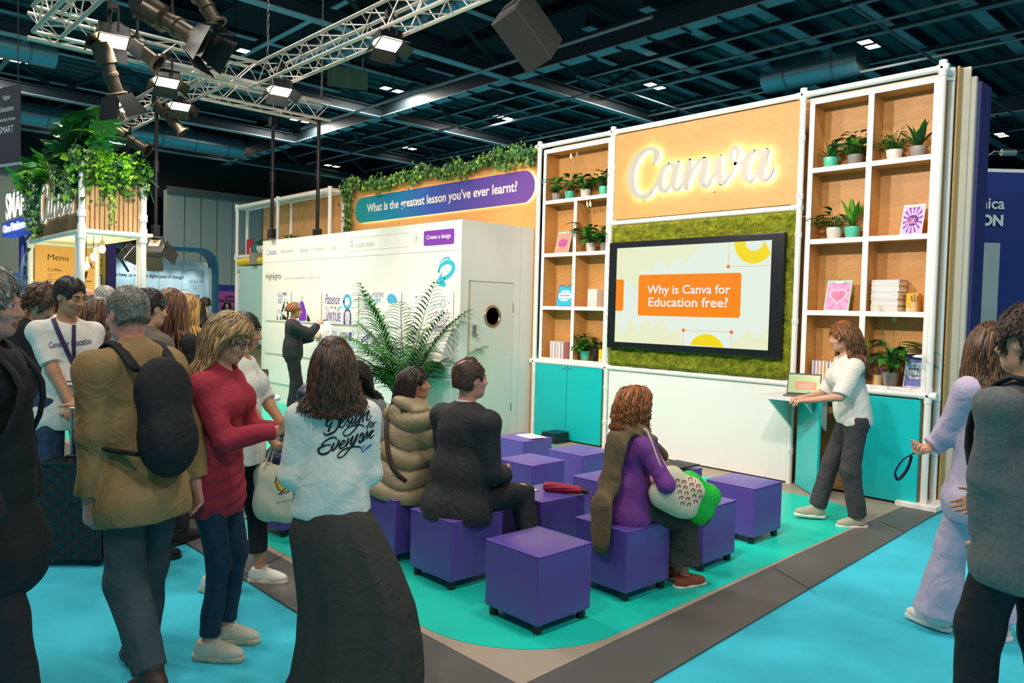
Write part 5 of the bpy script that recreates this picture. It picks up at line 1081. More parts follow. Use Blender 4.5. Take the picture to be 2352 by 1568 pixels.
# foliage on the kiosk roof
def monstera(mb, o, d, S, mi):
    d = Vector(d).normalized(); s = d.cross(Vector((0, 0, 1))); s = s.normalized() if s.length > 1e-3 else Vector((1, 0, 0)); n = s.cross(d); O = Vector(o)
    half = [(0, 0), (0.28, -0.10), (0.48, 0.08), (0.52, 0.28), (0.30, 0.27), (0.54, 0.40), (0.50, 0.55), (0.26, 0.44), (0.46, 0.68), (0.36, 0.80), (0.18, 0.60), (0.24, 0.92), (0, 1.12)]
    for sg_ in (-1, 1):
        vs = [O + s*x*sg_*S + d*y*S + n*(-abs(x)*0.35 + 0.10*math.sin(y*3) - 0.25*y*y)*S for x, y in half] + [O + d*y*S + n*(0.10*math.sin(y*3) - 0.25*y*y)*S for y in (0.25, 0.45, 0.65)]
        k = len(half); F_ = [(0, 1, 2, k), (2, 3, 4, k), (4, 5, 6, 7, k+1), (k, 4, k+1), (7, 8, 9, 10, k+2), (k+1, 7, k+2), (10, 11, 12, k+2)]
        mb.add(vs, F_ if sg_ > 0 else [tuple(reversed(f)) for f in F_], mi)
fr = random.Random(21)
def kiosk_plant(name, label, fn, mats_):
    t = thing(name, label, 'plant', (0, 0, 0)); mb = MB(); fn(mb); mb.build('foliage', mats_, t, smooth=2); return t
def f_monstera(cx, cy, cz, n, S, sp_):
    def f(mb):
        for i in range(n):
            a = fr.uniform(0, 6.28); el = fr.uniform(-0.3, 1.3); d = Vector((math.cos(a)*math.cos(el), math.sin(a)*math.cos(el), math.sin(el)*0.8)); o = Vector([c0+max(-1.4, min(1.4, fr.gauss(0, 1)))*s0 for c0, s0 in zip((cx, cy, cz), sp_)])
            mb.tube([o-d*0.25-Vector((0, 0, 0.1)), o], 0.008, 4, False); monstera(mb, o, d, S*fr.uniform(0.7, 1.2), fr.choice((0, 0, 1, 1, 2)))
    return f
KG = [mat('kiosk_leaf_dark', '#1E5430', 0.3, var=0.3, scale=4), mat('kiosk_leaf_mid', '#347A38', 0.32, var=0.3, scale=4), mat('kiosk_leaf_lime', '#7DBB34', 0.35, var=0.3, scale=4)]
kiosk_plant('monstera_plant', 'tall glossy split-leaf plant crowning the kiosk roof', f_monstera(-12.15, 3.02, 3.95, 60, 0.36, (0.30, 0.14, 0.22)), KG)
kiosk_plant('monstera_plant', 'split-leaf plant at the left end of the kiosk roof', f_monstera(-14.3, 2.95, 3.72, 30, 0.34, (0.40, 0.10, 0.14)), [KG[1], KG[2], KG[2]])
kiosk_plant('monstera_plant', 'split-leaf plant along the right rim of the kiosk roof', f_monstera(-11.85, 3.48, 3.58, 34, 0.24, (0.08, 0.20, 0.10)), KG)
def f_ivy(x0, x1, y0, y1, z0, n, drop, S):
    def f(mb):
        for i in range(n):
            t = fr.random(); x = x0+(x1-x0)*t+fr.gauss(0, 0.04); y = y0+(y1-y0)*t+fr.gauss(0, 0.03); dd = drop*(0.5+0.5*math.sin(t*19+x0))*fr.random()**1.6
            ivy_leaf(mb, (x, y, z0+fr.gauss(0.06, 0.08)-dd), (0.6, -0.7, 0.3+fr.random()*0.5), (fr.uniform(-.4, .4), fr.uniform(-.4, .4), 1), S*fr.uniform(0.7, 1.3), fr.choice((0, 0, 1, 2)))
    return f
kiosk_plant('trailing_ivy', 'ivy trailing over the right side slats of the kiosk', f_ivy(-11.72, -11.72, 2.95, 3.74, 3.60, 520, 0.42, 0.055), IVY)
kiosk_plant('trailing_ivy', 'dark ivy hanging from the left corner of the kiosk front', f_ivy(-14.85, -13.9, 2.86, 2.86, 3.62, 520, 0.95, 0.07), KG)
kiosk_plant('trailing_ivy', 'ivy spilling over the corner post of the kiosk', f_ivy(-12.9, -11.75, 2.86, 2.86, 3.62, 620, 0.55, 0.062), KG)
kiosk_plant('fern', 'bright lime fern cascading in the middle of the kiosk side', f_ivy(-11.71, -11.71, 3.10, 3.32, 3.66, 420, 0.42, 0.038), [mat('lime_fern', '#6CB51E', 0.45, var=0.25, scale=5)]*3)
kiosk_plant('fern', 'lime fern clump near the right end of the kiosk side', f_ivy(-11.71, -11.71, 3.42, 3.52, 3.60, 300, 0.40, 0.034), [mat('lime_fern', '#6CB51E')]*3)
tr_ = MB(); tr_.tube([(-11.70, 3.30, 3.3), (-11.69, 3.31, 3.05), (-11.70, 3.29, 2.85)], 0.004, 5)
for i in range(26): z = 3.3-i*0.019; ivy_leaf(tr_, (-11.69, 3.30+fr.gauss(0, 0.025), z), (1, -0.4, 0.3), (0, fr.uniform(-.5, .5), 1), 0.035, fr.choice((1, 2, 2)))
t = thing('trailing_ivy', 'single long ivy strand hanging down the kiosk slats', 'plant', (0, 0, 0)); tr_.build('foliage', IVY, t)

# ------------------------------------------------------------------ neighbouring stands
def stand_board(name, label, cat='stand'): return thing(name, label, cat, (0, 0, 0))
GB = mat('stand_pale_blue', '#B7CBCF', 0.5); TEALD = mat('stand_teal', '#0C4F66', 0.4); NVY = mat('stand_navy', '#101C6B', 0.45); GRY2 = mat('print_slate', '#2C3238', 0.6); TEALT = mat('print_teal', '#2A7C92', 0.6)
XC = -24.0
s1 = stand_board('exhibition_stand', 'pale blue exhibition stand under a rounded teal arch')
MB().bb(XC-0.1, XC, 6.55, 9.70, 0, 3.02).build('back_panel', GB, s1)
jl = MB()
for y in (7.35, 8.05, 8.72): jl.bb(XC, XC+0.004, y, y+0.012, 0, 3.02)
jl.bb(XC, XC+0.004, 6.55, 9.70, 2.78, 2.79); jl.build('panel_joints', mat('joint_slate', '#6E8288', 0.6), s1)
ar = [(XC+0.2, 6.55, 3.32), (XC+0.2, 8.75, 3.36)] + [(XC+0.2, 9.02+0.46*math.sin(a)*1.0-0.27+0.27, 2.88+0.48*math.cos(a)) for a in [i*math.pi/2/8 for i in range(9)]] + [(XC+0.2, 9.50, 0.0)]
am = MB()
for i in range(len(ar)-1):
    a, b = Vector(ar[i]), Vector(ar[i+1]); n = (b-a).cross(Vector((1, 0, 0))).normalized()*0.05
    am.add([a-n, a+n, b+n, b-n]+[p+Vector((0.55, 0, 0)) for p in (a-n, a+n, b+n, b-n)], [(3, 2, 1, 0), (4, 5, 6, 7), (0, 1, 5, 4), (1, 2, 6, 5), (2, 3, 7, 6), (3, 0, 4, 7)])
am.build('arch', TEALD, s1)
MB().bb(XC, XC+0.5, 9.35, 9.45, 0, 2.85).build('wing_panel', GB, s1)
def s_text(s, y0, y1, z0, z1, m, X, par, **k): text_on(s, m, frame((X, y0, z0), (0, 1, 0), (0, 0, 1)), par, y1-y0, z1-z0, depth=0.006, **k)
s_text('compro', 7.33, 7.95, 2.79, 3.00, TEALT, XC, s1, bold=0.02); s_text('TECHNOLOGIES', 7.34, 7.95, 2.68, 2.745, GRY2, XC, s1)
s_text('Do you keep up with the digital pace of change?', 6.58, 8.78, 2.47, 2.60, GRY2, XC, s1, bold=0.015)
for y, s in ((6.95, 'Learning\ninsurance'), (7.66, 'Accreditation')):
    flat_on(disc(0, 0, 0.085, 20), mat('amber_disc', '#D79A22', 0.5), frame((XC, y, 2.12), (0, 1, 0), (0, 0, 1)), s1, 'round_symbol', 0.008); flat_on(arc_ring(0, 0, 0.03, 0.045, 0, 340, 14), GRY2, frame((XC, y, 2.12), (0, 1, 0), (0, 0, 1)), s1, 'symbol_mark', 0.012); text_on(s, GRY2, frame((XC, y, 1.93), (0, 1, 0), (0, 0, 1)), s1, 0.36, None, depth=0.006, align='CENTER')
FW = frame((XC+0.02, 8.90, 0), (0, 1, 0), (0, 0, 1))
s_text('Create   Publish   Deliver', 8.92, 9.36, 2.42, 2.48, GRY2, XC+0.03, s1); s_text('A unified experience for educators', 8.92, 9.34, 2.28, 2.32, GRY2, XC+0.03, s1); s_text('and learners', 9.05, 9.2, 2.20, 2.24, GRY2, XC+0.03, s1)
flat_on([(0.02, 1.55), (0.10, 1.95), (0.18, 2.05), (0.22, 2.05), (0.12, 1.9), (0.06, 1.55)], mat('amber_disc', '#D79A22'), FW, s1, 'curved_band', 0.006); flat_on([(0.14, 1.55), (0.16, 1.85), (0.24, 2.02), (0.34, 2.05), (0.34, 1.55)], mat('photo_grey', '#5E6A66', 0.6), FW, s1, 'printed_photo', 0.006)
for y in (8.15, 8.6, 9.0): lamp('stand_spot', 'SPOT', (XC+0.55, y, 3.22), (XC+0.05, y, 1.9), 55, (0.85, 0.97, 1.0), 0.04, 60, 0.9)
lamp('stand_spot', 'SPOT', (XC+0.55, 7.3, 3.25), (XC+0.05, 7.3, 1.7), 80, (0.85, 0.97, 1.0), 0.04, 100, 0.9)
mn = stand_board('monitor', 'wide monitor showing a pale page on the blue stand', 'monitor'); MB().bb(XC+0.30, XC+0.35, 8.02, 8.78, 1.72, 2.16).build('housing', BLACK, mn, bevel=0.008); flat_on([(8.035, 1.735), (8.765, 1.735), (8.765, 2.145), (8.035, 2.145)], glow('page_pale', '#DCE6F2', 1.1), frame((XC+0.35, 0, 0), (0, 1, 0), (0, 0, 1)), mn, 'screen', 0.002); text_on('Your impact\nyour mission', TEALT, frame((XC+0.35, 8.07, 1.85), (0, 1, 0), (0, 0, 1)), mn, 0.3, None, depth=0.004)
MB().bb(XC+0.0, XC+0.30, 8.36, 8.44, 1.85, 2.0).build('bracket', BLACK, mn)
XO = -28.0
s2 = stand_board('exhibition_stand', 'magenta and navy stand beside the craft wall with a seated helper')
MB().bb(XO-0.1, XO, 11.15, 13.2, 0, 2.48).build('frame_panel', NVY, s2); flat_on([(11.30, 0.3), (12.9, 0.3), (12.9, 2.25), (11.30, 2.25)], mat('magenta_print', '#8E3E7C', 0.5, var=0.15, scale=1.5), frame((XO, 0, 0), (0, 1, 0), (0, 0, 1)), s2, 'graphic', 0.006)
s_text('odoo', 11.72, 12.2, 2.00, 2.12, PAPER, XO, s2, bold=0.02); s_text('The Business Show', 11.40, 12.75, 1.85, 1.97, PAPER, XO, s2, bold=0.03); s_text('DEALS', 11.60, 12.5, 1.50, 1.68, PAPER, XO, s2, bold=0.03)
ds_ = thing('reception_desk', 'grey reception desk with a monitor at the magenta stand', 'desk', (-25.8, 10.95, 0)); MB().bb(-0.3, 0.3, -0.35, 0.6, 0.98, 1.02).build('desk_top', mat('desk_grey', '#8F969C', 0.5), ds_); MB().bb(-0.28, 0.28, -0.33, 0.58, 0, 0.98).build('cabinet', mat('desk_dark', '#4A5058', 0.5), ds_)
pm_ = thing('monitor', 'dark computer monitor on the grey reception desk', 'monitor', (-25.8, 11.1, 1.02)); MB().bb(-0.03, 0.03, -0.22, 0.22, 0.10, 0.45).build('housing', BLACK, pm_); MB().bb(-0.02, 0.02, -0.03, 0.03, 0, 0.12).build('stand', BLACK, pm_)
XY = -19.5
s3 = stand_board('exhibition_stand', 'yellow and purple banner wall behind the kiosk'); MB().bb(XY-0.1, XY, 4.4, 5.36, 0, 3.05).build('back_panel', mat('stand_yellow', '#C9A83A', 0.5), s3); MB().bb(XY-0.15, XY+0.3, 5.36, 5.50, 0, 3.10).build('side_fin', mat('stand_purple', '#33206B', 0.5), s3)
s_text('student', 4.9, 5.3, 2.66, 2.76, GRY2, XY, s3); s_text('engagement', 4.75, 5.30, 2.52, 2.62, GRY2, XY, s3); s_text('Improved', 4.85, 5.30, 2.82, 2.92, GRY2, XY, s3)
m3 = stand_board('monitor', 'upright screen with pale page on the yellow banner wall', 'monitor'); MB().bb(XY+0.02, XY+0.06, 4.80, 5.27, 1.55, 2.36).build('housing', mat('screen_frame_violet', '#3A2C7C', 0.4), m3); flat_on([(4.83, 1.58), (5.24, 1.58), (5.24, 2.33), (4.83, 2.33)], glow('page_blue', '#B9CDEB', 0.9), frame((XY+0.06, 0, 0), (0, 1, 0), (0, 0, 1)), m3, 'screen', 0.002)
for i in range(5): MB().bb(XY+0.063, XY+0.065, 4.88, 5.06+0.03*(i % 3), 1.95-i*0.07, 1.965-i*0.07).build('text_line', mat('print_teal', '#2A7C92'), m3)
# future panel and glowing sign tower left of the kiosk
YF = 4.0
s4 = stand_board('exhibition_stand', 'grey and violet banner tower with a white arch left of the kiosk'); MB().bb(-21.4, -18.4, YF, YF+0.2, 0, 3.30).build('panel', mat('tower_violet', '#4A3F86', 0.5), s4)
flat_on([(-21.35, 0.2), (-18.6, 0.2), (-18.6, 2.2)] + [(-19.97+1.38*math.cos(a), 2.2+0.75*math.sin(a)) for a in [i*math.pi/14 for i in range(1, 14)]] + [(-21.35, 2.2)], mat('arch_white', '#A9AEB8', 0.5), frame((0, YF, 0), (1, 0, 0), (0, 0, 1)), s4, 'arch_print', 0.006)
def f_text(s, x0, x1, z0, z1, m, **k): text_on(s, m, frame((x0, YF, z0), (1, 0, 0), (0, 0, 1)), s4, x1-x0, z1-z0, depth=0.012, **k)
VT = mat('print_violet', '#3A2C6E', 0.6); f_text('Designed for the', -20.75, -19.6, 2.60, 2.76, VT); f_text('FUTURE', -20.85, -19.25, 2.20, 2.52, VT, bold=0.03); f_text('Embedded longevity for greener classrooms', -21.1, -18.9, 2.0, 2.10, VT)
MB().bb(-21.9, -19.2, YF-0.25, YF, 3.22, 3.55).build('sign_band', mat('band_blue', '#2B3FA8', 0.4, emit='#3A5BD8', estr=0.5), s4); text_on('One Platform', mat('sign_glow', '#FFFFFF', 0.5, emit='#EAF2FF', estr=5), frame((-21.7, YF-0.25, 3.30), (1, 0, 0), (0, 0, 1)), s4, 2.3, 0.18, depth=0.02, bold=0.02)
text_on('SMART', mat('sign_glow2', '#FFFFFF', 0.5, emit='#F4F7FF', estr=4), frame((-21.6, YF-0.15, 3.60), (1, 0, 0), (0, 0, 1)), s4, 2.6, 0.62, depth=0.08, bold=0.03)
for x in (-21.0, -20.2, -19.5): lamp('stand_spot', 'SPOT', (x, YF-0.15, 3.2), (x, YF-0.02, 2.2), 30, (0.75, 0.8, 1.0), 0.04, 70, 0.9)
s5 = stand_board('exhibition_stand', 'pale stand with a blue top band at the far left edge'); MB().bb(-26.1, -26.0, 2.2, 4.85, 0, 2.05).build('panel', mat('pale_wall', '#B8CCD2', 0.5), s5); MB().bb(-26.0, -25.9, 2.2, 4.9, 2.05, 2.50).build('top_band', mat('band_blue2', '#1560A8', 0.4, emit='#2A86D8', estr=0.3), s5)
for i in range(4): MB().bb(-25.99, -25.98, 4.0+0.07*i, 4.45, 1.60-i*0.08, 1.64-i*0.08).build('printed_bar', mat('bar_blue', '#1F7FB8', 0.5), s5)
# hanging banner
hb = thing('hanging_banner', 'dark grey hanging banner with white lettering at the left edge', 'banner', (0, 0, 0)); HB = ony(22, 280, 2.05); zt, zb_ = 4.50, 3.60
b0 = onz(2, 205, 4.5)
FB = frame((-12.35, 2.02, 3.52), (0.95, 0.30, 0), (0, 0, 1)); MB().prism([(0, 0), (0.62, 0), (0.62, 1.0), (0, 1.0)], -0.012, 0).xform(FB).build('cloth', mat('banner_grey', '#3A3740', 0.7), hb); MB().prism([(0, -0.03), (0.64, -0.03), (0.64, 0), (0, 0)], -0.02, 0.01).xform(FB).build('bottom_rail', mat('rail_silver', '#B5C4CC', 0.3, 0.5), hb)
for i, (s, h) in enumerate((('Digital', 0.07), ('Education', 0.07), ('Leadership Partner', 0.06), ('SMART', 0.09))): text_on(s, PAPER, FB @ Matrix.Translation((0.31, 0.82-i*0.14, 0)), hb, None, h, depth=0.003, align='CENTER', sx=0.85)
for s in (0.04, 0.58): MB().tube([(s, 1.0, 0), (s, 3.6, 0)], 0.008, 6).xform(FB).build('cord', BLACK, hb)
# blue stand behind the right end of the wall
s6 = stand_board('exhibition_stand', 'royal blue stand with rounded top and white lettering at the right edge')
P = atd(2262, 430, 11.5); Q = atd(2440, 430, 11.5)
FBL = frame((P[0], P[1], 0), (CR[0], CR[1], 0), (0, 0, 1))
MB().prism(round_rect(-2.5, 1.05, -0.5+0.5, 4.03, 0.22), -0.15, 0).xform(FBL).build('panel', mat('royal_blue', '#14307E', 0.45), s6)
MB().prism([(p[0], p[1]) for p in round_rect(-2.5, 1.06, 4.0, 4.05, 0.02)], -0.155, 0.004).xform(FBL).build('top_edge', PAPER, s6)
text_on('Britannica', PAPER, FBL @ Matrix.Translation((0.29, 3.45, 0)), s6, None, 0.17, depth=0.03, align='RIGHT', bold=0.02); text_on('EDUCATION', PAPER, FBL @ Matrix.Translation((0.28, 3.20, 0)), s6, None, 0.17, depth=0.03, align='RIGHT', bold=0.05)
MB().prism([(-0.12, 0.2), (0.24, 0.2), (0.24, 2.95), (-0.12, 2.95)], 0, 0.05).xform(FBL).build('column', mat('column_grey', '#AEBDBE', 0.5), s6)
lp = thing('arm_lamp', 'small chrome arm lamp above the blue stand', 'lamp', tuple(atd(2300, 350, 11.3))); MB().tube([-CR*0.28+np.array([0, 0, -0.45]), -CR*0.28+np.array([0, 0, -0.1]), -CR*0.1+np.array([0, 0, 0.02]), (0, 0, 0)], 0.012, 6).build('arm', STEEL, lp); MB().tube([(0, 0, 0), tuple(CR*0.2)], 0.05, 12).build('head', STEEL, lp, smooth=True)
# ------------------------------------------------------------------ people: signed-distance bodies, one continuous skin each
class Field:
    def __init__(s, lo, hi, h):
        s.h = h; s.lo = np.array(lo, float); n = np.ceil((np.array(hi)-s.lo)/h).astype(int)+1; s.n = n
        s.f = np.full(tuple(n), 0.25, np.float32); s.ax = [s.lo[i]+h*np.arange(n[i]) for i in range(3)]
    def _sub(s, lo, hi, m):
        i0 = np.maximum(0, np.floor((lo-m-s.lo)/s.h).astype(int)); i1 = np.minimum(s.n, np.ceil((hi+m-s.lo)/s.h).astype(int)+1)
        if (i1 <= i0).any(): return None
        sl = tuple(slice(a, b) for a, b in zip(i0, i1)); X, Y, Z = np.meshgrid(s.ax[0][sl[0]], s.ax[1][sl[1]], s.ax[2][sl[2]], indexing='ij', sparse=True)
        return sl, X, Y, Z
    def _mix(s, sl, d, k, sub=False):
        a = s.f[sl]; d = d.astype(np.float32)
        if sub:
            d = -d
            if k > 0: hh = np.maximum(k-np.abs(a-d), 0)/k; s.f[sl] = np.maximum(a, d)+hh*hh*k*0.25
            else: s.f[sl] = np.maximum(a, d)
        else:
            if k > 0: hh = np.maximum(k-np.abs(a-d), 0)/k; s.f[sl] = np.minimum(a, d)-hh*hh*k*0.25
            else: s.f[sl] = np.minimum(a, d)
    def cap(s, a, b, ra, rb=None, k=0.02, flat=1.0, side=None, sub=False, cut=None):
        """tapered capsule a->b; flat < 1 squashes it along the direction `side`"""
        rb = ra if rb is None else rb; a = np.array(a, float); b = np.array(b, float); R_ = max(ra, rb)
        r = s._sub(np.minimum(a, b)-R_, np.maximum(a, b)+R_, k+2*s.h)
        if r is None: return
        sl, X, Y, Z = r; ab = b-a; L2 = ab@ab+1e-12
        t = np.clip(((X-a[0])*ab[0]+(Y-a[1])*ab[1]+(Z-a[2])*ab[2])/L2, 0, 1)
        dx, dy, dz = X-(a[0]+ab[0]*t), Y-(a[1]+ab[1]*t), Z-(a[2]+ab[2]*t)
        if flat != 1.0:
            w = np.array(side, float); w = w/np.linalg.norm(w); q = dx*w[0]+dy*w[1]+dz*w[2]; e = (1/flat-1)
            d = np.sqrt((dx+w[0]*q*e)**2+(dy+w[1]*q*e)**2+(dz+w[2]*q*e)**2)-(ra+(rb-ra)*t); d = d*np.clip(flat+0.25, 0, 1)
        else: d = np.sqrt(dx*dx+dy*dy+dz*dz)-(ra+(rb-ra)*t)
        if cut == 'b': d = np.maximum(d, ((X-b[0])*ab[0]+(Y-b[1])*ab[1]+(Z-b[2])*ab[2])/math.sqrt(L2))
        s._mix(sl, d, k, sub)
    def ell(s, c, r, k=0.02, R=None, sub=False):
        c = np.array(c, float); r = np.array(r, float); m = r.max()
        q = s._sub(c-m, c+m, k+2*s.h)
        if q is None: return
        sl, X, Y, Z = q; x, y, z = X-c[0], Y-c[1], Z-c[2]
        if R is not None: x, y, z = R[0][0]*x+R[1][0]*y+R[2][0]*z, R[0][1]*x+R[1][1]*y+R[2][1]*z, R[0][2]*x+R[1][2]*y+R[2][2]*z
        k0 = np.sqrt((x/r[0])**2+(y/r[1])**2+(z/r[2])**2); k1 = np.sqrt((x/r[0]**2)**2+(y/r[1]**2)**2+(z/r[2]**2)**2)+1e-9
        s._mix(sl, k0*(k0-1)/k1, k, sub)
    def plane(s, p, n):     # keep the side the normal points away from
        n = np.array(n, float); n /= np.linalg.norm(n); X, Y, Z = np.meshgrid(*s.ax, indexing='ij', sparse=True)
        s.f = np.maximum(s.f, ((X-p[0])*n[0]+(Y-p[1])*n[1]+(Z-p[2])*n[2]).astype(np.float32))
    def _band(s, w):
        i = np.nonzero(np.abs(s.f) < w); return i, s.ax[0][i[0]], s.ax[1][i[1]], s.ax[2][i[2]]
    def noise(s, amp, freq, seed=0, stretch=(1, 1, 1)):
        g = np.random.default_rng(seed); i, X, Y, Z = s._band(0.03); o = 0
        for n in range(5):
            d = g.normal(size=3); d /= np.linalg.norm(d); d = d*np.array(stretch)*freq*(0.7+0.3*n); o = o+np.sin(X*d[0]+Y*d[1]+Z*d[2]+g.uniform(0, 6.28)+1.5*np.sin(X*d[2]*0.6+Y*d[0]*0.5+Z*d[1]*0.6))/(1+0.35*n)
        s.f[i] += (o*amp/2.2).astype(np.float32)
    def func(s, fn):
        i, X, Y, Z = s._band(0.05); s.f[i] += fn(X, Y, Z).astype(np.float32)
    def mesh(s):
        f = s.f; h = s.h; n = np.array(f.shape); ins = f < 0
        c8 = [(i, j, k) for i in (0, 1) for j in (0, 1) for k in (0, 1)]
        cnt = np.zeros(tuple(n-1), np.int8)
        for i, j, k in c8: cnt += ins[i:n[0]-1+i, j:n[1]-1+j, k:n[2]-1+k]
        act = (cnt > 0) & (cnt < 8); ix = np.argwhere(act)
        if len(ix) == 0: return np.zeros((0, 3)), np.zeros((0, 4), int)
        idx = np.full(act.shape, -1, np.int32); idx[act] = np.arange(len(ix))
        v = np.stack([f[ix[:, 0]+i, ix[:, 1]+j, ix[:, 2]+k] for i, j, k in c8], 1); acc = np.zeros((len(ix), 3)); num = np.zeros(len(ix))
        C8 = np.array(c8, float)
        for a in range(8):
            for b in range(a+1, 8):
                if np.abs(C8[a]-C8[b]).sum() != 1: continue
                va, vb = v[:, a], v[:, b]; m = (va < 0) != (vb < 0)
                t = np.where(m, va/np.where(m, va-vb, 1), 0); acc += np.where(m[:, None], C8[a]+(C8[b]-C8[a])*t[:, None], 0); num += m
        V = s.lo+(ix+acc/num[:, None])*h; Q = []
        for ax in range(3):
            u, w = [(1, 2), (2, 0), (0, 1)][ax]
            sa = [slice(None)]*3; sb = [slice(None)]*3; sa[ax] = slice(0, -1); sb[ax] = slice(1, None)
            A_, B_ = ins[tuple(sa)], ins[tuple(sb)]; e = np.argwhere(A_ != B_)
            e = e[(e[:, u] > 0) & (e[:, w] > 0) & (e[:, u] < n[u]-1) & (e[:, w] < n[w]-1)]
            if len(e) == 0: continue
            def cell(du, dw): q = e.copy(); q[:, u] += du; q[:, w] += dw; return idx[q[:, 0], q[:, 1], q[:, 2]]
            q = np.stack([cell(-1, -1), cell(0, -1), cell(0, 0), cell(-1, 0)], 1); fl = A_[e[:, 0], e[:, 1], e[:, 2]]
            q[~fl] = q[~fl][:, ::-1]; Q.append(q)
        return V, np.concatenate(Q)

def ik(a, b, l1, l2, pole):
    a = np.array(a, float); b = np.array(b, float); d = b-a; L = np.linalg.norm(d); M_ = l1+l2
    if L > M_*0.999: b = a+d/L*M_*0.999; d = b-a; L = np.linalg.norm(d)
    L = max(L, abs(l1-l2)*1.02+1e-4); x = (l1*l1-l2*l2+L*L)/(2*L); y = math.sqrt(max(l1*l1-x*x, 0)); u = d/np.linalg.norm(d)
    p = np.array(pole, float); p = p-u*(p@u); p = p/(np.linalg.norm(p)+1e-9)
    return a+u*x+p*y, b
def rotm(yaw=0, pitch=0, roll=0):
    return np.array((Matrix.Rotation(math.radians(yaw), 3, 'Z') @ Matrix.Rotation(math.radians(pitch), 3, 'X') @ Matrix.Rotation(math.radians(roll), 3, 'Y')))

SKIN = {k: mat('skin_'+k, h, 0.5, var=0.06, scale=25) for k, h in dict(fair='#D9A083', tan='#C58A66', deep='#8E5B41', rosy='#DB9480').items()}
LIPS = mat('lips', '#B0675A', 0.45); EYEW = mat('eye_white', '#E9E4DC', 0.25); IRIS = mat('iris_dark', '#33231A', 0.2)
def hairmats(k, h, var=0.3): 
    def sc(f): return '#' + ''.join('%02X' % max(0, min(255, int(int(h[i:i+2], 16)*f))) for i in (1, 3, 5))
    return [mat('hair_'+k, h, 0.42), mat('hair_'+k+'_dark', sc(1-var), 0.42), mat('hair_'+k+'_light', sc(1+var), 0.4)]

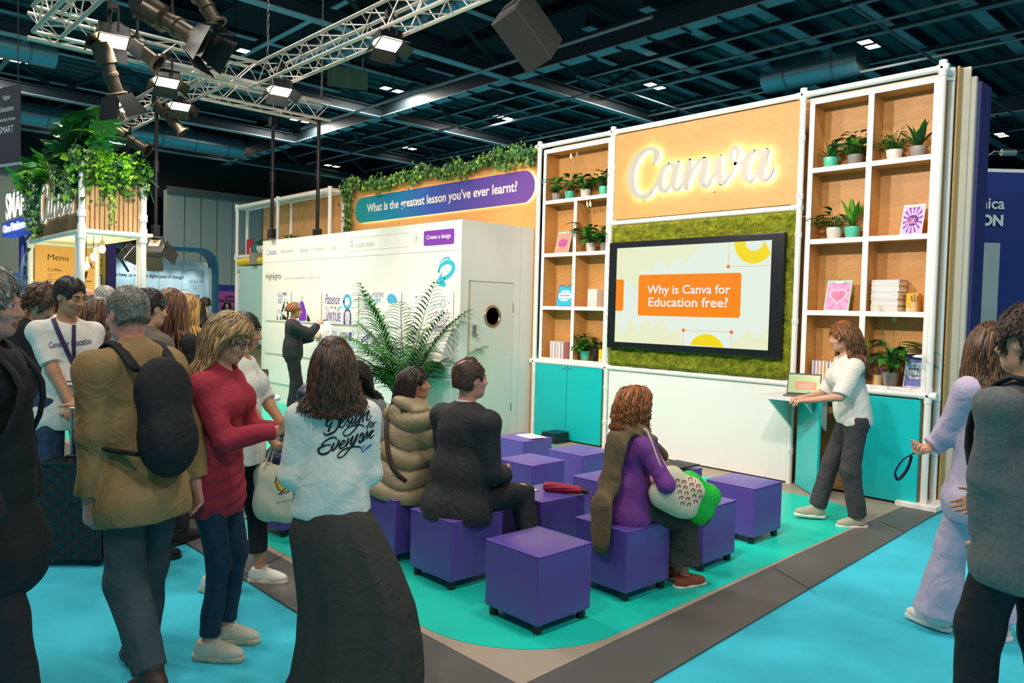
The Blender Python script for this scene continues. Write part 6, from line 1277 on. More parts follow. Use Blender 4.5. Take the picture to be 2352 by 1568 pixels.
class Person:
    def __init__(s, label, loc, face, H=1.70, sit=None, lean=0, side=0, twist=0, head=(0, 0, 0), armR=None, armL=None, legR=None, legL=None, skin='fair', build=1.0, female=False, vox=0.008, fat=1.0, group=None, category='person'):
        s.root = thing('person', label, category, (loc[0], loc[1], loc[2] if len(loc) > 2 else 0.0), math.radians(face-90), group)
        s.H = H; k = H/1.70; s.k = k; s.vox = vox; s.skin = SKIN[skin]; s.female = female; s.b = build; s.fat = fat
        pz = 0.93*k if sit is None else sit+0.062*k
        s.pel = np.array([0, 0, pz]); Rt = rotm(0, -lean, side); s.Rt = Rt; Rc = Rt@rotm(twist); s.Rc = Rc
        sw = (0.185 if not female else 0.160)*k*build
        s.waist = s.pel+Rt@np.array([0, -0.005, 0.16*k]); s.chest = s.pel+Rt@np.array([0, 0.0, 0.36*k]); s.neck = s.pel+Rt@np.array([0, -0.015*k, 0.545*k])
        s.sh = {q: s.pel+Rt@np.array([0, -0.01*k, (0.475 if not female else 0.462)*k])+Rc@np.array([sg*sw, 0, 0]) for q, sg in (('R', 1), ('L', -1))}
        s.hip = {q: s.pel+np.array([sg*0.088*k, 0, -0.015*k]) for q, sg in (('R', 1), ('L', -1))}
        s.Rh = rotm(*head); s.hc = s.neck+np.array(Rt@np.array([0, 0.02*k, 0.05*k]))+s.Rh@np.array([0, 0.012*k, 0.125*k]); s.hs = k*(1.0 if not female else 0.96)
        ua, fa, th, sn = 0.285*k, 0.255*k, 0.425*k, 0.415*k
        s.el, s.wr, s.hand, s.kn, s.an = {}, {}, {}, {}, {}
        for q, sg, A_ in (('R', 1, armR), ('L', -1, armL)):
            A_ = A_ or dict(to=(sg*0.26, 0.02, 0.80)); t = np.array(A_['to'], float)
            if not A_.get('abs'): t = t*k
            s.el[q], s.wr[q] = ik(s.sh[q], t, ua, fa, A_.get('pole', (sg*0.5, -1, -0.3))); s.hand[q] = A_
        for q, sg, A_ in (('R', 1, legR), ('L', -1, legL)):
            A_ = A_ or (dict(to=(sg*0.10, 0.0, 0.085)) if sit is None else dict(to=(sg*0.11, 0.42, 0.085))); t = np.array(A_['to'], float)*k
            s.kn[q], s.an[q] = ik(s.hip[q], t, th, sn, A_.get('pole', (sg*0.08, 1, 0.15))); s.hand['leg'+q] = A_
    # ---- geometry shared by skin and clothes
    def bounds(s, m=0.16):
        P = np.array([s.pel, s.neck, s.hc] + list(s.sh.values())+list(s.hip.values())+list(s.el.values())+list(s.wr.values())+list(s.kn.values())+list(s.an.values())+[s.an[q]+np.array([0, 0.16, -0.08]) for q in 'RL'])
        return P.min(0)-m, P.max(0)+m
    def torso(s, F, o=0.0, k=0.05, hips=True):
        K = s.k; f = s.fat; fb = s.Rc@np.array([0, 1, 0.0]); sb = s.Rt@np.array([0, 1, 0])
        w = s.b
        F.ell(s.chest+s.Rc@np.array([0, 0.0, 0.035*K]), np.array([0.158*w, 0.108*f, 0.17])*K+o, k, s.Rc)
        F.ell(s.waist, np.array([(0.142 if not s.female else 0.125)*w*f, 0.100*f, 0.15])*K+o, k, s.Rt)
        if hips: F.ell(s.pel, np.array([(0.160 if not s.female else 0.168)*f, 0.120*f, 0.135])*K+o, k, s.Rt)
        for q in 'RL': F.cap(s.neck+s.Rt@np.array([0, 0, -0.05*K]), s.sh[q]+np.array([0, 0, -0.005]), 0.062*K+o, 0.055*K+o, k)
        if s.female:
            for sg in (-1, 1): F.ell(s.chest+s.Rc@np.array([sg*0.075*K, 0.088*K*f, 0.02*K]), np.array([0.068, 0.06, 0.07])*K*f+o, 0.03, s.Rc)
    def arm(s, F, q, o=0.0, upto=2.0, k=0.03, ru=0.046, re=0.040, rw=0.027, cut=True):
        K = s.k*(1 if not s.female else 0.92)
        if upto <= 1: F.cap(s.sh[q], s.sh[q]+(s.el[q]-s.sh[q])*upto, ru*K*1.08+o, (ru+(re-ru)*upto)*K+o*1.2, k, cut='b' if cut else None); return
        F.cap(s.sh[q], s.el[q], ru*K*1.08+o, re*K+o, k); e = s.el[q]+(s.wr[q]-s.el[q])*(upto-1); F.cap(s.el[q], e, re*K+o, (re+(rw-re)*(upto-1))*K+o, k*0.6, cut='b' if cut and upto < 2.3 else None)
    def leg(s, F, q, o=0.0, upto=2.0, k=0.03, rt=0.078, rk=0.052, ra=0.038, ok=None, oa=None, cut=True):
        K = s.k; ok = o if ok is None else ok; oa = o if oa is None else oa
        F.cap(s.hip[q], s.kn[q], rt*K*s.fat+o, rk*K+ok, k); e = s.kn[q]+(s.an[q]-s.kn[q])*(upto-1)
        if oa == 0: m = s.kn[q]+(s.an[q]-s.kn[q])*0.3+np.array([0, -0.012, 0]); F.cap(s.kn[q], m, rk*K, rk*K*1.03, k); F.cap(m, e, rk*K, ra*K, k)
        else: F.cap(s.kn[q], e, rk*K+ok, ra*K+oa, k, cut='b' if cut else None)
    def finger_chain(s, F, base, d0, bend_axis, L, r, curl):
        p = np.array(base); d = np.array(d0, float)
        for i, fr_ in enumerate((0.45, 0.32, 0.23)):
            a = math.radians(curl*(0.75, 1.0, 0.8)[i]); M_ = np.array(Matrix.Rotation(a, 3, Vector(bend_axis))); d = M_@d; q = p+d*L*fr_; F.cap(p, q, r*(1-0.10*i), r*(0.93-0.10*i), 0.003); p = q
    def hands(s, F):
        K = s.k*(1 if not s.female else 0.92)
        for q, sg in (('R', 1), ('L', -1)):
            A_ = s.hand[q]; 
            if A_.get('hide'): continue
            w = s.wr[q]; fd = w-s.el[q]; fd /= np.linalg.norm(fd); d = np.array(A_.get('dir', fd), float); d /= np.linalg.norm(d)
            pn = np.array(A_.get('palm', (-sg, 0, 0)), float); pn = pn-d*(pn@d); pn /= np.linalg.norm(pn)+1e-9   # palm normal
            sd = np.cross(d, pn)*sg; # towards the thumb side
            curl = A_.get('curl', 25); ax = np.cross(d, pn)
            c = w+d*0.048*K; F.cap(w, w+d*0.03*K, 0.025*K, 0.027*K, 0.015); F.cap(w+d*0.025*K, w+d*0.085*K, 0.036*K, 0.040*K, 0.012, 0.42, pn)
            for i, (off, L, r) in enumerate(((0.030, 0.073, 0.0088), (0.010, 0.082, 0.0092), (-0.011, 0.076, 0.0088), (-0.030, 0.060, 0.0078))):
                s.finger_chain(F, w+d*(0.088-0.004*abs(i-1.2))*K+sd*off*K, d+sd*off*1.6, ax, L*K, r*K, curl*(0.9+0.12*i))
            tb = w+d*0.030*K+sd*0.030*K; td = d*0.62+sd*0.70+pn*0.30*(1 if curl > 10 else 0.2); td /= np.linalg.norm(td); t2 = tb+td*0.042*K
            F.cap(tb-sd*0.008*K, t2, 0.0125*K, 0.0105*K, 0.008); td2 = td*0.7+d*0.45+pn*0.25; td2 /= np.linalg.norm(td2); F.cap(t2, t2+td2*0.030*K, 0.0105*K, 0.0085*K, 0.004)
    def hp(s, x, y, z): return s.hc+s.Rh@(np.array([x, y, z])*s.hs)
    def headf(s, F, fine=True):
        S = s.hs; R = s.Rh
        F.cap(s.neck-s.Rt@np.array([0, 0, 0.05*s.k]), s.hp(0, -0.012, -0.045), (0.058 if not s.female else 0.050)*s.k, (0.052 if not s.female else 0.046)*s.k, 0.03)
        F.ell(s.hp(0, -0.014, 0.034), np.array([0.074, 0.094, 0.086])*S, 0.0, R); F.ell(s.hp(0, 0.022, -0.035), np.array([0.060, 0.070, 0.078])*S, 0.03, R)
        F.ell(s.hp(0, 0.058, -0.092), np.array([0.030, 0.028, 0.024])*S, 0.03, R); F.ell(s.hp(0, 0.02, -0.08), np.array([0.052 if not s.female else 0.046, 0.05, 0.03])*S, 0.03, R)
        if fine:
            for sg in (-1, 1):
                F.ell(s.hp(sg*0.031, 0.094, 0.002), np.array([0.019, 0.015, 0.012])*S, 0.012, R, sub=True); F.cap(s.hp(sg*0.012, 0.085, 0.021), s.hp(sg*0.046, 0.076, 0.023), 0.008*S, 0.007*S, 0.012)
                F.ell(s.hp(sg*0.040, 0.066, -0.030), np.array([0.022, 0.018, 0.02])*S, 0.02, R)
                F.ell(s.hp(sg*0.031, 0.076, 0.002), np.array([0.0155, 0.0115, 0.010])*S, 0.004, R)
            F.cap(s.hp(0, 0.086, 0.008), s.hp(0, 0.108, -0.030), 0.007*S, 0.0115*S, 0.010)
            for sg in (-1, 1): F.ell(s.hp(sg*0.011, 0.099, -0.034), np.array([0.009, 0.010, 0.008])*S, 0.006, R)
            F.ell(s.hp(0, 0.086, -0.062), np.array([0.023, 0.011, 0.0065])*S, 0.006, R); F.ell(s.hp(0, 0.085, -0.071), np.array([0.020, 0.011, 0.007])*S, 0.004, R)
        for sg in (-1, 1):
            F.ell(s.hp(sg*0.074, -0.008, -0.008), np.array([0.009, 0.020, 0.031])*S, 0.008, R)
            if fine: F.ell(s.hp(sg*0.083, -0.004, -0.004), np.array([0.006, 0.009, 0.015])*S, 0.004, R, sub=True)
    def body(s, fine=True):
        lo, hi = s.bounds(0.19); F = Field(lo, hi, s.vox); s.torso(F, -0.004)
        for q in 'RL':
            s.arm(F, q, cut=False); s.leg(F, q, -0.007, cut=False); a = s.an[q]; fd = np.array(s.hand['leg'+q].get('toe', (0.12 if q == 'R' else -0.12, 1, 0)), float); fd /= np.linalg.norm(fd)
            F.cap(a, a+np.array([0, 0, -0.045])*s.k-fd*0.02, 0.038*s.k, 0.03*s.k, 0.02); F.cap(a+np.array([0, 0, -0.045])*s.k, a+fd*0.12*s.k+np.array([0, 0, -0.058])*s.k, 0.032*s.k, 0.022*s.k, 0.02)
        s.hands(F); s.headf(F, fine)
        V, Q = F.mesh(); C = V[Q].mean(1); mi = np.zeros(len(Q), int)
        if fine:
            L_ = (C-s.hc)@s.Rh/s.hs
            mi[((L_[:, 0]/0.024)**2+((L_[:, 2]+0.0665)/0.0125)**2 < 1) & (L_[:, 1] > 0.083)] = 1
        npmesh('body', V, Q, [s.skin, LIPS], s.root, mi)
        if fine:
            for sg in (-1, 1):
                e = MB().ball((0, 0, 0), 0.0125*s.hs, 14, 10); e.xform(Matrix.Translation(s.hp(sg*0.031, 0.0765, 0.002))); eb = e.build('eye', EYEW, s.root, smooth=2)
                MB().lathe([(0, 0.0006), (0.0062*s.hs, 0.0)], 14).xform(Matrix.Translation(s.hp(sg*0.0312, 0.0893, 0.001)) @ Matrix(s.Rh).to_4x4() @ Matrix.Rotation(math.radians(-90), 4, 'X')).build('iris', IRIS, eb)
                lid = MB().ball((0, 0, 0), (0.0145*s.hs, 0.0135*s.hs, 0.0085*s.hs), 12, 8); lid.xform(Matrix.Translation(s.hp(sg*0.031, 0.0764, 0.0072)) @ Matrix(s.Rh).to_4x4() @ Matrix.Rotation(math.radians(12), 4, 'X')).build('eyelid', s.skin, s.root, smooth=2)
        return s
    def cloth(s, name, m, fn, vox=None, noise=0.0, freq=14, seed=1, label=None, extra=None, stretch=(1, 1, 1), parent=None, margin=0.34, mi=None, zl=None):
        lo, hi = s.bounds(margin)
        if zl: lo[2] = max(lo[2], zl[0]); hi[2] = min(hi[2], zl[1])
        F = Field(lo, hi, vox or s.vox); fn(F)
        if noise: F.noise(noise*1.2, freq, seed, stretch); F.noise(noise*0.45, freq*2.6, seed+5, (1, 1, 0.6))
        if extra: F.func(extra)
        V, Q = F.mesh()
        if len(Q) == 0: return None
        o = npmesh(name, V, Q, m, parent or s.root, mi(V[Q].mean(1)) if mi else None, label); s.last = (V, Q); return o
    def top(s, m, o=0.016, sleeve=2.0, hem=-0.10, name='shirt', noise=0.006, loose=0.0, seed=1, neckhole=True, k=0.05, cuff=0.0, extra=None, freq=16, label=None, hood=False, collar=0.0, vox=None, mi=None, hemflare=0.0):
        s.topo = o+loose*0.6
        def fn(F):
            s.torso(F, o, k); K = s.k
            if hem < -0.08: F.ell(s.pel+s.Rt@np.array([0, 0, hem*0.6*K]), np.array([0.165*s.fat+hemflare, 0.125*s.fat+hemflare, 0.16])*K+o+loose, k, s.Rt)
            if loose: F.ell(s.waist+s.Rt@np.array([0, 0, -0.02]), np.array([0.135*s.b*s.fat, 0.10*s.fat, 0.2])*K+o+loose, k, s.Rt)
            F.plane(s.pel+s.Rt@np.array([0, 0, hem*K]), -(s.Rt@np.array([0, 0, 1.0])))
            for q in 'RL':
                if sleeve > 0: s.arm(F, q, o+loose*0.35, sleeve, 0.035)
                if cuff: F.cap(s.wr[q]+(s.el[q]-s.wr[q])*0.12, s.wr[q]+(s.el[q]-s.wr[q])*0.02, 0.03*K+cuff, 0.03*K+cuff, 0.004, cut='b')
            if collar: F.cap(s.neck-s.Rt@np.array([0, 0, 0.03*K]), s.neck+s.Rt@np.array([0, 0.006, collar*K]), 0.068*K, 0.066*K, 0.012, cut='b')
            if hood: 
                F.ell(s.neck+s.Rt@np.array([0, -0.075*K, 0.0]), np.array([0.13, 0.075, 0.075])*K, 0.03, s.Rt); F.cap(s.neck+s.Rt@np.array([-0.10*K, -0.01, -0.005]), s.neck+s.Rt@np.array([-0.03, 0.085*K, -0.05]), 0.045*K, 0.03*K, 0.03); F.cap(s.neck+s.Rt@np.array([0.10*K, -0.01, -0.005]), s.neck+s.Rt@np.array([0.03, 0.085*K, -0.05]), 0.045*K, 0.03*K, 0.03)
            if neckhole: F.ell(s.neck+s.Rt@np.array([0, 0.045*K, 0.03*K]), np.array([0.062, 0.075, 0.052])*K, 0.01, s.Rt, sub=True)
        s.cloth(name, m, fn, vox, noise, freq, seed, label, extra, (1, 1, 1), mi=mi, zl=(min(s.pel[2]+hem*s.k, min(w[2] for w in s.wr.values()), min(w[2] for w in s.el.values()))-0.12, 9)); s.topmesh = s.last; return s
    def trousers(s, m, o=0.012, ok=0.016, oa=0.018, upto=1.94, name='trousers', noise=0.005, seed=2, rise=0.10, vox=None, sitz=None):
        def fn(F):
            K = s.k; F.ell(s.pel, np.array([(0.160 if not s.female else 0.168)*s.fat, 0.120*s.fat, 0.135])*K+o, 0.04, s.Rt); F.ell(s.waist-s.Rt@np.array([0, 0, 0.06*K]), np.array([0.13*s.fat*s.b, 0.10*s.fat, 0.1])*K+o, 0.04, s.Rt)
            for q in 'RL': s.leg(F, q, o, upto, 0.03, ok=ok, oa=oa)
            F.plane(s.pel+s.Rt@np.array([0, 0, rise*K]), s.Rt@np.array([0, 0, 1.0]))
        s.cloth(name, m, fn, vox, noise, 18, seed, zl=(-1, s.pel[2]+0.2)); return s
    def shoes(s, m, sole, low=True, lace=None):
        for q in 'RL':
            A_ = s.hand['leg'+q]; 
            if A_.get('noshoe'): continue
            a = s.an[q]; K = s.k; fd = np.array(A_.get('toe', (0.12 if q == 'R' else -0.12, 1, 0)), float); fd /= np.linalg.norm(fd); up = np.array([0, 0, 1.0]); up = up-fd*(up@fd); up /= np.linalg.norm(up); sd = np.cross(fd, up)
            Rf = np.stack([sd, fd, up], 1); b = a-up*0.085*K
            def P(x, y, z): return b+Rf@(np.array([x, y, z])*K)
            F = Field(np.minimum(P(-.1, -.12, -.02), P(.1, .24, .16))-0.08, np.maximum(P(-.1, -.12, -.02), P(.1, .24, .16))+0.08, 0.006 if s.vox < 0.012 else 0.011)
            F.ell(P(0, -0.018, 0.050), np.array([0.041, 0.062, 0.050])*K, 0.0, Rf); F.ell(P(0, 0.085, 0.040), np.array([0.046, 0.10, 0.040])*K, 0.02, Rf); F.cap(P(0, -0.01, 0.05), P(0, -0.012, 0.098 if low else 0.13), 0.046*K, 0.045*K, 0.02, cut='b'); F.cap(P(0, 0.03, 0.075), P(0, 0.10, 0.055), 0.032*K, 0.026*K, 0.02)
            F.plane(P(0, 0, 0.022), -up); V, Q = F.mesh(); sh = npmesh('shoe', V, Q, m, s.root)
            F = Field(np.minimum(P(-.1, -.12, -.02), P(.1, .24, .1))-0.08, np.maximum(P(-.1, -.12, -.02), P(.1, .24, .1))+0.08, 0.006 if s.vox < 0.012 else 0.011)
            F.cap(P(0, -0.045, 0.018), P(0, 0.05, 0.018), 0.042*K, 0.046*K, 0.0); F.cap(P(0, 0.05, 0.018), P(0.0, 0.15, 0.018), 0.048*K, 0.040*K, 0.02); F.plane(P(0, 0, 0.028), up); F.plane(P(0, 0, 0.0), -up); V, Q = F.mesh(); npmesh('sole', V, Q, sole, sh)
            if lace:
                mb = MB()
                for i in range(4):
                    y = 0.045+0.022*i; z = 0.104-0.012*i; mb.tube([P(-0.026, y, z-0.012), P(0, y+0.006, z+0.003), P(0.026, y, z-0.012)], 0.004*K, 5)
                mb.tube([P(0, 0.04, 0.105), P(0.03, 0.03, 0.112), P(0.036, 0.05, 0.102)], 0.003*K, 5); mb.tube([P(0, 0.04, 0.105), P(-0.03, 0.03, 0.112), P(-0.036, 0.05, 0.102)], 0.003*K, 5)
                mb.build('laces', lace, sh, smooth=2)
        return s
    # ---- hair
    def cap_hair(s, m, t=0.014, front=0.058, low=-0.055, noise=0.006, freq=90, seed=3, bald=False, tl=0.026, name='hair', vox=None, vol=(1, 1, 1), side=None):
        S = s.hs; R = s.Rh
        lo = s.hc-0.19*S; hi = s.hc+0.19*S; F = Field(lo, hi, vox or min(s.vox, 0.007) if s.vox < 0.012 else s.vox)
        F.ell(s.hp(0, -0.016, 0.036), (np.array([0.074, 0.094, 0.086])*np.array(vol)+t)*S, 0.0, R); F.ell(s.hp(0, -0.045, -0.03), np.array([0.064+t, 0.058+t, 0.06])*S, 0.03, R)
        # face opening, ears, nape
        F.ell(s.hp(0, 0.105, -0.045), np.array([0.070, 0.080, 0.105])*S, 0.012, R, sub=True)
        for sg in (-1, 1): F.ell(s.hp(sg*0.085, 0.012, -0.030), np.array([0.035, 0.040, 0.050])*S, 0.006, R, sub=True)
        F.plane(s.hp(0, 0, low), R@np.array([0, -0.35, -1.0])); 
        if bald: F.ell(s.hp(0, -0.03, 0.15) if bald == 2 else s.hp(-0.005, -0.075, 0.125), np.array([0.048, 0.055, 0.045])*S if bald == 1 else np.array([0.10, 0.14, 0.115])*S, 0.01, R, sub=True); F.ell(s.hp(0, 0.07, 0.105), np.array([0.06, 0.07, 0.045])*S, 0.01, R, sub=True)
        if noise: F.noise(noise, freq, seed, (1, 0.35, 0.6))
        V, Q = F.mesh(); rn = np.random.default_rng(seed); C = (V[Q].mean(1)-s.hc)@R
        mi = None
        o = npmesh(name, V, Q, m, s.root, mi); s.hairobj = o
        if isinstance(m, list): s.tufts(m, tl, 1300 if s.vox < 0.009 else 350, seed, 0.0032 if s.vox < 0.009 else 0.006)
        return s
    def tufts(s, m, L=0.03, n=900, seed=6, w=0.0035, bald=False, low=-0.05):
        """short combed strands covering the cap of hair"""
        V, Q = (np.array([v.co for v in s.hairobj.data.vertices]), None); r = np.random.default_rng(seed); N = np.array([v.normal for v in s.hairobj.data.vertices]); C = (V-s.hc)@s.Rh
        ok = np.linalg.norm((C-np.array([0, -0.016, 0.03]))/np.array([0.09, 0.11, 0.10]), axis=1) > 0.78; idx = np.nonzero(ok)[0]
        if len(idx) == 0: return s
        idx = r.choice(idx, n); P0 = C[idx]; Nn = N[idx]@s.Rh; cr = np.array([0.0, -0.03, 0.13]); D = P0-cr; D /= np.linalg.norm(D, axis=1)[:, None]; D = D-Nn*(D*Nn).sum(1)[:, None]*0.8+r.normal(0, 0.16, D.shape)+Nn*0.10; D /= np.linalg.norm(D, axis=1)[:, None]
        B = np.cross(D, Nn); B /= np.linalg.norm(B, axis=1)[:, None]+1e-9; l = L*r.uniform(0.6, 1.2, n)[:, None]; P0 = P0-Nn*0.003
        q = np.stack([P0-B*w, P0+B*w, P0+D*l*0.55+Nn*0.004+B*w*0.8, P0+D*l*0.55+Nn*0.004-B*w*0.8, P0+D*l+B*w*0.1, P0+D*l-B*w*0.1], 1).reshape(-1, 3)@s.Rh.T+s.hc; I = np.arange(n)[:, None]*6
        F = np.concatenate([I+np.array([[0, 1, 2, 3]]), I+np.array([[3, 2, 4, 5]])]); mi = np.tile(r.choice(3, n, p=(0.5, 0.3, 0.2)), 2)
        npmesh('hair_strands', q, F, m, s.hairobj, mi); return s
    def long_hair(s, m, L=0.42, n=420, spread=0.10, wave=0.012, wf=16, seed=4, w=0.010, part=0.0, front=0.25, curl=0.0, gath=None, vol=1.0, back=0.10, tips=1.0):
        """strands that leave the scalp, run down over the skull and fall past the shoulders"""
        r = np.random.default_rng(seed); S = s.hs; R = s.Rh; sk = np.array([0.082, 0.102, 0.094])*vol; VV, FF, MI = [], [], []; nb = 0
        g = R.T@np.array([0, 0, -1.0])
        bodyc = [(s.neck+s.Rt@np.array([0, -0.01, -0.10]), np.array([0.19*s.k*s.b, 0.125*s.k, 0.16*s.k]))]
        for i in range(n):
            a = r.uniform(0, 2*math.pi); u = r.uniform(0.15, 1.0); el = math.acos(1-u*0.95)   # polar angle from the crown
            d = np.array([math.sin(el)*math.cos(a), math.sin(el)*math.sin(a), math.cos(el)])
            if d[1] > 0.45 and d[2] < 0.55: d[1] *= -1
            c0 = np.array([0, -0.016, 0.036]); p = c0+d*sk*1.0; out = d/sk; out /= np.linalg.norm(out)
            # combed away from the parting, off the face
            cb = np.array([np.sign(d[0]-part*0.02+1e-6)*0.85*min(1, max(0.0, d[1]+0.35)), -0.6, -0.1]); v = cb*0.6+out*0.25; v /= np.linalg.norm(v)
            pts = [p.copy()]; ln = max(0.07, L*r.uniform(0.85, 1.0)+(R@p)[2]*S*0.9); ns = 14; st = ln/ns*1.15; ph = r.uniform(0, 6.28); rad = r.uniform(0, spread)
            for j in range(ns):
                v = v*0.62+g*0.42+np.array([0, -0.04, 0]); 
                q = p+v/np.linalg.norm(v)*st/S
                e = (q-c0)/(sk*(1.0+0.10*rad/0.1)); l = np.linalg.norm(e)
                if l < 1.0: q = c0+(q-c0)/l
                if q[1] > 0.0 and q[2] < 0.06: sg_ = np.sign(q[0]+1e-6); q[0] = sg_*max(abs(q[0]), 0.079); q[1] = min(q[1], max(0.0, (q[2]+0.02)*0.5)+0.012)
                wq = s.hc+R@(q*S)
                for bc, br in bodyc:
                    e = (wq-bc)/br; l = np.linalg.norm(e)
                    if l < 1.06: wq = bc+(wq-bc)/l*1.06
                q = R.T@(wq-s.hc)/S; t = (j+1)/ns
                if gath is not None and t > 0.25: q = q*(1-0.5)+0.5*(np.array(gath)+g*(t-0.25)*ln/S+r.normal(0, 0.006, 3))
                v = q-p; v /= np.linalg.norm(v)+1e-9
                p = q; wv = wave*t*math.sin(wf*t+ph)+curl*math.sin(38*t+ph)*min(1, t*2); pts.append(q+np.array([wv, wv*0.6*math.cos(ph), curl*math.cos(38*t+ph)*0.5]))
            P = np.array([s.hc+R@(q*S) for q in pts]); T = np.gradient(P, axis=0); T /= np.linalg.norm(T, axis=1)[:, None]+1e-9
            O = P-(s.hc); O[:, 2] *= 0.2; O -= T*(O*T).sum(1)[:, None]; O /= np.linalg.norm(O, axis=1)[:, None]+1e-9; B = np.cross(T, O); kk_ = len(P)
            ww = w*S*r.uniform(0.7, 1.3)*np.concatenate([np.linspace(0.8, 1, 4), np.linspace(1, 0.25*tips+0.05, kk_-4)])
            ring = np.stack([P+B*ww[:, None], P+O*ww[:, None]*0.38, P-B*ww[:, None], P-O*ww[:, None]*0.38], 1).reshape(-1, 3); VV.append(ring)
            I = np.arange(kk_*4).reshape(kk_, 4)+nb; nb += kk_*4; mi_ = r.choice(3, p=(0.5, 0.3, 0.2))
            for j4 in range(4):
                FF.append(np.stack([I[:-1, j4], I[:-1, (j4+1) % 4], I[1:, (j4+1) % 4], I[1:, j4]], 1)); MI.append(np.full(kk_-1, mi_))
        o = npmesh('hair', np.concatenate(VV), np.concatenate(FF), m, s.root, np.concatenate(MI)); return s
    def brows(s, m):
        mb = MB()
        for sg in (-1, 1): mb.tube([s.hp(sg*0.013, 0.0945, 0.022), s.hp(sg*0.030, 0.0905, 0.028), s.hp(sg*0.049, 0.0765, 0.024)], [0.0035*s.hs, 0.0045*s.hs, 0.002*s.hs], 6)
        mb.build('eyebrows', m, s.root, smooth=2); return s
    def world(s, p):
        a = s.root.rotation_euler.z; L_ = s.root.location; return np.array([L_.x+p[0]*math.cos(a)-p[1]*math.sin(a), L_.y+p[0]*math.sin(a)+p[1]*math.cos(a), L_.z+p[2]])
    def local(s, P):
        a = s.root.rotation_euler.z; L_ = s.root.location; d = np.array(P)-np.array([L_.x, L_.y, L_.z]); return np.array([d[0]*math.cos(a)+d[1]*math.sin(a), -d[0]*math.sin(a)+d[1]*math.cos(a), d[2]])
    def bvh(s, mesh=None):
        V, Q = mesh or s.topmesh; return BVHTree.FromPolygons([tuple(v) for v in V], [tuple(map(int, q)) for q in Q])
    def print_on(s, mb, m, name, mesh=None, lift=0.003):
        """mb holds world-space points on sight lines from the camera: they land on the cloth as a print"""
        T = s.bvh(mesh); o = Vector(s.local(CP)); keep = {}; vs = []
        for i, v in enumerate(mb.v):
            t = Vector(s.local(v)); d = (t-o).normalized(); h = T.ray_cast(o, d)
            if h[0] is None: vs.append(None); continue
            n = h[1] if h[1].dot(d) < 0 else -h[1]; vs.append(h[0]+n*lift)
        out = MB()
        for f in mb.f:
            if all(vs[i] is not None for i in f):
                q = [vs[i] for i in f]
                if max((a-b).length for a in q for b in q) < 0.12: out.add(q, [tuple(range(len(q)))])
        if out.v: return out.build(name, m, s.root)
def px_strokes(strokes, z, ox, oy, sub=6, depth=6.0):
    """strokes traced on the photo -> ribbon points at unit distance along their sight lines"""
    S = [[(ox+p[0]/z, oy+p[1]/z, p[2]/z) for p in st] for st in strokes]; mb = strokes_mb([[(p[0], -p[1], p[2]) for p in st] for st in S], 0.0, None, sub)
    mb.v = [tuple(CP+ray(v[0], -v[1])) for v in mb.v]; return mb
def fpos(px, d):      # standing place under image column px at distance d along the view axis
    P = CP+(ray(px, 784))*d; return P[0], P[1]
# ------------------------------------------------------------------ people
def folds(m, scale=7.5, strength=0.42):
    nt = m.node_tree; b = nt.nodes['Principled BSDF']; tc = nt.nodes.new('ShaderNodeTexCoord'); nz = nt.nodes.new('ShaderNodeTexNoise'); nz.inputs['Scale'].default_value = scale; nz.inputs['Detail'].default_value = 2.5; nz.inputs['Distortion'].default_value = 1.6
    bp = nt.nodes.new('ShaderNodeBump'); bp.inputs['Strength'].default_value = strength; bp.inputs['Distance'].default_value = 0.03
    nt.links.new(tc.outputs['Object'], nz.inputs['Vector']); nt.links.new(nz.outputs['Fac'], bp.inputs['Height'])
    for l in list(b.inputs['Normal'].links): nt.links.new(l.from_socket, bp.inputs['Normal'])
    nt.links.new(bp.outputs[0], b.inputs['Normal'])
TEE = mat('tee_white', '#E7E1D6', 0.8, bump=0.1, bscale=300); JEAN = mat('denim_blue', '#1E3A5A', 0.8, var=0.25, scale=20); JEAND = mat('denim_teal', '#16344A', 0.8, var=0.2, scale=20)
BLK = mat('cloth_black', '#15161A', 0.8, bump=0.1, bscale=200); BLK2 = mat('cloth_soft_black', '#1E1F22', 0.8); CHAR = mat('suit_charcoal', '#26262A', 0.75, bump=0.12, bscale=400); REDK = mat('knit_red', '#A82A3C', 0.85, bump=0.2, bscale=350)
PURK = mat('knit_purple', '#7A3A8C', 0.85, bump=0.2, bscale=350); LILAC = mat('lilac_suiting', '#C3B3CC', 0.7); GREYK = mat('knit_grey', '#6B6E6C', 0.9, var=0.15, scale=60, bump=0.25, bscale=300); PUFF = mat('puffer_beige', '#A08B6A', 0.5); NAVYQ = mat('puffer_navy', '#1B2A45', 0.45)
TAN = mat('jacket_tan', '#9A7A4E', 0.8, var=0.12, scale=6); KHAK = mat('scarf_olive', '#6B5A40', 0.95, bump=0.3, bscale=400); TWEED = mat('tweed_grey', '#3A3D3A', 0.95, var=0.5, scale=160); SKIRT = mat('skirt_taupe', '#39342F', 0.8, var=0.08, scale=6); GREYT = mat('trouser_grey', '#3B3A3B', 0.85, var=0.2, scale=30); TEALT2 = mat('trouser_teal_grey', '#35464B', 0.85)
SNK = mat('sneaker_cream', '#DAD0BC', 0.5); SOLE = mat('sole_cream', '#CFC2A6', 0.6); SOLEW = mat('sole_white', '#E9E4DA', 0.6); LACE = mat('lace_cream', '#E3D8C0', 0.8); RUST = mat('shoe_rust', '#A04A2C', 0.6)
H_BROWN = hairmats('brown', '#4A3122', 0.4); H_BLONDE = hairmats('blonde', '#A88658'); H_DARK = hairmats('dark', '#231B18'); H_GREY = hairmats('grey', '#7E776C'); H_RED = hairmats('auburn', '#9A5A2C'); H_BRONDE = hairmats('bronde', '#5B3E28', 0.45); H_SILVER = hairmats('silver', '#A9A49A')

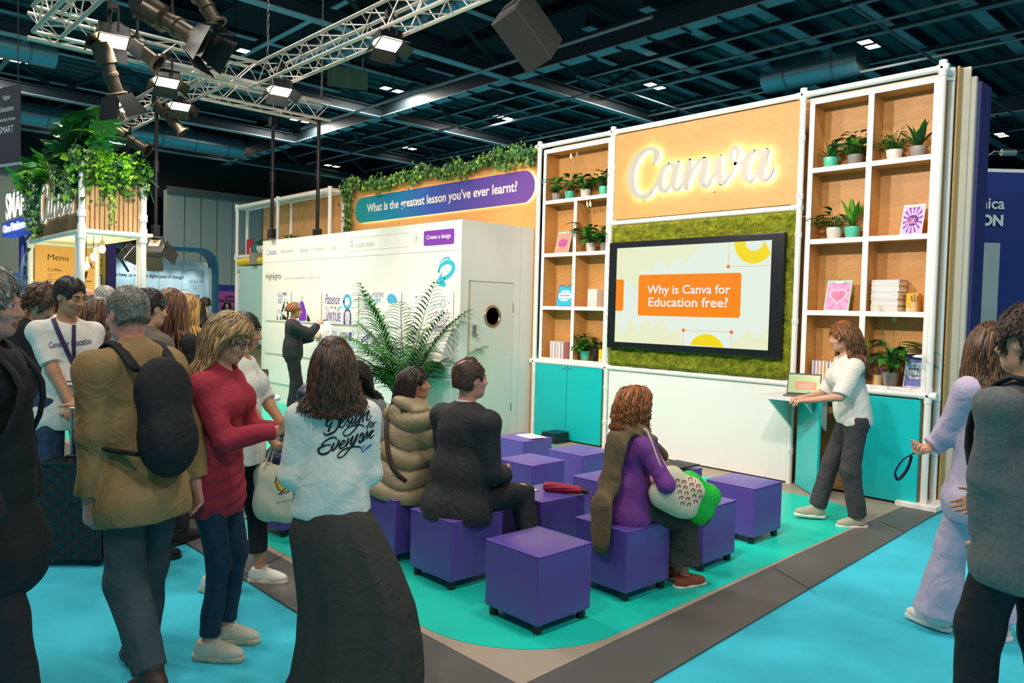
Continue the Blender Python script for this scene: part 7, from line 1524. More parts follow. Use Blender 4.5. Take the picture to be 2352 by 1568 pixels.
for m_ in (TEE, JEAN, JEAND, BLK, BLK2, CHAR, REDK, PURK, LILAC, GREYK, TAN, KHAK, SKIRT, GREYT, TEALT2): folds(m_)
for m_ in (PUFF, NAVYQ): folds(m_, 14, 0.25)

def backpack(P, m, off=(0, -0.20, 0.30), w=0.30, h=0.46, d=0.16, pocket=None, label='black backpack', straps=('R', 'L')):
    F = Field(P.pel+np.array([-0.35, -0.6, -0.2]), P.pel+np.array([0.35, 0.2, 0.8]), max(P.vox, 0.009)); c = P.pel+P.Rt@(np.array(off)*P.k); R = P.Rc
    F.ell(c+R@np.array([0, 0, h*0.22]), (w*0.52, d*0.62, h*0.34), 0.04, R); F.ell(c-R@np.array([0, 0, h*0.20]), (w*0.54, d*0.70, h*0.36), 0.05, R); F.ell(c+R@np.array([0, -d*0.45, -h*0.20]), (w*0.40, d*0.35, h*0.24), 0.03, R); F.noise(0.006, 20, 5)
    V, Q = F.mesh(); o = npmesh('backpack', V, Q, m, P.root, None, label)
    if pocket is not None:
        F = Field(P.pel+np.array([-0.35, -0.7, -0.3]), P.pel+np.array([0.35, 0.2, 0.5]), max(P.vox, 0.009)); F.ell(c+R@np.array([0, -d*0.62, -h*0.30]), (w*0.50, d*0.32, h*0.27), 0.02, R); F.noise(0.005, 22, 6); V, Q = F.mesh(); npmesh('pocket', V, Q, pocket, o)
    for q in straps:
        sg = 1 if q == 'R' else -1; K = P.k; pts = [c+R@np.array([sg*0.09, d*0.3, h*0.45]), P.sh[q]*0.62+P.neck*0.38+P.Rt@np.array([0, 0.0, 0.052*K+P.topo]), P.chest+R@np.array([sg*0.115*K, 0.115*K+P.topo, 0.06*K]), P.waist+R@np.array([sg*(0.145*K+P.topo), 0.07*K, 0.02]), c+R@np.array([sg*0.13, d*0.2, -h*0.3])]
        MB().tube(smooth_path([tuple(p) for p in pts], 4), 0.026, 8, True, 0.4).build('shoulder_strap', m, o, smooth=2)
    return o
def glasses(P):
    mb = MB()
    for sg in (-1, 1):
        mb.tube([P.hp(sg*0.032+0.022*math.cos(a), 0.099-0.010*abs(math.cos(a)), -0.002+0.018*math.sin(a)) for a in [i*math.pi/8 for i in range(17)]], 0.0020, 6, False); mb.tube([P.hp(sg*0.054, 0.092, 0.002), P.hp(sg*0.078, 0.05, 0.006), P.hp(sg*0.081, -0.01, 0.002)], 0.0018, 5)
    mb.tube([P.hp(-0.010, 0.102, 0.002), P.hp(0.010, 0.102, 0.002)], 0.0020, 5); mb.build('glasses', BLACK, P.root, smooth=2)

# 1. staff member with lanyard
def staff():
    x, y = fpos(152, 5.55)
    P = Person('person in a white staff t-shirt with a lanyard, hands clasped, looking down sideways', (x, y), 2, 1.84, head=(26, -16, 4), armR=dict(to=(0.015, 0.235, 0.905), dir=(-0.75, 0.25, -0.5), palm=(-0.2, -0.9, 0.1), curl=55, pole=(1, -0.5, -0.4)), armL=dict(to=(0.01, 0.255, 0.885), dir=(0.6, 0.25, -0.65), palm=(0.1, -0.9, 0.2), curl=60, pole=(-1, -0.5, -0.4)), legR=dict(to=(0.13, 0.05, 0.085)), legL=dict(to=(-0.12, -0.02, 0.085)), skin='tan', vox=0.0068, build=0.90)
    P.body(); P.top(TEE, 0.013, 0.80, -0.16, 't_shirt', 0.007, loose=0.012, seed=11); P.trousers(JEAN, 0.012, 0.022, 0.026); P.shoes(mat('trainer_grey', '#C9C6C0', 0.5), SOLEW, lace=LACE); P.cap_hair(H_DARK, 0.011, noise=0.003, tl=0.013); P.brows(H_DARK[0])
    F = Field(P.hc-0.16, P.hc+0.16, 0.006)      # short stubble beard shadowing the jaw
    P.print_on(px_strokes([[(122,732,11),(140,775,11),(158,815,10),(170,845,8)],[(169,742,9),(169,790,9),(170,845,7)]], 1, 0, 0), mat('lanyard_plum', '#3A2750', 0.6), 'lanyard', lift=0.006)
    tm = text_mb('Canva for Education', 98, 15, depth=0.0, bold=0.01); M_ = []
    tm.v = [tuple(CP+ray(112+v[0], 800-(v[0])*0.10-v[1])) for v in tm.v]; P.print_on(tm, mat('tee_print', '#3D4A70', 0.7), 'shirt_lettering')
    h = atd(172, 868, 5.2); hl = P.local(h); bvh = P.bvh(); o = Vector(P.local(CP)); d = (Vector(hl)-o).normalized(); hit = bvh.ray_cast(o, d); c = hit[0] if hit[0] else Vector(hl); n = (o-c).normalized()
    n.z = 0.15; n.normalize(); r = Vector((0, 0, 1)).cross(n).normalized(); u = n.cross(r); Fb = Matrix(((r.x, u.x, n.x, c.x+n.x*0.012), (r.y, u.y, n.y, c.y+n.y*0.012), (r.z, u.z, n.z, c.z+n.z*0.012), (0, 0, 0, 1)))
    b = MB().prism(round_rect(-0.055, 0.055, -0.05, 0.045, 0.006), 0, 0.003).xform(Fb).build('name_badge', PAPER, P.root); flat_on([(-0.05, -0.028), (0.05, -0.028), (0.05, -0.020), (-0.05, -0.020)], INK, Fb, b, 'badge_bar', 0.004); text_on('Tom', INK, Fb @ Matrix.Translation((0, 0.0, 0)), b, None, 0.012, depth=0.004, align='CENTER') if False else None; flat_on([(0.02, 0.03), (0.045, 0.03), (0.045, 0.037), (0.02, 0.037)], mat('badge_red', '#D8402C', 0.5), Fb, b, 'badge_mark', 0.004)
    MB().tube([c+n*0.012+u*0.045, c+n*0.012+u*0.085], 0.004, 6).build('badge_clip', STEEL, P.root)
staff()

# 2. dark padded coat at the left edge
def dark_coat():
    x, y = fpos(-40, 2.95)
    P = Person('person with short grey hair in a long black padded coat at the left edge', (x, y), 62, 1.775, armR=dict(to=(0.40, 0.14, 0.92), pole=(1, -0.8, -0.1), hide=1), armL=dict(to=(-0.26, 0.06, 0.86), hide=1), legR=dict(to=(0.12, 0.18, 0.085)), legL=dict(to=(-0.10, -0.15, 0.085)), head=(-6, -4, 0), skin='rosy', vox=0.0075, build=1.04, fat=1.08)
    P.body(); P.top(BLK, 0.035, 1.98, -0.34, 'padded_coat', 0.004, loose=0.02, seed=3, collar=0.10, extra=lambda X, Y, Z: -0.007*np.abs(np.sin(Z*26)), hemflare=0.03); P.trousers(BLK2, 0.014, 0.03, 0.035); P.shoes(BLK2, BLACK); P.cap_hair(H_GREY, 0.020, noise=0.008, freq=60, low=-0.075)
    backpack(P, BLK, (0, -0.23, 0.30), label='black rucksack')
dark_coat()
# 3. teenager looking down
def teen():
    x, y = fpos(80, 6.05)
    P = Person('young person with tousled brown hair looking down beside the staff member', (x, y), 35, 1.80, head=(-5, -34, 0), armR=dict(to=(0.20, 0.06, 0.86)), armL=dict(to=(-0.22, 0.06, 0.86)), skin='fair', vox=0.008)
    P.body(); P.top(BLK2, 0.018, 1.97, -0.12, 'sweater', 0.006, loose=0.01); P.trousers(JEAN, 0.012, 0.02, 0.022); P.shoes(BLK, mat('sole_grey', '#77767A', 0.6)); P.cap_hair(H_BRONDE, 0.030, noise=0.013, freq=48, vol=(1.05, 1.05, 1.05)); P.long_hair(H_BRONDE, 0.05, 160, w=0.009, wave=0.015, vol=1.15, seed=8); P.brows(H_BRONDE[0])
teen()
# 4. passer-by in a tan jacket
def tan_jacket():
    x, y = fpos(330, 3.5)
    P = Person('passer-by in a tan jacket with a black backpack walking left', (x, y), 192, 1.75, lean=10, armR=dict(to=(0.22, -0.06, 0.86), pole=(0.2, -1, -0.2)), armL=dict(to=(-0.20, 0.06, 0.84), pole=(-0.2, -1, -0.3)), legR=dict(to=(0.08, 0.14, 0.085)), legL=dict(to=(-0.09, -0.24, 0.13), toe=(-0.05, 1, -0.25)), head=(4, -6, 0), skin='rosy', vox=0.0075, build=0.90, fat=0.90)
    P.body(); P.top(TAN, 0.030, 1.97, -0.20, 'jacket', 0.010, loose=0.016, seed=5, collar=0.05, hemflare=0.02); P.trousers(TEALT2, 0.016, 0.032, 0.032); P.shoes(mat('boot_brown', '#3B2A20', 0.6), BLACK, low=False); P.cap_hair(H_GREY, 0.007, noise=0.003, low=-0.06, tl=0.013)
    backpack(P, BLK, (0.0, -0.225, 0.24), 0.26, 0.48, 0.13)
tan_jacket()
# 5. woman in the red sweater with a phone
def red_sweater():
    x, y = fpos(496, 3.85)
    P = Person('blonde person in a red sweater and glasses reading a phone', (x, y), 42, 1.645, head=(-6, -26, 0), lean=2, armR=dict(to=(0.035, 0.34, 1.165), dir=(-0.25, 0.8, 0.35), palm=(-0.5, -0.1, 0.9), curl=52, pole=(0.6, -0.6, -1)), armL=dict(to=(-0.075, 0.345, 1.165), dir=(0.25, 0.8, 0.35), palm=(0.5, -0.1, 0.9), curl=52, pole=(-0.6, -0.6, -1)), legR=dict(to=(0.10, 0.03, 0.085), toe=(0.02, 1, 0)), legL=dict(to=(-0.11, 0.02, 0.085), toe=(0.0, 1, 0)), female=True, skin='fair', vox=0.0066, fat=1.03)
    P.body(); P.top(REDK, 0.015, 1.93, -0.20, 'sweater', 0.006, loose=0.006, seed=9, cuff=0.014, extra=lambda X, Y, Z: -0.003*np.sin(Z*95+4*np.sin(X*9))*np.clip((1.06-Z)/0.1, 0, 1)); P.trousers(JEAND, 0.006, 0.008, 0.010, 1.90); P.shoes(SNK, SOLE, lace=LACE)
    P.cap_hair(H_BLONDE, 0.016, noise=0.004, low=-0.10); P.long_hair(H_BLONDE, 0.27, 560, wave=0.014, w=0.0085, seed=5, vol=1.06); P.brows(H_BLONDE[1]); glasses(P)
    c = P.world((P.wr['R']+P.wr['L'])/2+np.array([0, 0.105, 0.075])); t = thing('phone', 'phone with a bright photo on screen held by the person in red', 'phone', tuple(c), math.radians(42-90)); T = Matrix.Rotation(math.radians(38), 4, 'X')
    MB().prism(round_rect(-0.038, 0.038, -0.078, 0.078, 0.01), -0.004, 0.004).xform(T).build('case', BLACK, t); s = MB().prism(round_rect(-0.035, 0.035, -0.073, 0.073, 0.008), 0.004, 0.0046).xform(T).build('screen', glow('phone_blue', '#8FC4E6', 0.9), t); MB().prism([(-0.028, -0.03), (0.028, -0.03), (0.028, 0.03), (-0.028, 0.03)], 0.0046, 0.0052).xform(T).build('photo', mat('phone_photo', '#3A4A52', 0.4), s)
red_sweater()
# 6. woman in white tee behind her
def tablet_person():
    x, y = fpos(552, 4.75)
    P = Person('person in a white t-shirt and black trousers holding a tablet behind the red sweater', (x, y), 46, 1.63, head=(2, -6, 0), armR=dict(to=(0.10, 0.30, 0.90), dir=(-0.3, 0.9, -0.1), palm=(-0.6, 0, 0.8), curl=40, pole=(0.7, -1, -0.2)), armL=dict(to=(-0.08, 0.34, 0.93), dir=(0.3, 0.9, -0.1), palm=(0.6, 0, 0.8), curl=40, pole=(-0.7, -1, -0.2)), legR=dict(to=(0.11, -0.12, 0.085)), legL=dict(to=(-0.08, 0.12, 0.085), toe=(0.1, 1, 0)), female=True, skin='tan', vox=0.0075)
    P.body(); P.top(TEE, 0.017, 0.85, -0.12, 't_shirt', 0.007, loose=0.014, seed=21); P.trousers(BLK, 0.008, 0.014, 0.022, 1.72); P.shoes(mat('sneaker_white', '#E8E2D6', 0.45), SOLE, lace=LACE); P.cap_hair(H_DARK, 0.014, noise=0.004, low=-0.10); P.brows(H_DARK[0])
    F = Field(P.hc-0.22, P.hc+0.2, 0.008); F.ell(P.hp(0, -0.125, 0.02), (0.045, 0.05, 0.05), 0.01); F.cap(P.hp(0, -0.11, -0.0), P.hp(0, -0.13, -0.12), 0.03, 0.012, 0.02); F.noise(0.004, 60, 3); V, Q = F.mesh(); npmesh('hair_bun', V, Q, H_DARK[0], P.root)
    w = P.wr['L']; e = P.el['L']; MB().tube([w+(e-w)*0.10, w+(e-w)*0.19], 0.031, 14).build('watch_strap', mat('strap_white', '#E5E2DC', 0.5), P.root, smooth=True)
    c = P.world((P.wr['R']+P.wr['L'])/2+np.array([0.0, 0.13, 0.02])); t = thing('tablet', 'dark tablet held low by the person in the white t-shirt', 'tablet', tuple(c), math.radians(46-90)); T = Matrix.Rotation(math.radians(12), 4, 'X'); MB().prism(round_rect(-0.13, 0.13, -0.09, 0.09, 0.012), -0.004, 0.004).xform(T).build('case', BLACK, t); MB().prism(round_rect(-0.12, 0.12, -0.08, 0.08, 0.006), 0.004, 0.0045).xform(T).build('screen', glow('tablet_dim', '#2A4A50', 0.4), t)
tablet_person()
# 7. white sweatshirt with printed back
DESIGN = [[(640,580,46),(598,560,50),(600,500,60),(640,430,70),(720,380,62),(820,365,56),(900,385,48),(945,420,42),(945,500,46),(925,590,48),(870,680,50),(800,750,54),(700,800,60),(610,830,52),(550,800,36),(528,755,20)],[(760,470,50),(720,540,56),(690,620,58),(662,725,56)],
 [(985,520,34),(1040,470,34),(1090,400,40),(1060,370,38),(1010,410,44),(975,500,52),(970,590,48),(1010,620,40),(1070,590,34),(1110,530,28)],[(1110,530,26),(1170,440,28),(1230,330,36),(1195,370,36),(1215,470,42),(1225,540,44),(1190,580,34),(1150,560,28)],[(1220,510,24),(1290,420,30),(1325,360,44),(1290,450,50),(1290,510,46),(1330,510,34),(1380,420,28)],[(1365,250,24),(1350,280,24)],
 [(1540,235,34),(1470,250,44),(1420,340,54),(1390,440,54),(1400,500,46),(1450,460,34),(1520,360,30)],[(1605,170,46),(1570,260,54),(1530,380,56),(1490,500,54),(1420,620,44),(1320,740,40),(1220,830,40),(1120,850,38),(1070,800,34),(1090,720,34),(1180,640,36),(1300,580,40),(1440,545,46),(1560,550,44),(1620,580,34),(1640,625,16)],[(1650,200,42),(1620,300,52),(1600,460,44)],[(1620,330,26),(1700,240,34),(1780,165,44),(1750,250,50),(1710,370,46),(1740,420,34),(1800,370,26),(1830,310,22),(1805,265,18)],
 [(1830,450,26),(1800,440,26),(1770,500,28),(1740,600,28),(1715,670,26)],[(1690,590,20),(1760,560,20)],[(1840,480,26),(1800,540,28),(1810,610,28),(1850,600,24),(1870,520,24),(1845,480,22)],[(1880,470,24),(1900,500,24),(1890,590,24)],[(1900,510,20),(1945,470,22),(1975,480,16)],
 [(875,940,40),(840,895,44),(740,900,48),(620,960,46),(530,1030,44),(480,1090,44),(500,1110,36),(600,1105,34),(690,1100,44),(705,1120,28)],[(600,1115,32),(480,1150,50),(390,1210,60),(390,1290,66),(450,1350,60),(560,1350,60),(660,1300,56),(700,1240,34)],[(905,960,20),(945,980,44),(925,1060,56),(860,1170,56),(780,1250,56),(745,1230,56),(765,1140,60),(810,1060,50)],[(990,1130,34),(1080,1050,36),(1100,980,40),(1050,990,44),(980,1080,52),(960,1160,52),(1000,1200,46),(1090,1160,34)],[(1090,1160,26),(1160,1040,30),(1210,900,40),(1180,1000,44),(1150,1140,40)],[(1170,1090,26),(1250,980,30),(1330,860,48),(1290,980,54),(1270,1090,44),(1330,1040,34),(1450,830,48)],[(1465,800,50),(1420,930,56),(1340,1090,54),(1210,1240,42),(1090,1390,40),(960,1460,40),(910,1410,36),(960,1320,36),(1100,1220,40),(1290,1160,46),(1440,1145,46),(1530,1165,36),(1550,1205,16)],
 [(1520,900,44),(1560,800,50),(1610,780,46),(1610,880,50),(1570,1000,54),(1510,1030,50),(1500,960,44)],[(1620,860,44),(1640,900,48),(1620,990,30)],[(1630,930,26),(1700,790,34),(1730,720,40),(1720,840,44),(1710,930,40)],[(1720,880,24),(1790,770,28),(1850,700,34)],[(1760,860,34),(1850,760,40),(1900,690,36),(1840,760,44),(1790,880,44),(1830,910,34),(1910,820,24)]]
CANV2 = [[(1660,1110,14),(1630,1130,26),(1590,1200,30),(1585,1260,30),(1620,1280,26),(1670,1230,18)],[(1720,1150,14),(1690,1190,22),(1690,1230,22),(1730,1190,16),(1750,1130,16),(1740,1210,18)],[(1750,1130,14),(1770,1110,18),(1775,1190,18)],[(1780,1120,14),(1810,1090,18),(1800,1160,18)],[(1810,1080,14),(1830,1140,18),(1850,1060,14)]]
def printed_back():
    x, y = fpos(768, 3.42)
    P = Person('person with long brown hair and a white sweatshirt lettered across the back', (x, y), 152, 1.54, head=(-8, 2, 0), armR=dict(to=(0.10, 0.22, 1.0), pole=(0.4, -0.7, -0.8)), armL=dict(to=(-0.10, 0.22, 1.0), pole=(-0.45, -0.7, -0.8)), female=True, skin='fair', vox=0.0066, fat=0.98, build=0.94)
    P.body(False); P.top(TEE, 0.020, 1.10, -0.02, 'sweatshirt', 0.010, loose=0.020, seed=31, freq=13, label='white sweatshirt with black brush lettering')
    P.print_on(px_strokes(DESIGN, 12.06, 700, 930, 7), INK, 'back_lettering'); P.print_on(px_strokes(CANV2, 12.06, 700, 930, 5), mat('print_blueviolet', '#5560B0', 0.6), 'small_script')
    P.cap_hair(H_BROWN, 0.018, noise=0.004, low=-0.12); P.long_hair(H_BROWN, 0.215, 900, wave=0.016, w=0.0095, seed=15, vol=1.0, spread=0.07)
    # long skirt, its flare to the right added in place of a blurred passer-by
    rd = P.local(np.array([x, y, 0])+CR); rd = np.array([rd[0], rd[1]])/np.hypot(rd[0], rd[1]); K = P.k; rings = []
    prof = [(P.pel[2]+0.05, 0.125, 0.105, 0.0), (P.pel[2]+0.0, 0.165, 0.140, 0.005), (P.pel[2]-0.10, 0.205, 0.165, 0.02), (P.pel[2]-0.25, 0.230, 0.165, 0.07), (P.pel[2]-0.42, 0.250, 0.165, 0.115), (P.pel[2]-0.58, 0.265, 0.17, 0.13), (P.pel[2]-0.72, 0.275, 0.175, 0.125), (0.07, 0.28, 0.18, 0.115)]
    n = 64; V = []
    dp = np.array([-rd[1], rd[0]])
    for i in range(29):
        t = i/28*(len(prof)-1); j = min(int(t), len(prof)-2); u = t-j; z, a, b, o = [prof[j][q]*(1-u)+prof[j+1][q]*u for q in range(4)]; fl = i/28
        for q in range(n):
            th = 2*math.pi*q/n; f = 1+0.085*fl*math.sin(7*th+2.0*fl)+0.05*fl*math.sin(13*th+1); c_ = rd*(o+a*f*math.cos(th)); e_ = dp*(b*f*math.sin(th)); V.append((c_[0]+e_[0]+P.pel[0], c_[1]+e_[1], z))
    mb = MB(); mb.add(V, [(i*n+q, (i+1)*n+q, (i+1)*n+(q+1) % n, i*n+(q+1) % n) for i in range(28) for q in range(n)]); mb.build('long_skirt', SKIRT, P.root, smooth=2, label='long dark flared skirt'); P.shoes(BLK, BLACK)
printed_back()
# 8. seated man in the suit
def suit_man():
    P = Person('balding person in a dark suit seated on a purple stool, seen from behind', (-3.87, 3.17), 92, 1.84, sit=0.455, lean=7, head=(-14, 2, 0), armR=dict(to=(0.10, 0.30, 0.60), pole=(0.5, -1, -0.5)), armL=dict(to=(-0.10, 0.30, 0.60), pole=(-0.5, -1, -0.5)), legR=dict(to=(0.24, 0.42, 0.085)), legL=dict(to=(-0.15, 0.44, 0.085)), skin='rosy', vox=0.0068, build=1.08, fat=1.14)
    P.body(); P.trousers(CHAR, 0.016, 0.024, 0.026); P.top(CHAR, 0.026, 1.95, -0.115, 'suit_jacket', 0.005, loose=0.014, seed=41, hemflare=0.02, freq=12)
    P.cloth('shirt_collar', TEE, lambda F: (F.cap(P.neck-P.Rt@np.array([0, 0, 0.04]), P.neck+P.Rt@np.array([0, 0.004, 0.048]), 0.076, 0.070, 0.0, cut='b'), F.ell(P.neck+P.Rt@np.array([0, 0.085, 0.03]), (0.03, 0.05, 0.07), 0.0, sub=True)), zl=(P.neck[2]-0.1, P.neck[2]+0.15))
    P.cloth('jacket_collar', CHAR, lambda F: (F.cap(P.neck-P.Rt@np.array([0, 0.0, 0.055]), P.neck+P.Rt@np.array([0, -0.004, 0.020]), 0.096, 0.080, 0.0, cut='b'), F.ell(P.neck+P.Rt@np.array([0, 0.12, 0.0]), (0.06, 0.075, 0.12), 0.01, sub=True)), zl=(P.neck[2]-0.16, P.neck[2]+0.12))
    P.cap_hair(hairmats('chestnut', '#4A2E1C'), 0.014, noise=0.004, freq=70, bald=1, low=-0.075, tl=0.015); P.shoes(BLK, BLACK)
suit_man()
# 9. beige puffer
def puffer():
    P = Person('person with long dark hair in a beige hooded puffer coat on a stool', (-4.52, 3.20), 84, 1.66, sit=0.455, lean=8, head=(-42, 4, 0), armR=dict(to=(0.14, 0.36, 0.62), pole=(1, -0.6, -0.3)), armL=dict(to=(-0.16, 0.34, 0.62), pole=(-1, -0.6, -0.3)), female=True, skin='tan', vox=0.0072, build=1.1, fat=1.1)
    P.body(); P.trousers(BLK, 0.012, 0.014, 0.014); P.top(PUFF, 0.045, 1.93, -0.12, 'puffer_coat', 0.005, loose=0.03, seed=51, hood=True, freq=16, extra=lambda X, Y, Z: 0.020-0.030*np.sqrt(np.abs(np.sin((Z+0.025*np.sin(X*11+Y*7))*24))), hemflare=0.02)
    P.cap_hair(H_DARK, 0.014, noise=0.003, low=-0.11); P.long_hair(hairmats('umber', '#2E1E18'), 0.22, 420, wave=0.006, w=0.009, seed=17); P.brows(H_DARK[0]); P.shoes(BLK, BLACK)
    MB().tube(smooth_path([tuple(P.neck+P.Rt@np.array([-0.13, -0.09, 0.0])), tuple(P.chest+P.Rt@np.array([-0.02, -0.185, 0.02])), tuple(P.waist+P.Rt@np.array([0.13, -0.185, -0.02])), tuple(P.pel+np.array([0.22, -0.10, 0.05]))], 5), 0.016, 8, True, 0.4).build('bag_strap', mat('strap_brown', '#2E1F18', 0.7), P.root, smooth=2)
puffer()
# 10. purple cardigan with scarf
def purple_cardigan():
    P = Person('person with wavy auburn hair in a purple cardigan and olive scarf on a stool', (-3.06, 3.87), 78, 1.56, sit=0.455, lean=7, twist=-6, head=(6, 2, 0), armR=dict(to=(0.17, 0.27, 0.74), pole=(1, -0.5, -0.5), curl=50), armL=dict(to=(-0.14, 0.33, 0.70), pole=(-1, -0.5, -0.4)), legR=dict(to=(0.20, 0.40, 0.085), toe=(0.1, 1, 0)), legL=dict(to=(0.02, 0.44, 0.085)), female=True, skin='rosy', vox=0.0066, build=1.10, fat=1.20)
    P.body(False); P.top(PURK, 0.016, 1.85, -0.085, 'cardigan', 0.008, loose=0.012, seed=61, freq=14)
    def sk(F):
        F.ell(P.pel, np.array([0.20, 0.15, 0.12]), 0.04); F.cap(P.hip['R'], P.kn['R'], 0.105, 0.085, 0.06); F.cap(P.hip['L'], P.kn['L'], 0.105, 0.085, 0.06)
        for q in 'RL': F.cap(P.kn[q], P.an[q]+np.array([0, 0.0, 0.07]), 0.085, 0.115, 0.07, cut='b')
        F.plane(P.pel+np.array([0, 0, 0.09]), (0, 0, 1))
    P.cloth('tweed_skirt', TWEED, sk, noise=0.008, freq=22, zl=(0.05, 0.7)); P.shoes(RUST, SOLEW)
    P.cap_hair(H_RED, 0.028, noise=0.010, freq=40, low=-0.13, vol=(1.05, 1.02, 1.02)); P.long_hair(H_RED, 0.15, 600, wave=0.020, wf=26, w=0.009, seed=19, vol=1.24, spread=0.12, curl=0.010)
    K = P.k
    def scarf(F):
        a = P.sh['R']; p0 = P.neck+P.Rt@np.array([0.02, -0.105, -0.01]); p1 = a*0.55+P.neck*0.45+P.Rt@np.array([0, -0.02, 0.055]); p2 = P.chest+P.Rt@np.array([0.13, 0.14, 0.05])
        F.cap(p0, p1, 0.055, 0.06, 0.03, 0.45, (0, -0.5, 1)); F.cap(p1, a+np.array([-0.01, 0.03, 0.045]), 0.07, 0.065, 0.03, 0.40, (0, 0, 1)); F.cap(p1, p2, 0.06, 0.05, 0.03, 0.5, (0, 1, 0.5))
        b = P.Rt@np.array([0, -1, 0]); pts = [P.neck+P.Rt@np.array([0.045, -0.105, -0.02]), P.chest+P.Rt@np.array([0.05, -0.165, 0.06]), P.waist+P.Rt@np.array([0.045, -0.165, 0.02]), P.pel+np.array([0.06, -0.225, 0.05]), P.pel+np.array([0.075, -0.235, -0.15])]
        for u, v in zip(pts[:-1], pts[1:]): F.cap(u, v, 0.085, 0.088, 0.04, 0.30, (0, 1, 0))
    P.cloth('scarf', KHAK, scarf, noise=0.004, freq=28, seed=7, label='olive wool scarf hanging down the back')
    return P
PC = purple_cardigan()
# 11. presenter
def presenter():
    x, y = onz(1950, 1205)[:2]
    P = Person('presenter with curly auburn hair, white t-shirt and grey jeans bending over a laptop', (x, y), 222, 1.66, lean=9, head=(4, -8, 0), armR=dict(to=(0.10, 0.40, 1.09), dir=(-0.1, 1, -0.1), palm=(0, 0, -1), curl=30, pole=(0.7, -0.7, -0.6)), armL=dict(to=(-0.12, 0.42, 1.09), dir=(0.1, 1, -0.1), palm=(0, 0, -1), curl=30, pole=(-0.7, -0.7, -0.6)), legR=dict(to=(0.09, 0.26, 0.10), toe=(0, 1, 0.05)), legL=dict(to=(-0.09, -0.04, 0.085)), female=True, skin='fair', vox=0.0075)
    P.body(); P.top(TEE, 0.020, 0.95, -0.06, 't_shirt', 0.008, loose=0.018, seed=71); P.trousers(GREYT, 0.016, 0.030, 0.034, 1.95); P.shoes(mat('trainer_sage', '#A9A48F', 0.6), SOLEW, lace=LACE)
    P.cap_hair(H_RED, 0.020, noise=0.008, low=-0.10); P.long_hair(hairmats('curly', '#7A5130', 0.35), 0.34, 520, wave=0.020, wf=24, w=0.008, seed=23, vol=1.08, curl=0.012, spread=0.10); P.brows(H_RED[1])
presenter()
# 12. lilac suit
def lilac():
    x, y = fpos(2276, 4.25)
    P = Person('person in a pale lilac trouser suit with folded arms talking at the right edge', (x, y), 158, 1.68, head=(-80, -4, 0), armR=dict(to=(-0.20, 0.20, 1.04), dir=(-1, 0.1, -0.2), pole=(0.8, -0.2, -1), curl=55), armL=dict(to=(0.08, 0.22, 1.10), pole=(-1, 0.1, -0.8), curl=50), legR=dict(to=(0.13, -0.04, 0.085), toe=(0.4, 1, 0)), legL=dict(to=(-0.12, 0.16, 0.085), toe=(-0.15, 1, 0)), female=True, skin='fair', vox=0.0072, build=1.04)
    P.body(); P.trousers(LILAC, 0.014, 0.030, 0.085, 1.97, noise=0.006); P.top(LILAC, 0.024, 1.95, -0.26, 'blazer', 0.005, loose=0.014, seed=81, hemflare=0.03); P.shoes(mat('sneaker_white', '#E8E2D6'), SOLEW, lace=LACE)
    P.cap_hair(H_BRONDE, 0.015, noise=0.003, low=-0.11); P.long_hair(H_BRONDE, 0.28, 460, wave=0.008, w=0.009, seed=27); P.brows(H_BRONDE[1])
    MB().tube([P.hp(-0.082+0.0*a, -0.006+0.010*math.cos(a), -0.046+0.010*math.sin(a)) for a in [i*math.pi/6 for i in range(13)]], 0.0022, 6, False).build('earring', mat('silver', '#D5D0C8', 0.2, 1.0), P.root, smooth=2)
    h = P.wr['R']+np.array([-0.09, 0.02, -0.03]); mb = MB(); mb.tube(smooth_path([tuple(h), tuple(h+np.array([-0.02, 0.06, -0.05])), tuple(h+np.array([-0.03, 0.10, -0.13])), tuple(h+np.array([0.0, 0.10, -0.17])), tuple(h+np.array([0.02, 0.06, -0.10])), tuple(h+np.array([0.0, 0.02, -0.02]))], 4), 0.012, 6, True, 0.3); mb.build('lanyard', mat('lanyard_navy', '#1E1F3C', 0.6), P.root, smooth=2)
lilac()
# 13. grey sweater with backpack at the right edge
def grey_sweater():
    x, y = fpos(2372, 3.05)
    P = Person('person in a grey sweater with a black backpack at the right edge', (x, y), 160, 1.725, head=(6, -4, 0), armR=dict(to=(0.16, 0.26, 0.98)), armL=dict(to=(-0.14, 0.07, 0.87), pole=(-0.9, -0.8, 0)), legR=dict(to=(0.10, -0.12, 0.085)), legL=dict(to=(-0.10, 0.10, 0.085)), skin='fair', vox=0.0070, build=1.08, fat=1.06)
    P.body(); P.top(GREYK, 0.022, 1.95, -0.22, 'sweater', 0.008, loose=0.018, seed=91, freq=13); P.trousers(BLK, 0.014, 0.034, 0.036); P.shoes(BLK2, BLACK); P.cap_hair(hairmats('walnut', '#40291C'), 0.026, noise=0.009, freq=55, low=-0.075, vol=(1.0, 1.0, 1.06))
    P.cloth('shirt_collar', TEE, lambda F: F.cap(P.neck-np.array([0, 0, 0.03]), P.neck+np.array([0, 0, 0.03]), 0.074, 0.070, 0, cut='b'), zl=(P.neck[2]-0.1, P.neck[2]+0.12))
    backpack(P, BLK, (0.03, -0.25, 0.28), 0.32, 0.50, 0.17, mat('pocket_blue', '#5C7F8C', 0.6))
grey_sweater()
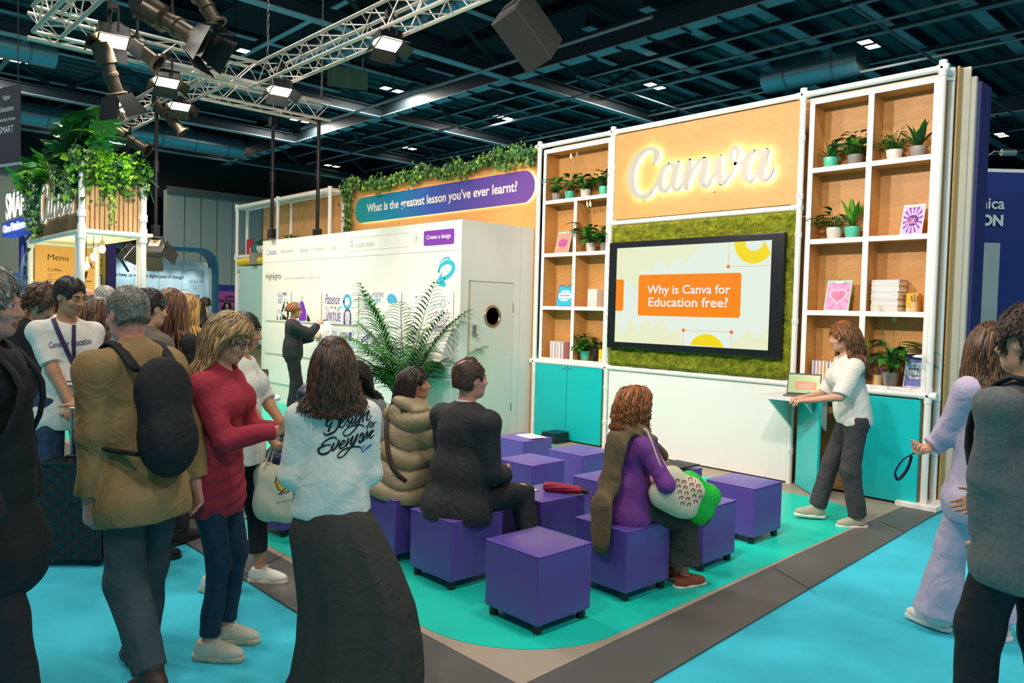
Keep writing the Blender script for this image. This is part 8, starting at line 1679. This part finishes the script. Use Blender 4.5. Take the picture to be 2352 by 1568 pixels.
# 14. artist drawing on the wall
def artist():
    Q = ony(672, 850, 5.86); z = ony(672, 704, 5.86)[2]
    P = Person('artist with an auburn ponytail drawing on the white board wall', (Q[0], Q[1], 0.0175), 70, z-0.02, head=(-4, -6, 0), armR=dict(to=(0.10, 0.36, 1.42), dir=(-0.1, 0.6, 0.6), palm=(-0.5, 0.6, 0), curl=55, pole=(1, -0.3, -0.8)), armL=dict(to=(-0.10, 0.34, 1.22), dir=(0.2, 1, 0.2), palm=(0.4, 0, 0.9), curl=45, pole=(-0.8, -0.3, -1)), female=True, skin='fair', vox=0.009)
    P.body(); P.top(BLK2, 0.024, 1.92, -0.02, 'sweatshirt', 0.008, loose=0.03, seed=101); P.trousers(mat('trouser_ink', '#1C1A1D', 0.85), 0.018, 0.035, 0.035); P.shoes(BLK, SOLEW)
    P.cap_hair(H_RED, 0.014, noise=0.003, low=-0.05); P.long_hair(H_RED, 0.30, 260, wave=0.012, w=0.010, seed=29, gath=(0, -0.12, 0.02))
    mb = MB(); mb.tube([P.hp(0.088*math.cos(a), 0.02+0.02*math.sin(a), 0.03+0.095*math.sin(a)) for a in [i*math.pi/10 for i in range(11)]], 0.016, 8, True, 0.3); mb.build('headband', mat('headband_teal', '#3AA0A8', 0.7, var=0.6, scale=40), P.root, smooth=2)
    a = P.world(P.wr['R']+np.array([-0.01, 0.09, 0.08])); t = thing('marker_pen', 'black marker pen in the raised hand of the artist', 'pen', tuple(a)); MB().tube([(-0.05, -0.04, -0.01), (0.05, 0.05, 0.01)], 0.009, 8).build('barrel', BLACK, t)
    a = P.world(P.wr['L']+np.array([0.06, 0.16, 0.10])); t = thing('sheet_of_paper', 'white sheet of paper held by the artist at the wall', 'paper', tuple(a), math.radians(20)); MB().box((0, 0, 0), (0.30, 0.003, 0.34), Matrix.Rotation(math.radians(-14), 3, 'X')).build('sheet', PAPER, t)
artist()
# 15/16. two people bent over at the back stools
def vest():
    x, y = fpos(668, 6.0)
    P = Person('person in a navy quilted vest with hood bending forward on a back stool', (x, y), 72, 1.72, sit=0.455, lean=24, head=(-6, -30, 0), armR=dict(to=(0.12, 0.45, 0.75), pole=(1, -0.4, -0.5)), armL=dict(to=(-0.12, 0.45, 0.75), pole=(-1, -0.4, -0.5)), skin='rosy', vox=0.009, build=1.08, fat=1.1)
    P.body(False); P.trousers(BLK, 0.012, 0.02, 0.02); P.top(mat('sleeve_grey', '#A3A39A', 0.85), 0.016, 1.95, -0.05, 'shirt', 0.006, seed=111); P.top(NAVYQ, 0.036, 0, -0.09, 'quilted_vest', 0.003, loose=0.015, seed=112, hood=True, extra=lambda X, Y, Z: -0.010*np.abs(np.sin(Z*34))-0.004*np.abs(np.sin(X*40))); P.cap_hair(H_BROWN, 0.012, noise=0.003, low=-0.05); P.shoes(BLK, SOLEW)
    return x, y
VX = vest()
def curly():
    x, y = fpos(842, 6.25)
    P = Person('person with long dark curls looking down, seated in front of the drawings', (x, y), -66, 1.66, sit=0.455, lean=10, head=(6, -26, 0), armR=dict(to=(0.10, 0.34, 0.72), pole=(1, -0.4, -0.5)), armL=dict(to=(-0.10, 0.34, 0.72), pole=(-1, -0.4, -0.5)), female=True, skin='tan', vox=0.0072)
    P.body(); P.trousers(BLK, 0.012, 0.014, 0.014); P.top(mat('top_grey', '#77797A', 0.85), 0.018, 1.9, -0.05, 'sweater', 0.006, seed=121); P.cap_hair(H_DARK, 0.020, noise=0.007, low=-0.10); P.long_hair(H_DARK, 0.29, 480, wave=0.016, wf=30, w=0.008, seed=33, curl=0.010, vol=1.12); P.brows(H_DARK[0]); P.shoes(BLK, SOLEW)
    return x, y
CX = curly()

# ------------------------------------------------------------------ the crowd behind
def extra(label, px, d, top_px, face, topm, botm, hair, kind='short', female=False, skin='fair', vox=0.011, pitch=-6, yaw=0, bag=None, o=0.022, sleeve=1.95, L=0.32, arms=None, hood=False, seed=1, noz=0.0):
    x, y = fpos(px, d); hz = CAM_H+(784+ (px-1176)*0.0254*1 - FPX*math.tan(0.0376) - top_px)*d/FPX
    P = Person(label, (x, y, 0.0), face, max(1.5, min(1.92, hz-0.015)), head=(yaw, pitch, 0), armR=arms[0] if arms else None, armL=arms[1] if arms else None, female=female, skin=skin, vox=vox)
    P.body(vox < 0.012); P.top(topm, o, sleeve, -0.14, 'jacket' if o > 0.02 else 'shirt', 0.006, loose=0.012, seed=seed, hood=hood); P.trousers(botm, 0.014, 0.022, 0.024, noise=0.004); P.shoes(BLK, BLACK)
    P.cap_hair(hair, 0.014 if kind != 'bald' else 0.008, noise=0.004 if kind != 'bald' else 0.002, bald=2 if kind == 'bald' else False, low=-0.10 if kind == 'long' else -0.06)
    if kind == 'long': P.long_hair(hair, L, 220, wave=0.008, w=0.013, seed=seed+40)
    return P
two = lambda z=1.1: (dict(to=(0.10, 0.33, z), curl=45), dict(to=(-0.10, 0.33, z), curl=45))
extra('bald person with folded glasses on the collar, behind the staff member', 188, 6.9, 677, 60, CHAR, BLK, H_GREY, 'bald', skin='rosy', seed=2)
p = extra('grey-haired person with glasses in profile near the kiosk post', 233, 8.4, 670, 30, mat('shirt_dark', '#2A2C30', 0.8), BLK, H_SILVER, skin='rosy', pitch=-14, seed=3); glasses(p)
p = extra('person with straight brown hair, grey cardigan and cream tote strap, seen from behind', 222, 6.3, 699, 130, mat('cardigan_grey', '#6E6F68', 0.9), BLK, H_BRONDE, 'long', True, seed=4, L=0.30)
MB().tube(smooth_path([tuple(p.sh['R']*0.7+p.neck*0.3+np.array([0, 0.05, 0.06])), tuple(p.sh['R']*0.75+p.neck*0.25+np.array([0, -0.09, 0.03])), tuple(p.chest+np.array([0.15, -0.15, -0.05])), tuple(p.waist+np.array([0.19, -0.13, -0.08]))], 4), 0.016, 6, True, 0.4).build('tote_strap', mat('canvas_cream', '#E0D5B8', 0.85), p.root, smooth=2)
extra('person with long auburn hair and a black jacket, seen from behind in the crowd', 388, 5.6, 682, 118, BLK, BLK2, hairmats('copper', '#6E4426', 0.4), 'long', True, seed=5, L=0.46)
extra('blonde person in a dark jacket with a pink collar in the crowd', 424, 6.4, 690, 120, BLK2, BLK, hairmats('gold', '#B98A4E'), 'long', True, seed=6, L=0.26)
extra('dark-haired person in a grey hooded jacket behind the tan passer-by', 335, 5.2, 684, 100, mat('jacket_taupe', '#6A6156', 0.85), BLK, H_DARK, seed=7, hood=True, o=0.03)
extra('person with cropped hair in front of the monitor on the blue stand', 351, 10.5, 680, -30, BLK2, BLK, H_DARK, skin='rosy', seed=8, vox=0.012)
extra('bald person in white behind the young person on the left', 88, 8.6, 668, 40, TEE, BLK, H_GREY, 'bald', skin='rosy', seed=9, o=0.016)
for px, d, tp, fc, m_, hr, k_, fm, lb in ((416, 17.0, 688, 150, BLK2, H_BROWN, 'short', False, 'far visitor with brown hair under the blue stand lettering'), (436, 15.5, 686, 140, mat('shirt_sky', '#8FA9C4', 0.8), H_DARK, 'short', False, 'far visitor in a light blue shirt with a brown strap'), (449, 17.5, 692, 160, BLK, H_DARK, 'short', False, 'far visitor with black hair between two others'), (456, 14.5, 700, 145, BLK, H_DARK, 'long', True, 'far visitor with dark ponytail and black backpack'), (461, 18.5, 690, 60, mat('shirt_sky', '#8FA9C4'), H_GREY, 'bald', False, 'far bald visitor facing the wing panel'), (473, 16.0, 690, 220, mat('blazer_stone', '#9A988E', 0.8), H_DARK, 'short', False, 'far visitor in a stone blazer and glasses')):
    extra(lb, px, d, tp, fc, m_, BLK, hr, k_, fm, vox=0.016, seed=px)
extra('helper in a denim shirt at the reception desk of the magenta stand', 521, 27.0, 695, -30, mat('shirt_denim', '#7F9DB4', 0.8), BLK, H_DARK, 'long', True, 'tan', 0.02, seed=12)
extra('passing visitor in dark clothes at the far left behind the padded coat', 28, 6.0, 690, 60, BLK, JEAN, H_BROWN, seed=13)
# ------------------------------------------------------------------ purple cube stools
STOOLM = mat('stool_violet', '#5F4AA0', 0.30, bump=0.04, bscale=90); SEAM = mat('stool_piping', '#5A42A6', 0.4)
def stool(label, x, y, rz=0.0):
    t = thing('cube_stool', label, 'stool', (x, y, 0.017), math.radians(rz), 'purple cube stools')
    w = 0.215; m = MB()      # gently domed upholstered block
    N = 12; T = 0.434; B0 = 0.052
    def dome(u, v): return 0.010*(1-u**4)*(1-v**4)
    g = [[(-w+2*w*i/N, -w+2*w*j/N) for j in range(N+1)] for i in range(N+1)]
    vs = [(x_, y_, T-0.004+dome(x_/w, y_/w)) for r in g for x_, y_ in r]; I = lambda i, j: i*(N+1)+j
    m.add(vs, [(I(i, j), I(i+1, j), I(i+1, j+1), I(i, j+1)) for i in range(N) for j in range(N)])
    m.build('seat_top', STOOLM, t, smooth=2)
    MB().bb(-w, w, -w, w, B0, T-0.006).build('upholstered_body', STOOLM, t, bevel=0.012)
    e = w-0.002; rp = [(-e, -e, T-0.006), (e, -e, T-0.006), (e, e, T-0.006), (-e, e, T-0.006), (-e, -e, T-0.006)]; MB().tube(smooth_path(rp, 1), 0.0045, 6, False).build('piping', SEAM, t, smooth=2)
    for sx in (-1, 1):
        for sy in (-1, 1):
            MB().lathe([(0.022, 0), (0.026, 0.004), (0.026, 0.053), (0, 0.053)], 14, (sx*(w-0.04), sy*(w-0.04), 0)).build('foot', BLACK, t, smooth=True)
    return t
for x, y, rz, lb in ((-3.055, 3.11, 0, 'empty purple cube stool nearest the front corner of the teal mat'), (-3.06, 3.87, -1, 'purple cube stool under the person in the purple cardigan'), (-3.085, 4.70, 1, 'purple cube stool right of the person in the purple cardigan, beside the green bag'), (-3.19, 5.56, 0, 'empty purple cube stool farthest right, nearest the presenter'),
    (-3.87, 3.17, 0, 'purple cube stool under the person in the dark suit'), (-3.875, 3.98, -3, 'purple cube stool with the red umbrella and a card on top'), (-3.93, 4.79, 1, 'purple cube stool half hidden behind the purple cardigan'), (-3.89, 5.50, 0, 'purple cube stool with black folders on top'),
    (-4.83, 4.79, 2, 'empty purple cube stool right behind the shoulder of the dark suit'), (-4.88, 5.50, 0, 'empty purple cube stool in front of the turquoise double cupboard'), (-5.755, 5.58, 2, 'purple cube stool with a white leaflet on top'),
    (-4.52, 3.20, 0, 'purple cube stool under the person in the beige puffer'), (VX[0], VX[1], 10, 'purple cube stool under the person in the navy vest'), (CX[0], CX[1], 0, 'purple cube stool under the person with dark curls')): stool(lb, x, y, rz)
ST = 0.017+0.4405
# folded red umbrella on a stool
um = thing('umbrella', 'folded crimson umbrella with a black handle lying on a purple stool', 'umbrella', (-3.74, 4.06, ST), math.radians(28))
uf = Field((-0.2, -0.08, -0.02), (0.2, 0.08, 0.1), 0.005); uf.cap((-0.13, 0, 0.034), (0.10, 0, 0.030), 0.034, 0.026, 0); uf.func(lambda X, Y, Z: -0.005*np.abs(np.sin(np.arctan2(Z-0.032, Y)*4+X*18))); uf.plane((0, 0, 0.001), (0, 0, -1)); V, Q = uf.mesh(); npmesh('canopy', V, Q, mat('umbrella_red', '#9C1638', 0.6), um)
MB().tube([(0.09, 0, 0.03), (0.125, 0, 0.028)], 0.018, 10).tube([(0.125, 0, 0.028), (0.165, 0, 0.026)], 0.022, 12).build('handle', BLACK, um, smooth=True); MB().tube(smooth_path([(0.16, 0, 0.03), (0.20, 0.01, 0.015), (0.215, 0.0, -0.06), (0.205, -0.01, -0.11), (0.20, 0.01, -0.05), (0.165, 0, 0.02)], 4), 0.003, 5, False).build('wrist_strap', mat('umbrella_red', '#9C1638'), um)
cd_ = thing('card', 'small cream card lying on the stool beside the red umbrella', 'card', (-3.95, 3.93, ST+0.002), math.radians(15)); MB().box((0, 0, 0.0015), (0.085, 0.055, 0.003)).build('card', mat('card_cream', '#E9D9B8', 0.6), cd_)
lf_ = thing('leaflet', 'white printed leaflet lying on the stool by the turquoise cupboard', 'leaflet', (-5.68, 5.62, ST+0.002), math.radians(-8)); lfb = MB().box((0, 0, 0.004), (0.26, 0.19, 0.008)).build('leaflet', PAPER, lf_); MB().box((-0.02, 0.05, 0.0085), (0.16, 0.015, 0.001)).build('printed_line', MG, lfb)
for i, (dx, dy, rz, lb) in enumerate(((-0.06, -0.03, 4, 'black folder lying on the left of the far stool'), (0.09, 0.03, -3, 'dark grey folder lying on the right of the far stool'))):
    t = thing('folder', lb, 'folder', (-3.89+dx, 5.48+dy, ST+0.002+i*0.016), math.radians(rz)); MB().box((0, 0, 0.007), (0.24, 0.32, 0.014)).build('cover', mat('folder_black', '#202226' if i == 0 else '#33363A', 0.4), t, bevel=0.003); MB().box((0.0, 0.0, 0.0145), (0.22, 0.004, 0.002)).build('band', BLACK, t)
# flat boxes on the floor by the cupboard
for i in range(5):
    P = onz(1275, 1014, 0.02); t = thing('flat_box', ['lowest', 'second', 'third', 'fourth', 'topmost'][i]+' dark teal flat box in the stack on the floor by the turquoise cupboard', 'box', (P[0]+rng.uniform(-.008, .008), P[1]+rng.uniform(-.008, .008), 0.0175+i*0.028), math.radians(rng.uniform(-5, 5)), 'dark flat boxes by the cupboard'); MB().box((0, 0, 0.012), (0.24, 0.28, 0.024)).build('box', mat('box_teal', '#0F2F38', 0.45), t, bevel=0.003); MB().box((0, 0, 0.0255), (0.23, 0.27, 0.003)).build('lid', mat('box_lid', '#0A232A', 0.4), t)
# laptop of the presenter
lp_ = thing('laptop', 'open laptop with the orange slide on the white fold-down shelf', 'laptop', (-3.63, 7.36, 0.9785), math.radians(18))
MB().prism(round_rect(-0.16, 0.16, -0.11, 0.11, 0.01), 0, 0.014).build('base', mat('laptop_grey', '#6E7074', 0.35, 0.5), lp_, bevel=0.002); TL = Matrix.Translation((0, 0.11, 0.012)) @ Matrix.Rotation(math.radians(72), 4, 'X')
ls = MB().prism(round_rect(-0.16, 0.16, 0, 0.215, 0.01), -0.004, 0.004).xform(TL).build('lid', BLACK, lp_); flat_on([(-0.15, 0.012), (0.15, 0.012), (0.15, 0.20), (-0.15, 0.20)], glow('laptop_lime', '#BFD98A', 0.8), TL, ls, 'screen', 0.0046, 0.004); flat_on(round_rect(-0.08, 0.12, 0.05, 0.13, 0.008), ORD, TL, ls, 'slide_card', 0.0052, 0.004); text_on('Why is Canva for\nEducation free?', WHT, TL @ Matrix.Translation((-0.06, 0.065, 0)), ls, 0.15, 0.045, depth=0.0056)
kb = MB()
for i in range(4):
    for j in range(12): kb.bb(-0.138+j*0.0232, -0.120+j*0.0232, -0.02+i*0.026, 0.0+i*0.026, 0.014, 0.0152)
kb.build('keyboard', BLACK, lp_)
# second laptop on a white high table by the drawing wall
tb_x, tb_y = fpos(560, 6.4)
ht = thing('high_table', 'round white high table behind the red sweater', 'table', (tb_x, tb_y, 0.0175)); MB().lathe([(0, 0.94), (0.295, 0.94), (0.30, 0.95), (0.30, 0.965), (0.295, 0.97), (0, 0.97)], 36).build('table_top', WHITE, ht, smooth=True); MB().tube([(0, 0, 0.02), (0, 0, 0.94)], 0.03, 14).build('leg', STEEL, ht, smooth=True); MB().lathe([(0, 0), (0.22, 0), (0.22, 0.012), (0.04, 0.03), (0, 0.03)], 28).build('base', STEEL, ht, smooth=True)
l2 = thing('laptop', 'open dark laptop on the white high table by the drawing wall', 'laptop', (tb_x+0.06, tb_y, 0.9885), math.radians(60)); MB().prism(round_rect(-0.16, 0.16, -0.11, 0.11, 0.01), 0, 0.014).build('base', mat('laptop_dark', '#3A3A3C', 0.35, 0.4), l2, bevel=0.002); MB().prism(round_rect(-0.16, 0.16, 0, 0.215, 0.01), -0.004, 0.004).xform(TL).build('lid', mat('laptop_brown', '#5B463C', 0.4), l2)
# suitcase with faceted shell
def suitcase():
    x, y = onz(182, 1288)[:2]; t = thing('suitcase', 'black hard-shell suitcase with triangular facets behind the tan passer-by', 'suitcase', (x, y, 0), math.radians(50)); W, D, Z0, Z1 = 0.42, 0.26, 0.06, 0.66; SC = mat('suitcase_shell', '#10181A', 0.28)
    m = MB(); nx, nz = 4, 6
    for side, (ox, oy, ux, uy, L) in enumerate(((-W/2, -D/2, 1, 0, W), (W/2, -D/2, 0, 1, D), (W/2, D/2, -1, 0, W), (-W/2, D/2, 0, -1, D))):
        n_ = nx if L > 0.3 else 2; nxv, nyv = uy, -ux
        for i in range(n_):
            for j in range(nz):
                a0, a1 = L*i/n_, L*(i+1)/n_; z0, z1 = Z0+(Z1-Z0)*j/nz, Z0+(Z1-Z0)*(j+1)/nz; P_ = lambda a, z, h: (ox+ux*a+nxv*h, oy+uy*a+nyv*h, z); am, zm = (a0+a1)/2, (z0+z1)/2
                c8 = [P_(a0, z0, 0), P_(am, z0, .014), P_(a1, z0, 0), P_(a1, zm, .014), P_(a1, z1, 0), P_(am, z1, .014), P_(a0, z1, 0), P_(a0, zm, .014)]; m.add(c8+[P_(am, zm, 0.0)], [(q, (q+1) % 8, 8) for q in range(8)])
    m.bb(-W/2, W/2, -D/2, D/2, Z0-0.012, Z0+0.002); m.bb(-W/2, W/2, -D/2, D/2, Z1-0.002, Z1+0.02); m.build('shell', SC, t)
    MB().tube([(-0.09, 0, Z1+0.018), (-0.09, 0, Z1+0.045), (0.09, 0, Z1+0.045), (0.09, 0, Z1+0.018)], 0.012, 8).build('carry_handle', BLACK, t, smooth=True)
    MB().tube([(-0.10, 0.09, Z1), (-0.10, 0.09, Z1+0.36), (0.10, 0.09, Z1+0.36), (0.10, 0.09, Z1)], 0.011, 8).build('telescopic_handle', STEEL, t, smooth=True)
    for sx in (-1, 1):
        for sy in (-1, 1):
            w_ = MB().tube([(sx*0.16-0.012, sy*0.09, 0.024), (sx*0.16+0.012, sy*0.09, 0.024)], 0.024, 14); w_.bb(sx*0.16-0.02, sx*0.16+0.02, sy*0.09-0.015, sy*0.09+0.015, 0.03, Z0-0.01); w_.build('wheel', BLACK, t, smooth=True)
    MB().box((0.06, -0.04, Z1+0.0225), (0.05, 0.03, 0.004), 0.5).build('luggage_tag', mat('tag_red', '#D8452C', 0.5), t)
suitcase()
# bags
CANV = mat('canvas_cream', '#E0D5B8', 0.85); 
def soft_bag(root, name, m, c, w, h, d, M3, noise=0.006, seed=3, lab=None):
    r = max(w, h); F = Field(np.array(c)-r*0.75, np.array(c)+r*0.75, 0.008); R = np.array(M3)
    for sx in (-1, 1):
        for sz in (-1, 1): F.ell(np.array(c)+R@np.array([sx*w*0.24, 0, sz*h*0.24]), (w*0.30, d*0.5, h*0.30), 0.06, R)
    F.ell(np.array(c)-R@np.array([0, 0, h*0.1]), (w*0.42, d*0.55, h*0.36), 0.06, R); F.noise(noise, 24, seed); V, Q = F.mesh(); return npmesh(name, V, Q, m, root, None, lab), (V, Q)
def sight_print(root, mesh, mb, m, name, lift=0.003):
    L_ = root.location; a = root.rotation_euler.z; loc = lambda P: Vector(((P[0]-L_.x)*math.cos(a)+(P[1]-L_.y)*math.sin(a), -(P[0]-L_.x)*math.sin(a)+(P[1]-L_.y)*math.cos(a), P[2]-L_.z))
    T = BVHTree.FromPolygons([tuple(v) for v in mesh[0]], [tuple(map(int, q)) for q in mesh[1]]); o = loc(CP); vs = []
    for v in mb.v:
        d = (loc(v)-o).normalized(); h = T.ray_cast(o, d); vs.append(None if h[0] is None else h[0]-d*lift)
    out = MB()
    for f in mb.f:
        if all(vs[i] is not None for i in f): out.add([vs[i] for i in f], [tuple(range(len(f)))])
    if out.v: out.build(name, m, root)
def px_poly(pts): mb = MB(); mb.add([tuple(CP+ray(x, y)) for x, y in pts], [tuple(range(len(pts)))]); return mb
def px_text(s, x0, y0, w, h, slope=0.0, bold=0.01):
    tm = text_mb(s, w, h, depth=0.0, bold=bold); tm.v = [tuple(CP+ray(x0+v[0], y0+v[0]*slope-v[1])) for v in tm.v]; return tm
def tote():
    P = atd(637, 1130, 4.75); t = thing('tote_bag', 'cream canvas tote bag with a yellow puzzle-piece emblem', 'bag', tuple(P), math.radians(38)); ob, ms = soft_bag(t, 'bag_body', CANV, (0, 0, 0), 0.30, 0.34, 0.09, np.eye(3), 0.005)
    for sy in (-0.03, 0.03): MB().tube(smooth_path([(-0.07, sy, 0.13), (-0.04, sy, 0.25), (0.03, sy*0.5, 0.38), (0.07, sy, 0.26), (0.08, sy, 0.13)], 4), 0.013, 8, True, 0.3).build('carry_handle', CANV, t, smooth=2)
    z = 3.015; f = lambda L: [(400+x/z, 680+y/z) for x, y in L]
    em = [(700,1285),(712,1240),(745,1232),(752,1228),(775,1235),(790,1262),(785,1290),(762,1300),(760,1320),(778,1325),(745,1352),(720,1335)]
    sight_print(t, ms, px_strokes([em+[em[0]]], z, 400, 680, 2).__class__() if False else strokes_px(em+[em[0]], z, 400, 680, 10), INK, 'emblem_outline'); sight_print(t, ms, fan_px(f(em)), mat('emblem_yellow', '#EDB91C', 0.6), 'emblem'); sight_print(t, ms, fan_px(f([(702,1285),(712,1262),(732,1285),(712,1320)])), mat('emblem_amber', '#D8932A', 0.6), 'emblem_fold', 0.004)
    sight_print(t, ms, px_text('edpuzzle', 400+720/z, 680+1385/z, 80/z, 30/z, -0.25), INK, 'bag_lettering'); sight_print(t, ms, px_text('Make any video your lesson', 400+705/z, 680+1438/z, 115/z, 10/z, -0.22), INK, 'bag_small_print')
def strokes_px(pts, z, ox, oy, w): return px_strokes([[(p[0], p[1], w) for p in pts]], z, ox, oy, 1)
def fan_px(pts):
    cx = sum(p[0] for p in pts)/len(pts); cy = sum(p[1] for p in pts)/len(pts); mb = MB(); n = len(pts); mb.add([tuple(CP+ray(x, y)) for x, y in pts]+[tuple(CP+ray(cx, cy))], [(i, (i+1) % n, n) for i in range(n)]); return mb
tote()
def white_tote():
    P = atd(590, 1120, 4.95); t = thing('tote_bag', 'second cream tote bag half hidden behind the puzzle-piece one', 'bag', tuple(P), math.radians(30)); soft_bag(t, 'bag_body', CANV, (0, 0, 0), 0.24, 0.30, 0.06, np.eye(3), 0.004, 9); MB().tube(smooth_path([(-0.06, 0, 0.12), (0.0, 0, 0.30), (0.08, 0, 0.12)], 5), 0.012, 8, True, 0.3).build('carry_handle', CANV, t, smooth=2)
white_tote()
def side_bags():
    P = atd(1555, 1130, 4.78); t = thing('shoulder_bag', 'cream shoulder bag with red zebra print on the arm of the purple cardigan', 'bag', tuple(P), math.radians(62)); M3 = np.array(Matrix.Rotation(math.radians(28), 3, 'Y')); ob, ms = soft_bag(t, 'bag_body', CANV, (0, 0, 0), 0.32, 0.25, 0.13, M3, 0.006, 4)
    s = PC.sh['R']; w = PC.world(s+np.array([0.0, 0.0, 0.085])); q = Vector(w)-Vector(P); a = -t.rotation_euler.z; q = Vector((q.x*math.cos(a)-q.y*math.sin(a), q.x*math.sin(a)+q.y*math.cos(a), q.z))
    MB().tube(smooth_path([(-0.12, -0.05, 0.12), tuple(q*0.5+Vector((-0.06, -0.07, 0.03))), tuple(q+Vector((0, -0.03, 0))), tuple(q), tuple(q*0.6+Vector((0.03, 0.05, 0))), (-0.05, 0.05, 0.13)], 5), 0.017, 8, True, 0.35).build('shoulder_strap', CANV, t, smooth=2)
    RZ = mat('zebra_red', '#A8321F', 0.7)
    for i in range(5):
        for j in range(4):
            x, y = 1552+j*15+i*3, 1100+i*13-j*2+ (j % 2)*5; sight_print(t, ms, strokes_px([(x, y+2), (x+4, y), (x+8, y+1), (x+7, y+6)], 1, 0, 0, 2.4), RZ, 'zebra_print'); sight_print(t, ms, strokes_px([(x+1, y+2), (x, y+7)], 1, 0, 0, 1.6), RZ, 'zebra_print')
    P2 = atd(1597, 1142, 4.92); t2 = thing('drawstring_bag', 'bright green drawstring bag behind the zebra-print bag', 'bag', tuple(P2), math.radians(58)); soft_bag(t2, 'bag_body', mat('bag_green', '#1FC23A', 0.45), (0, 0, 0), 0.30, 0.26, 0.12, np.array(Matrix.Rotation(math.radians(32), 3, 'Y')), 0.010, 6); MB().tube(smooth_path([(-0.12, -0.02, -0.04), (-0.06, -0.06, -0.16), (0.04, -0.06, -0.17), (0.12, -0.02, -0.10)], 5), 0.004, 5, False).build('cord', BLACK, t2)
side_bags()
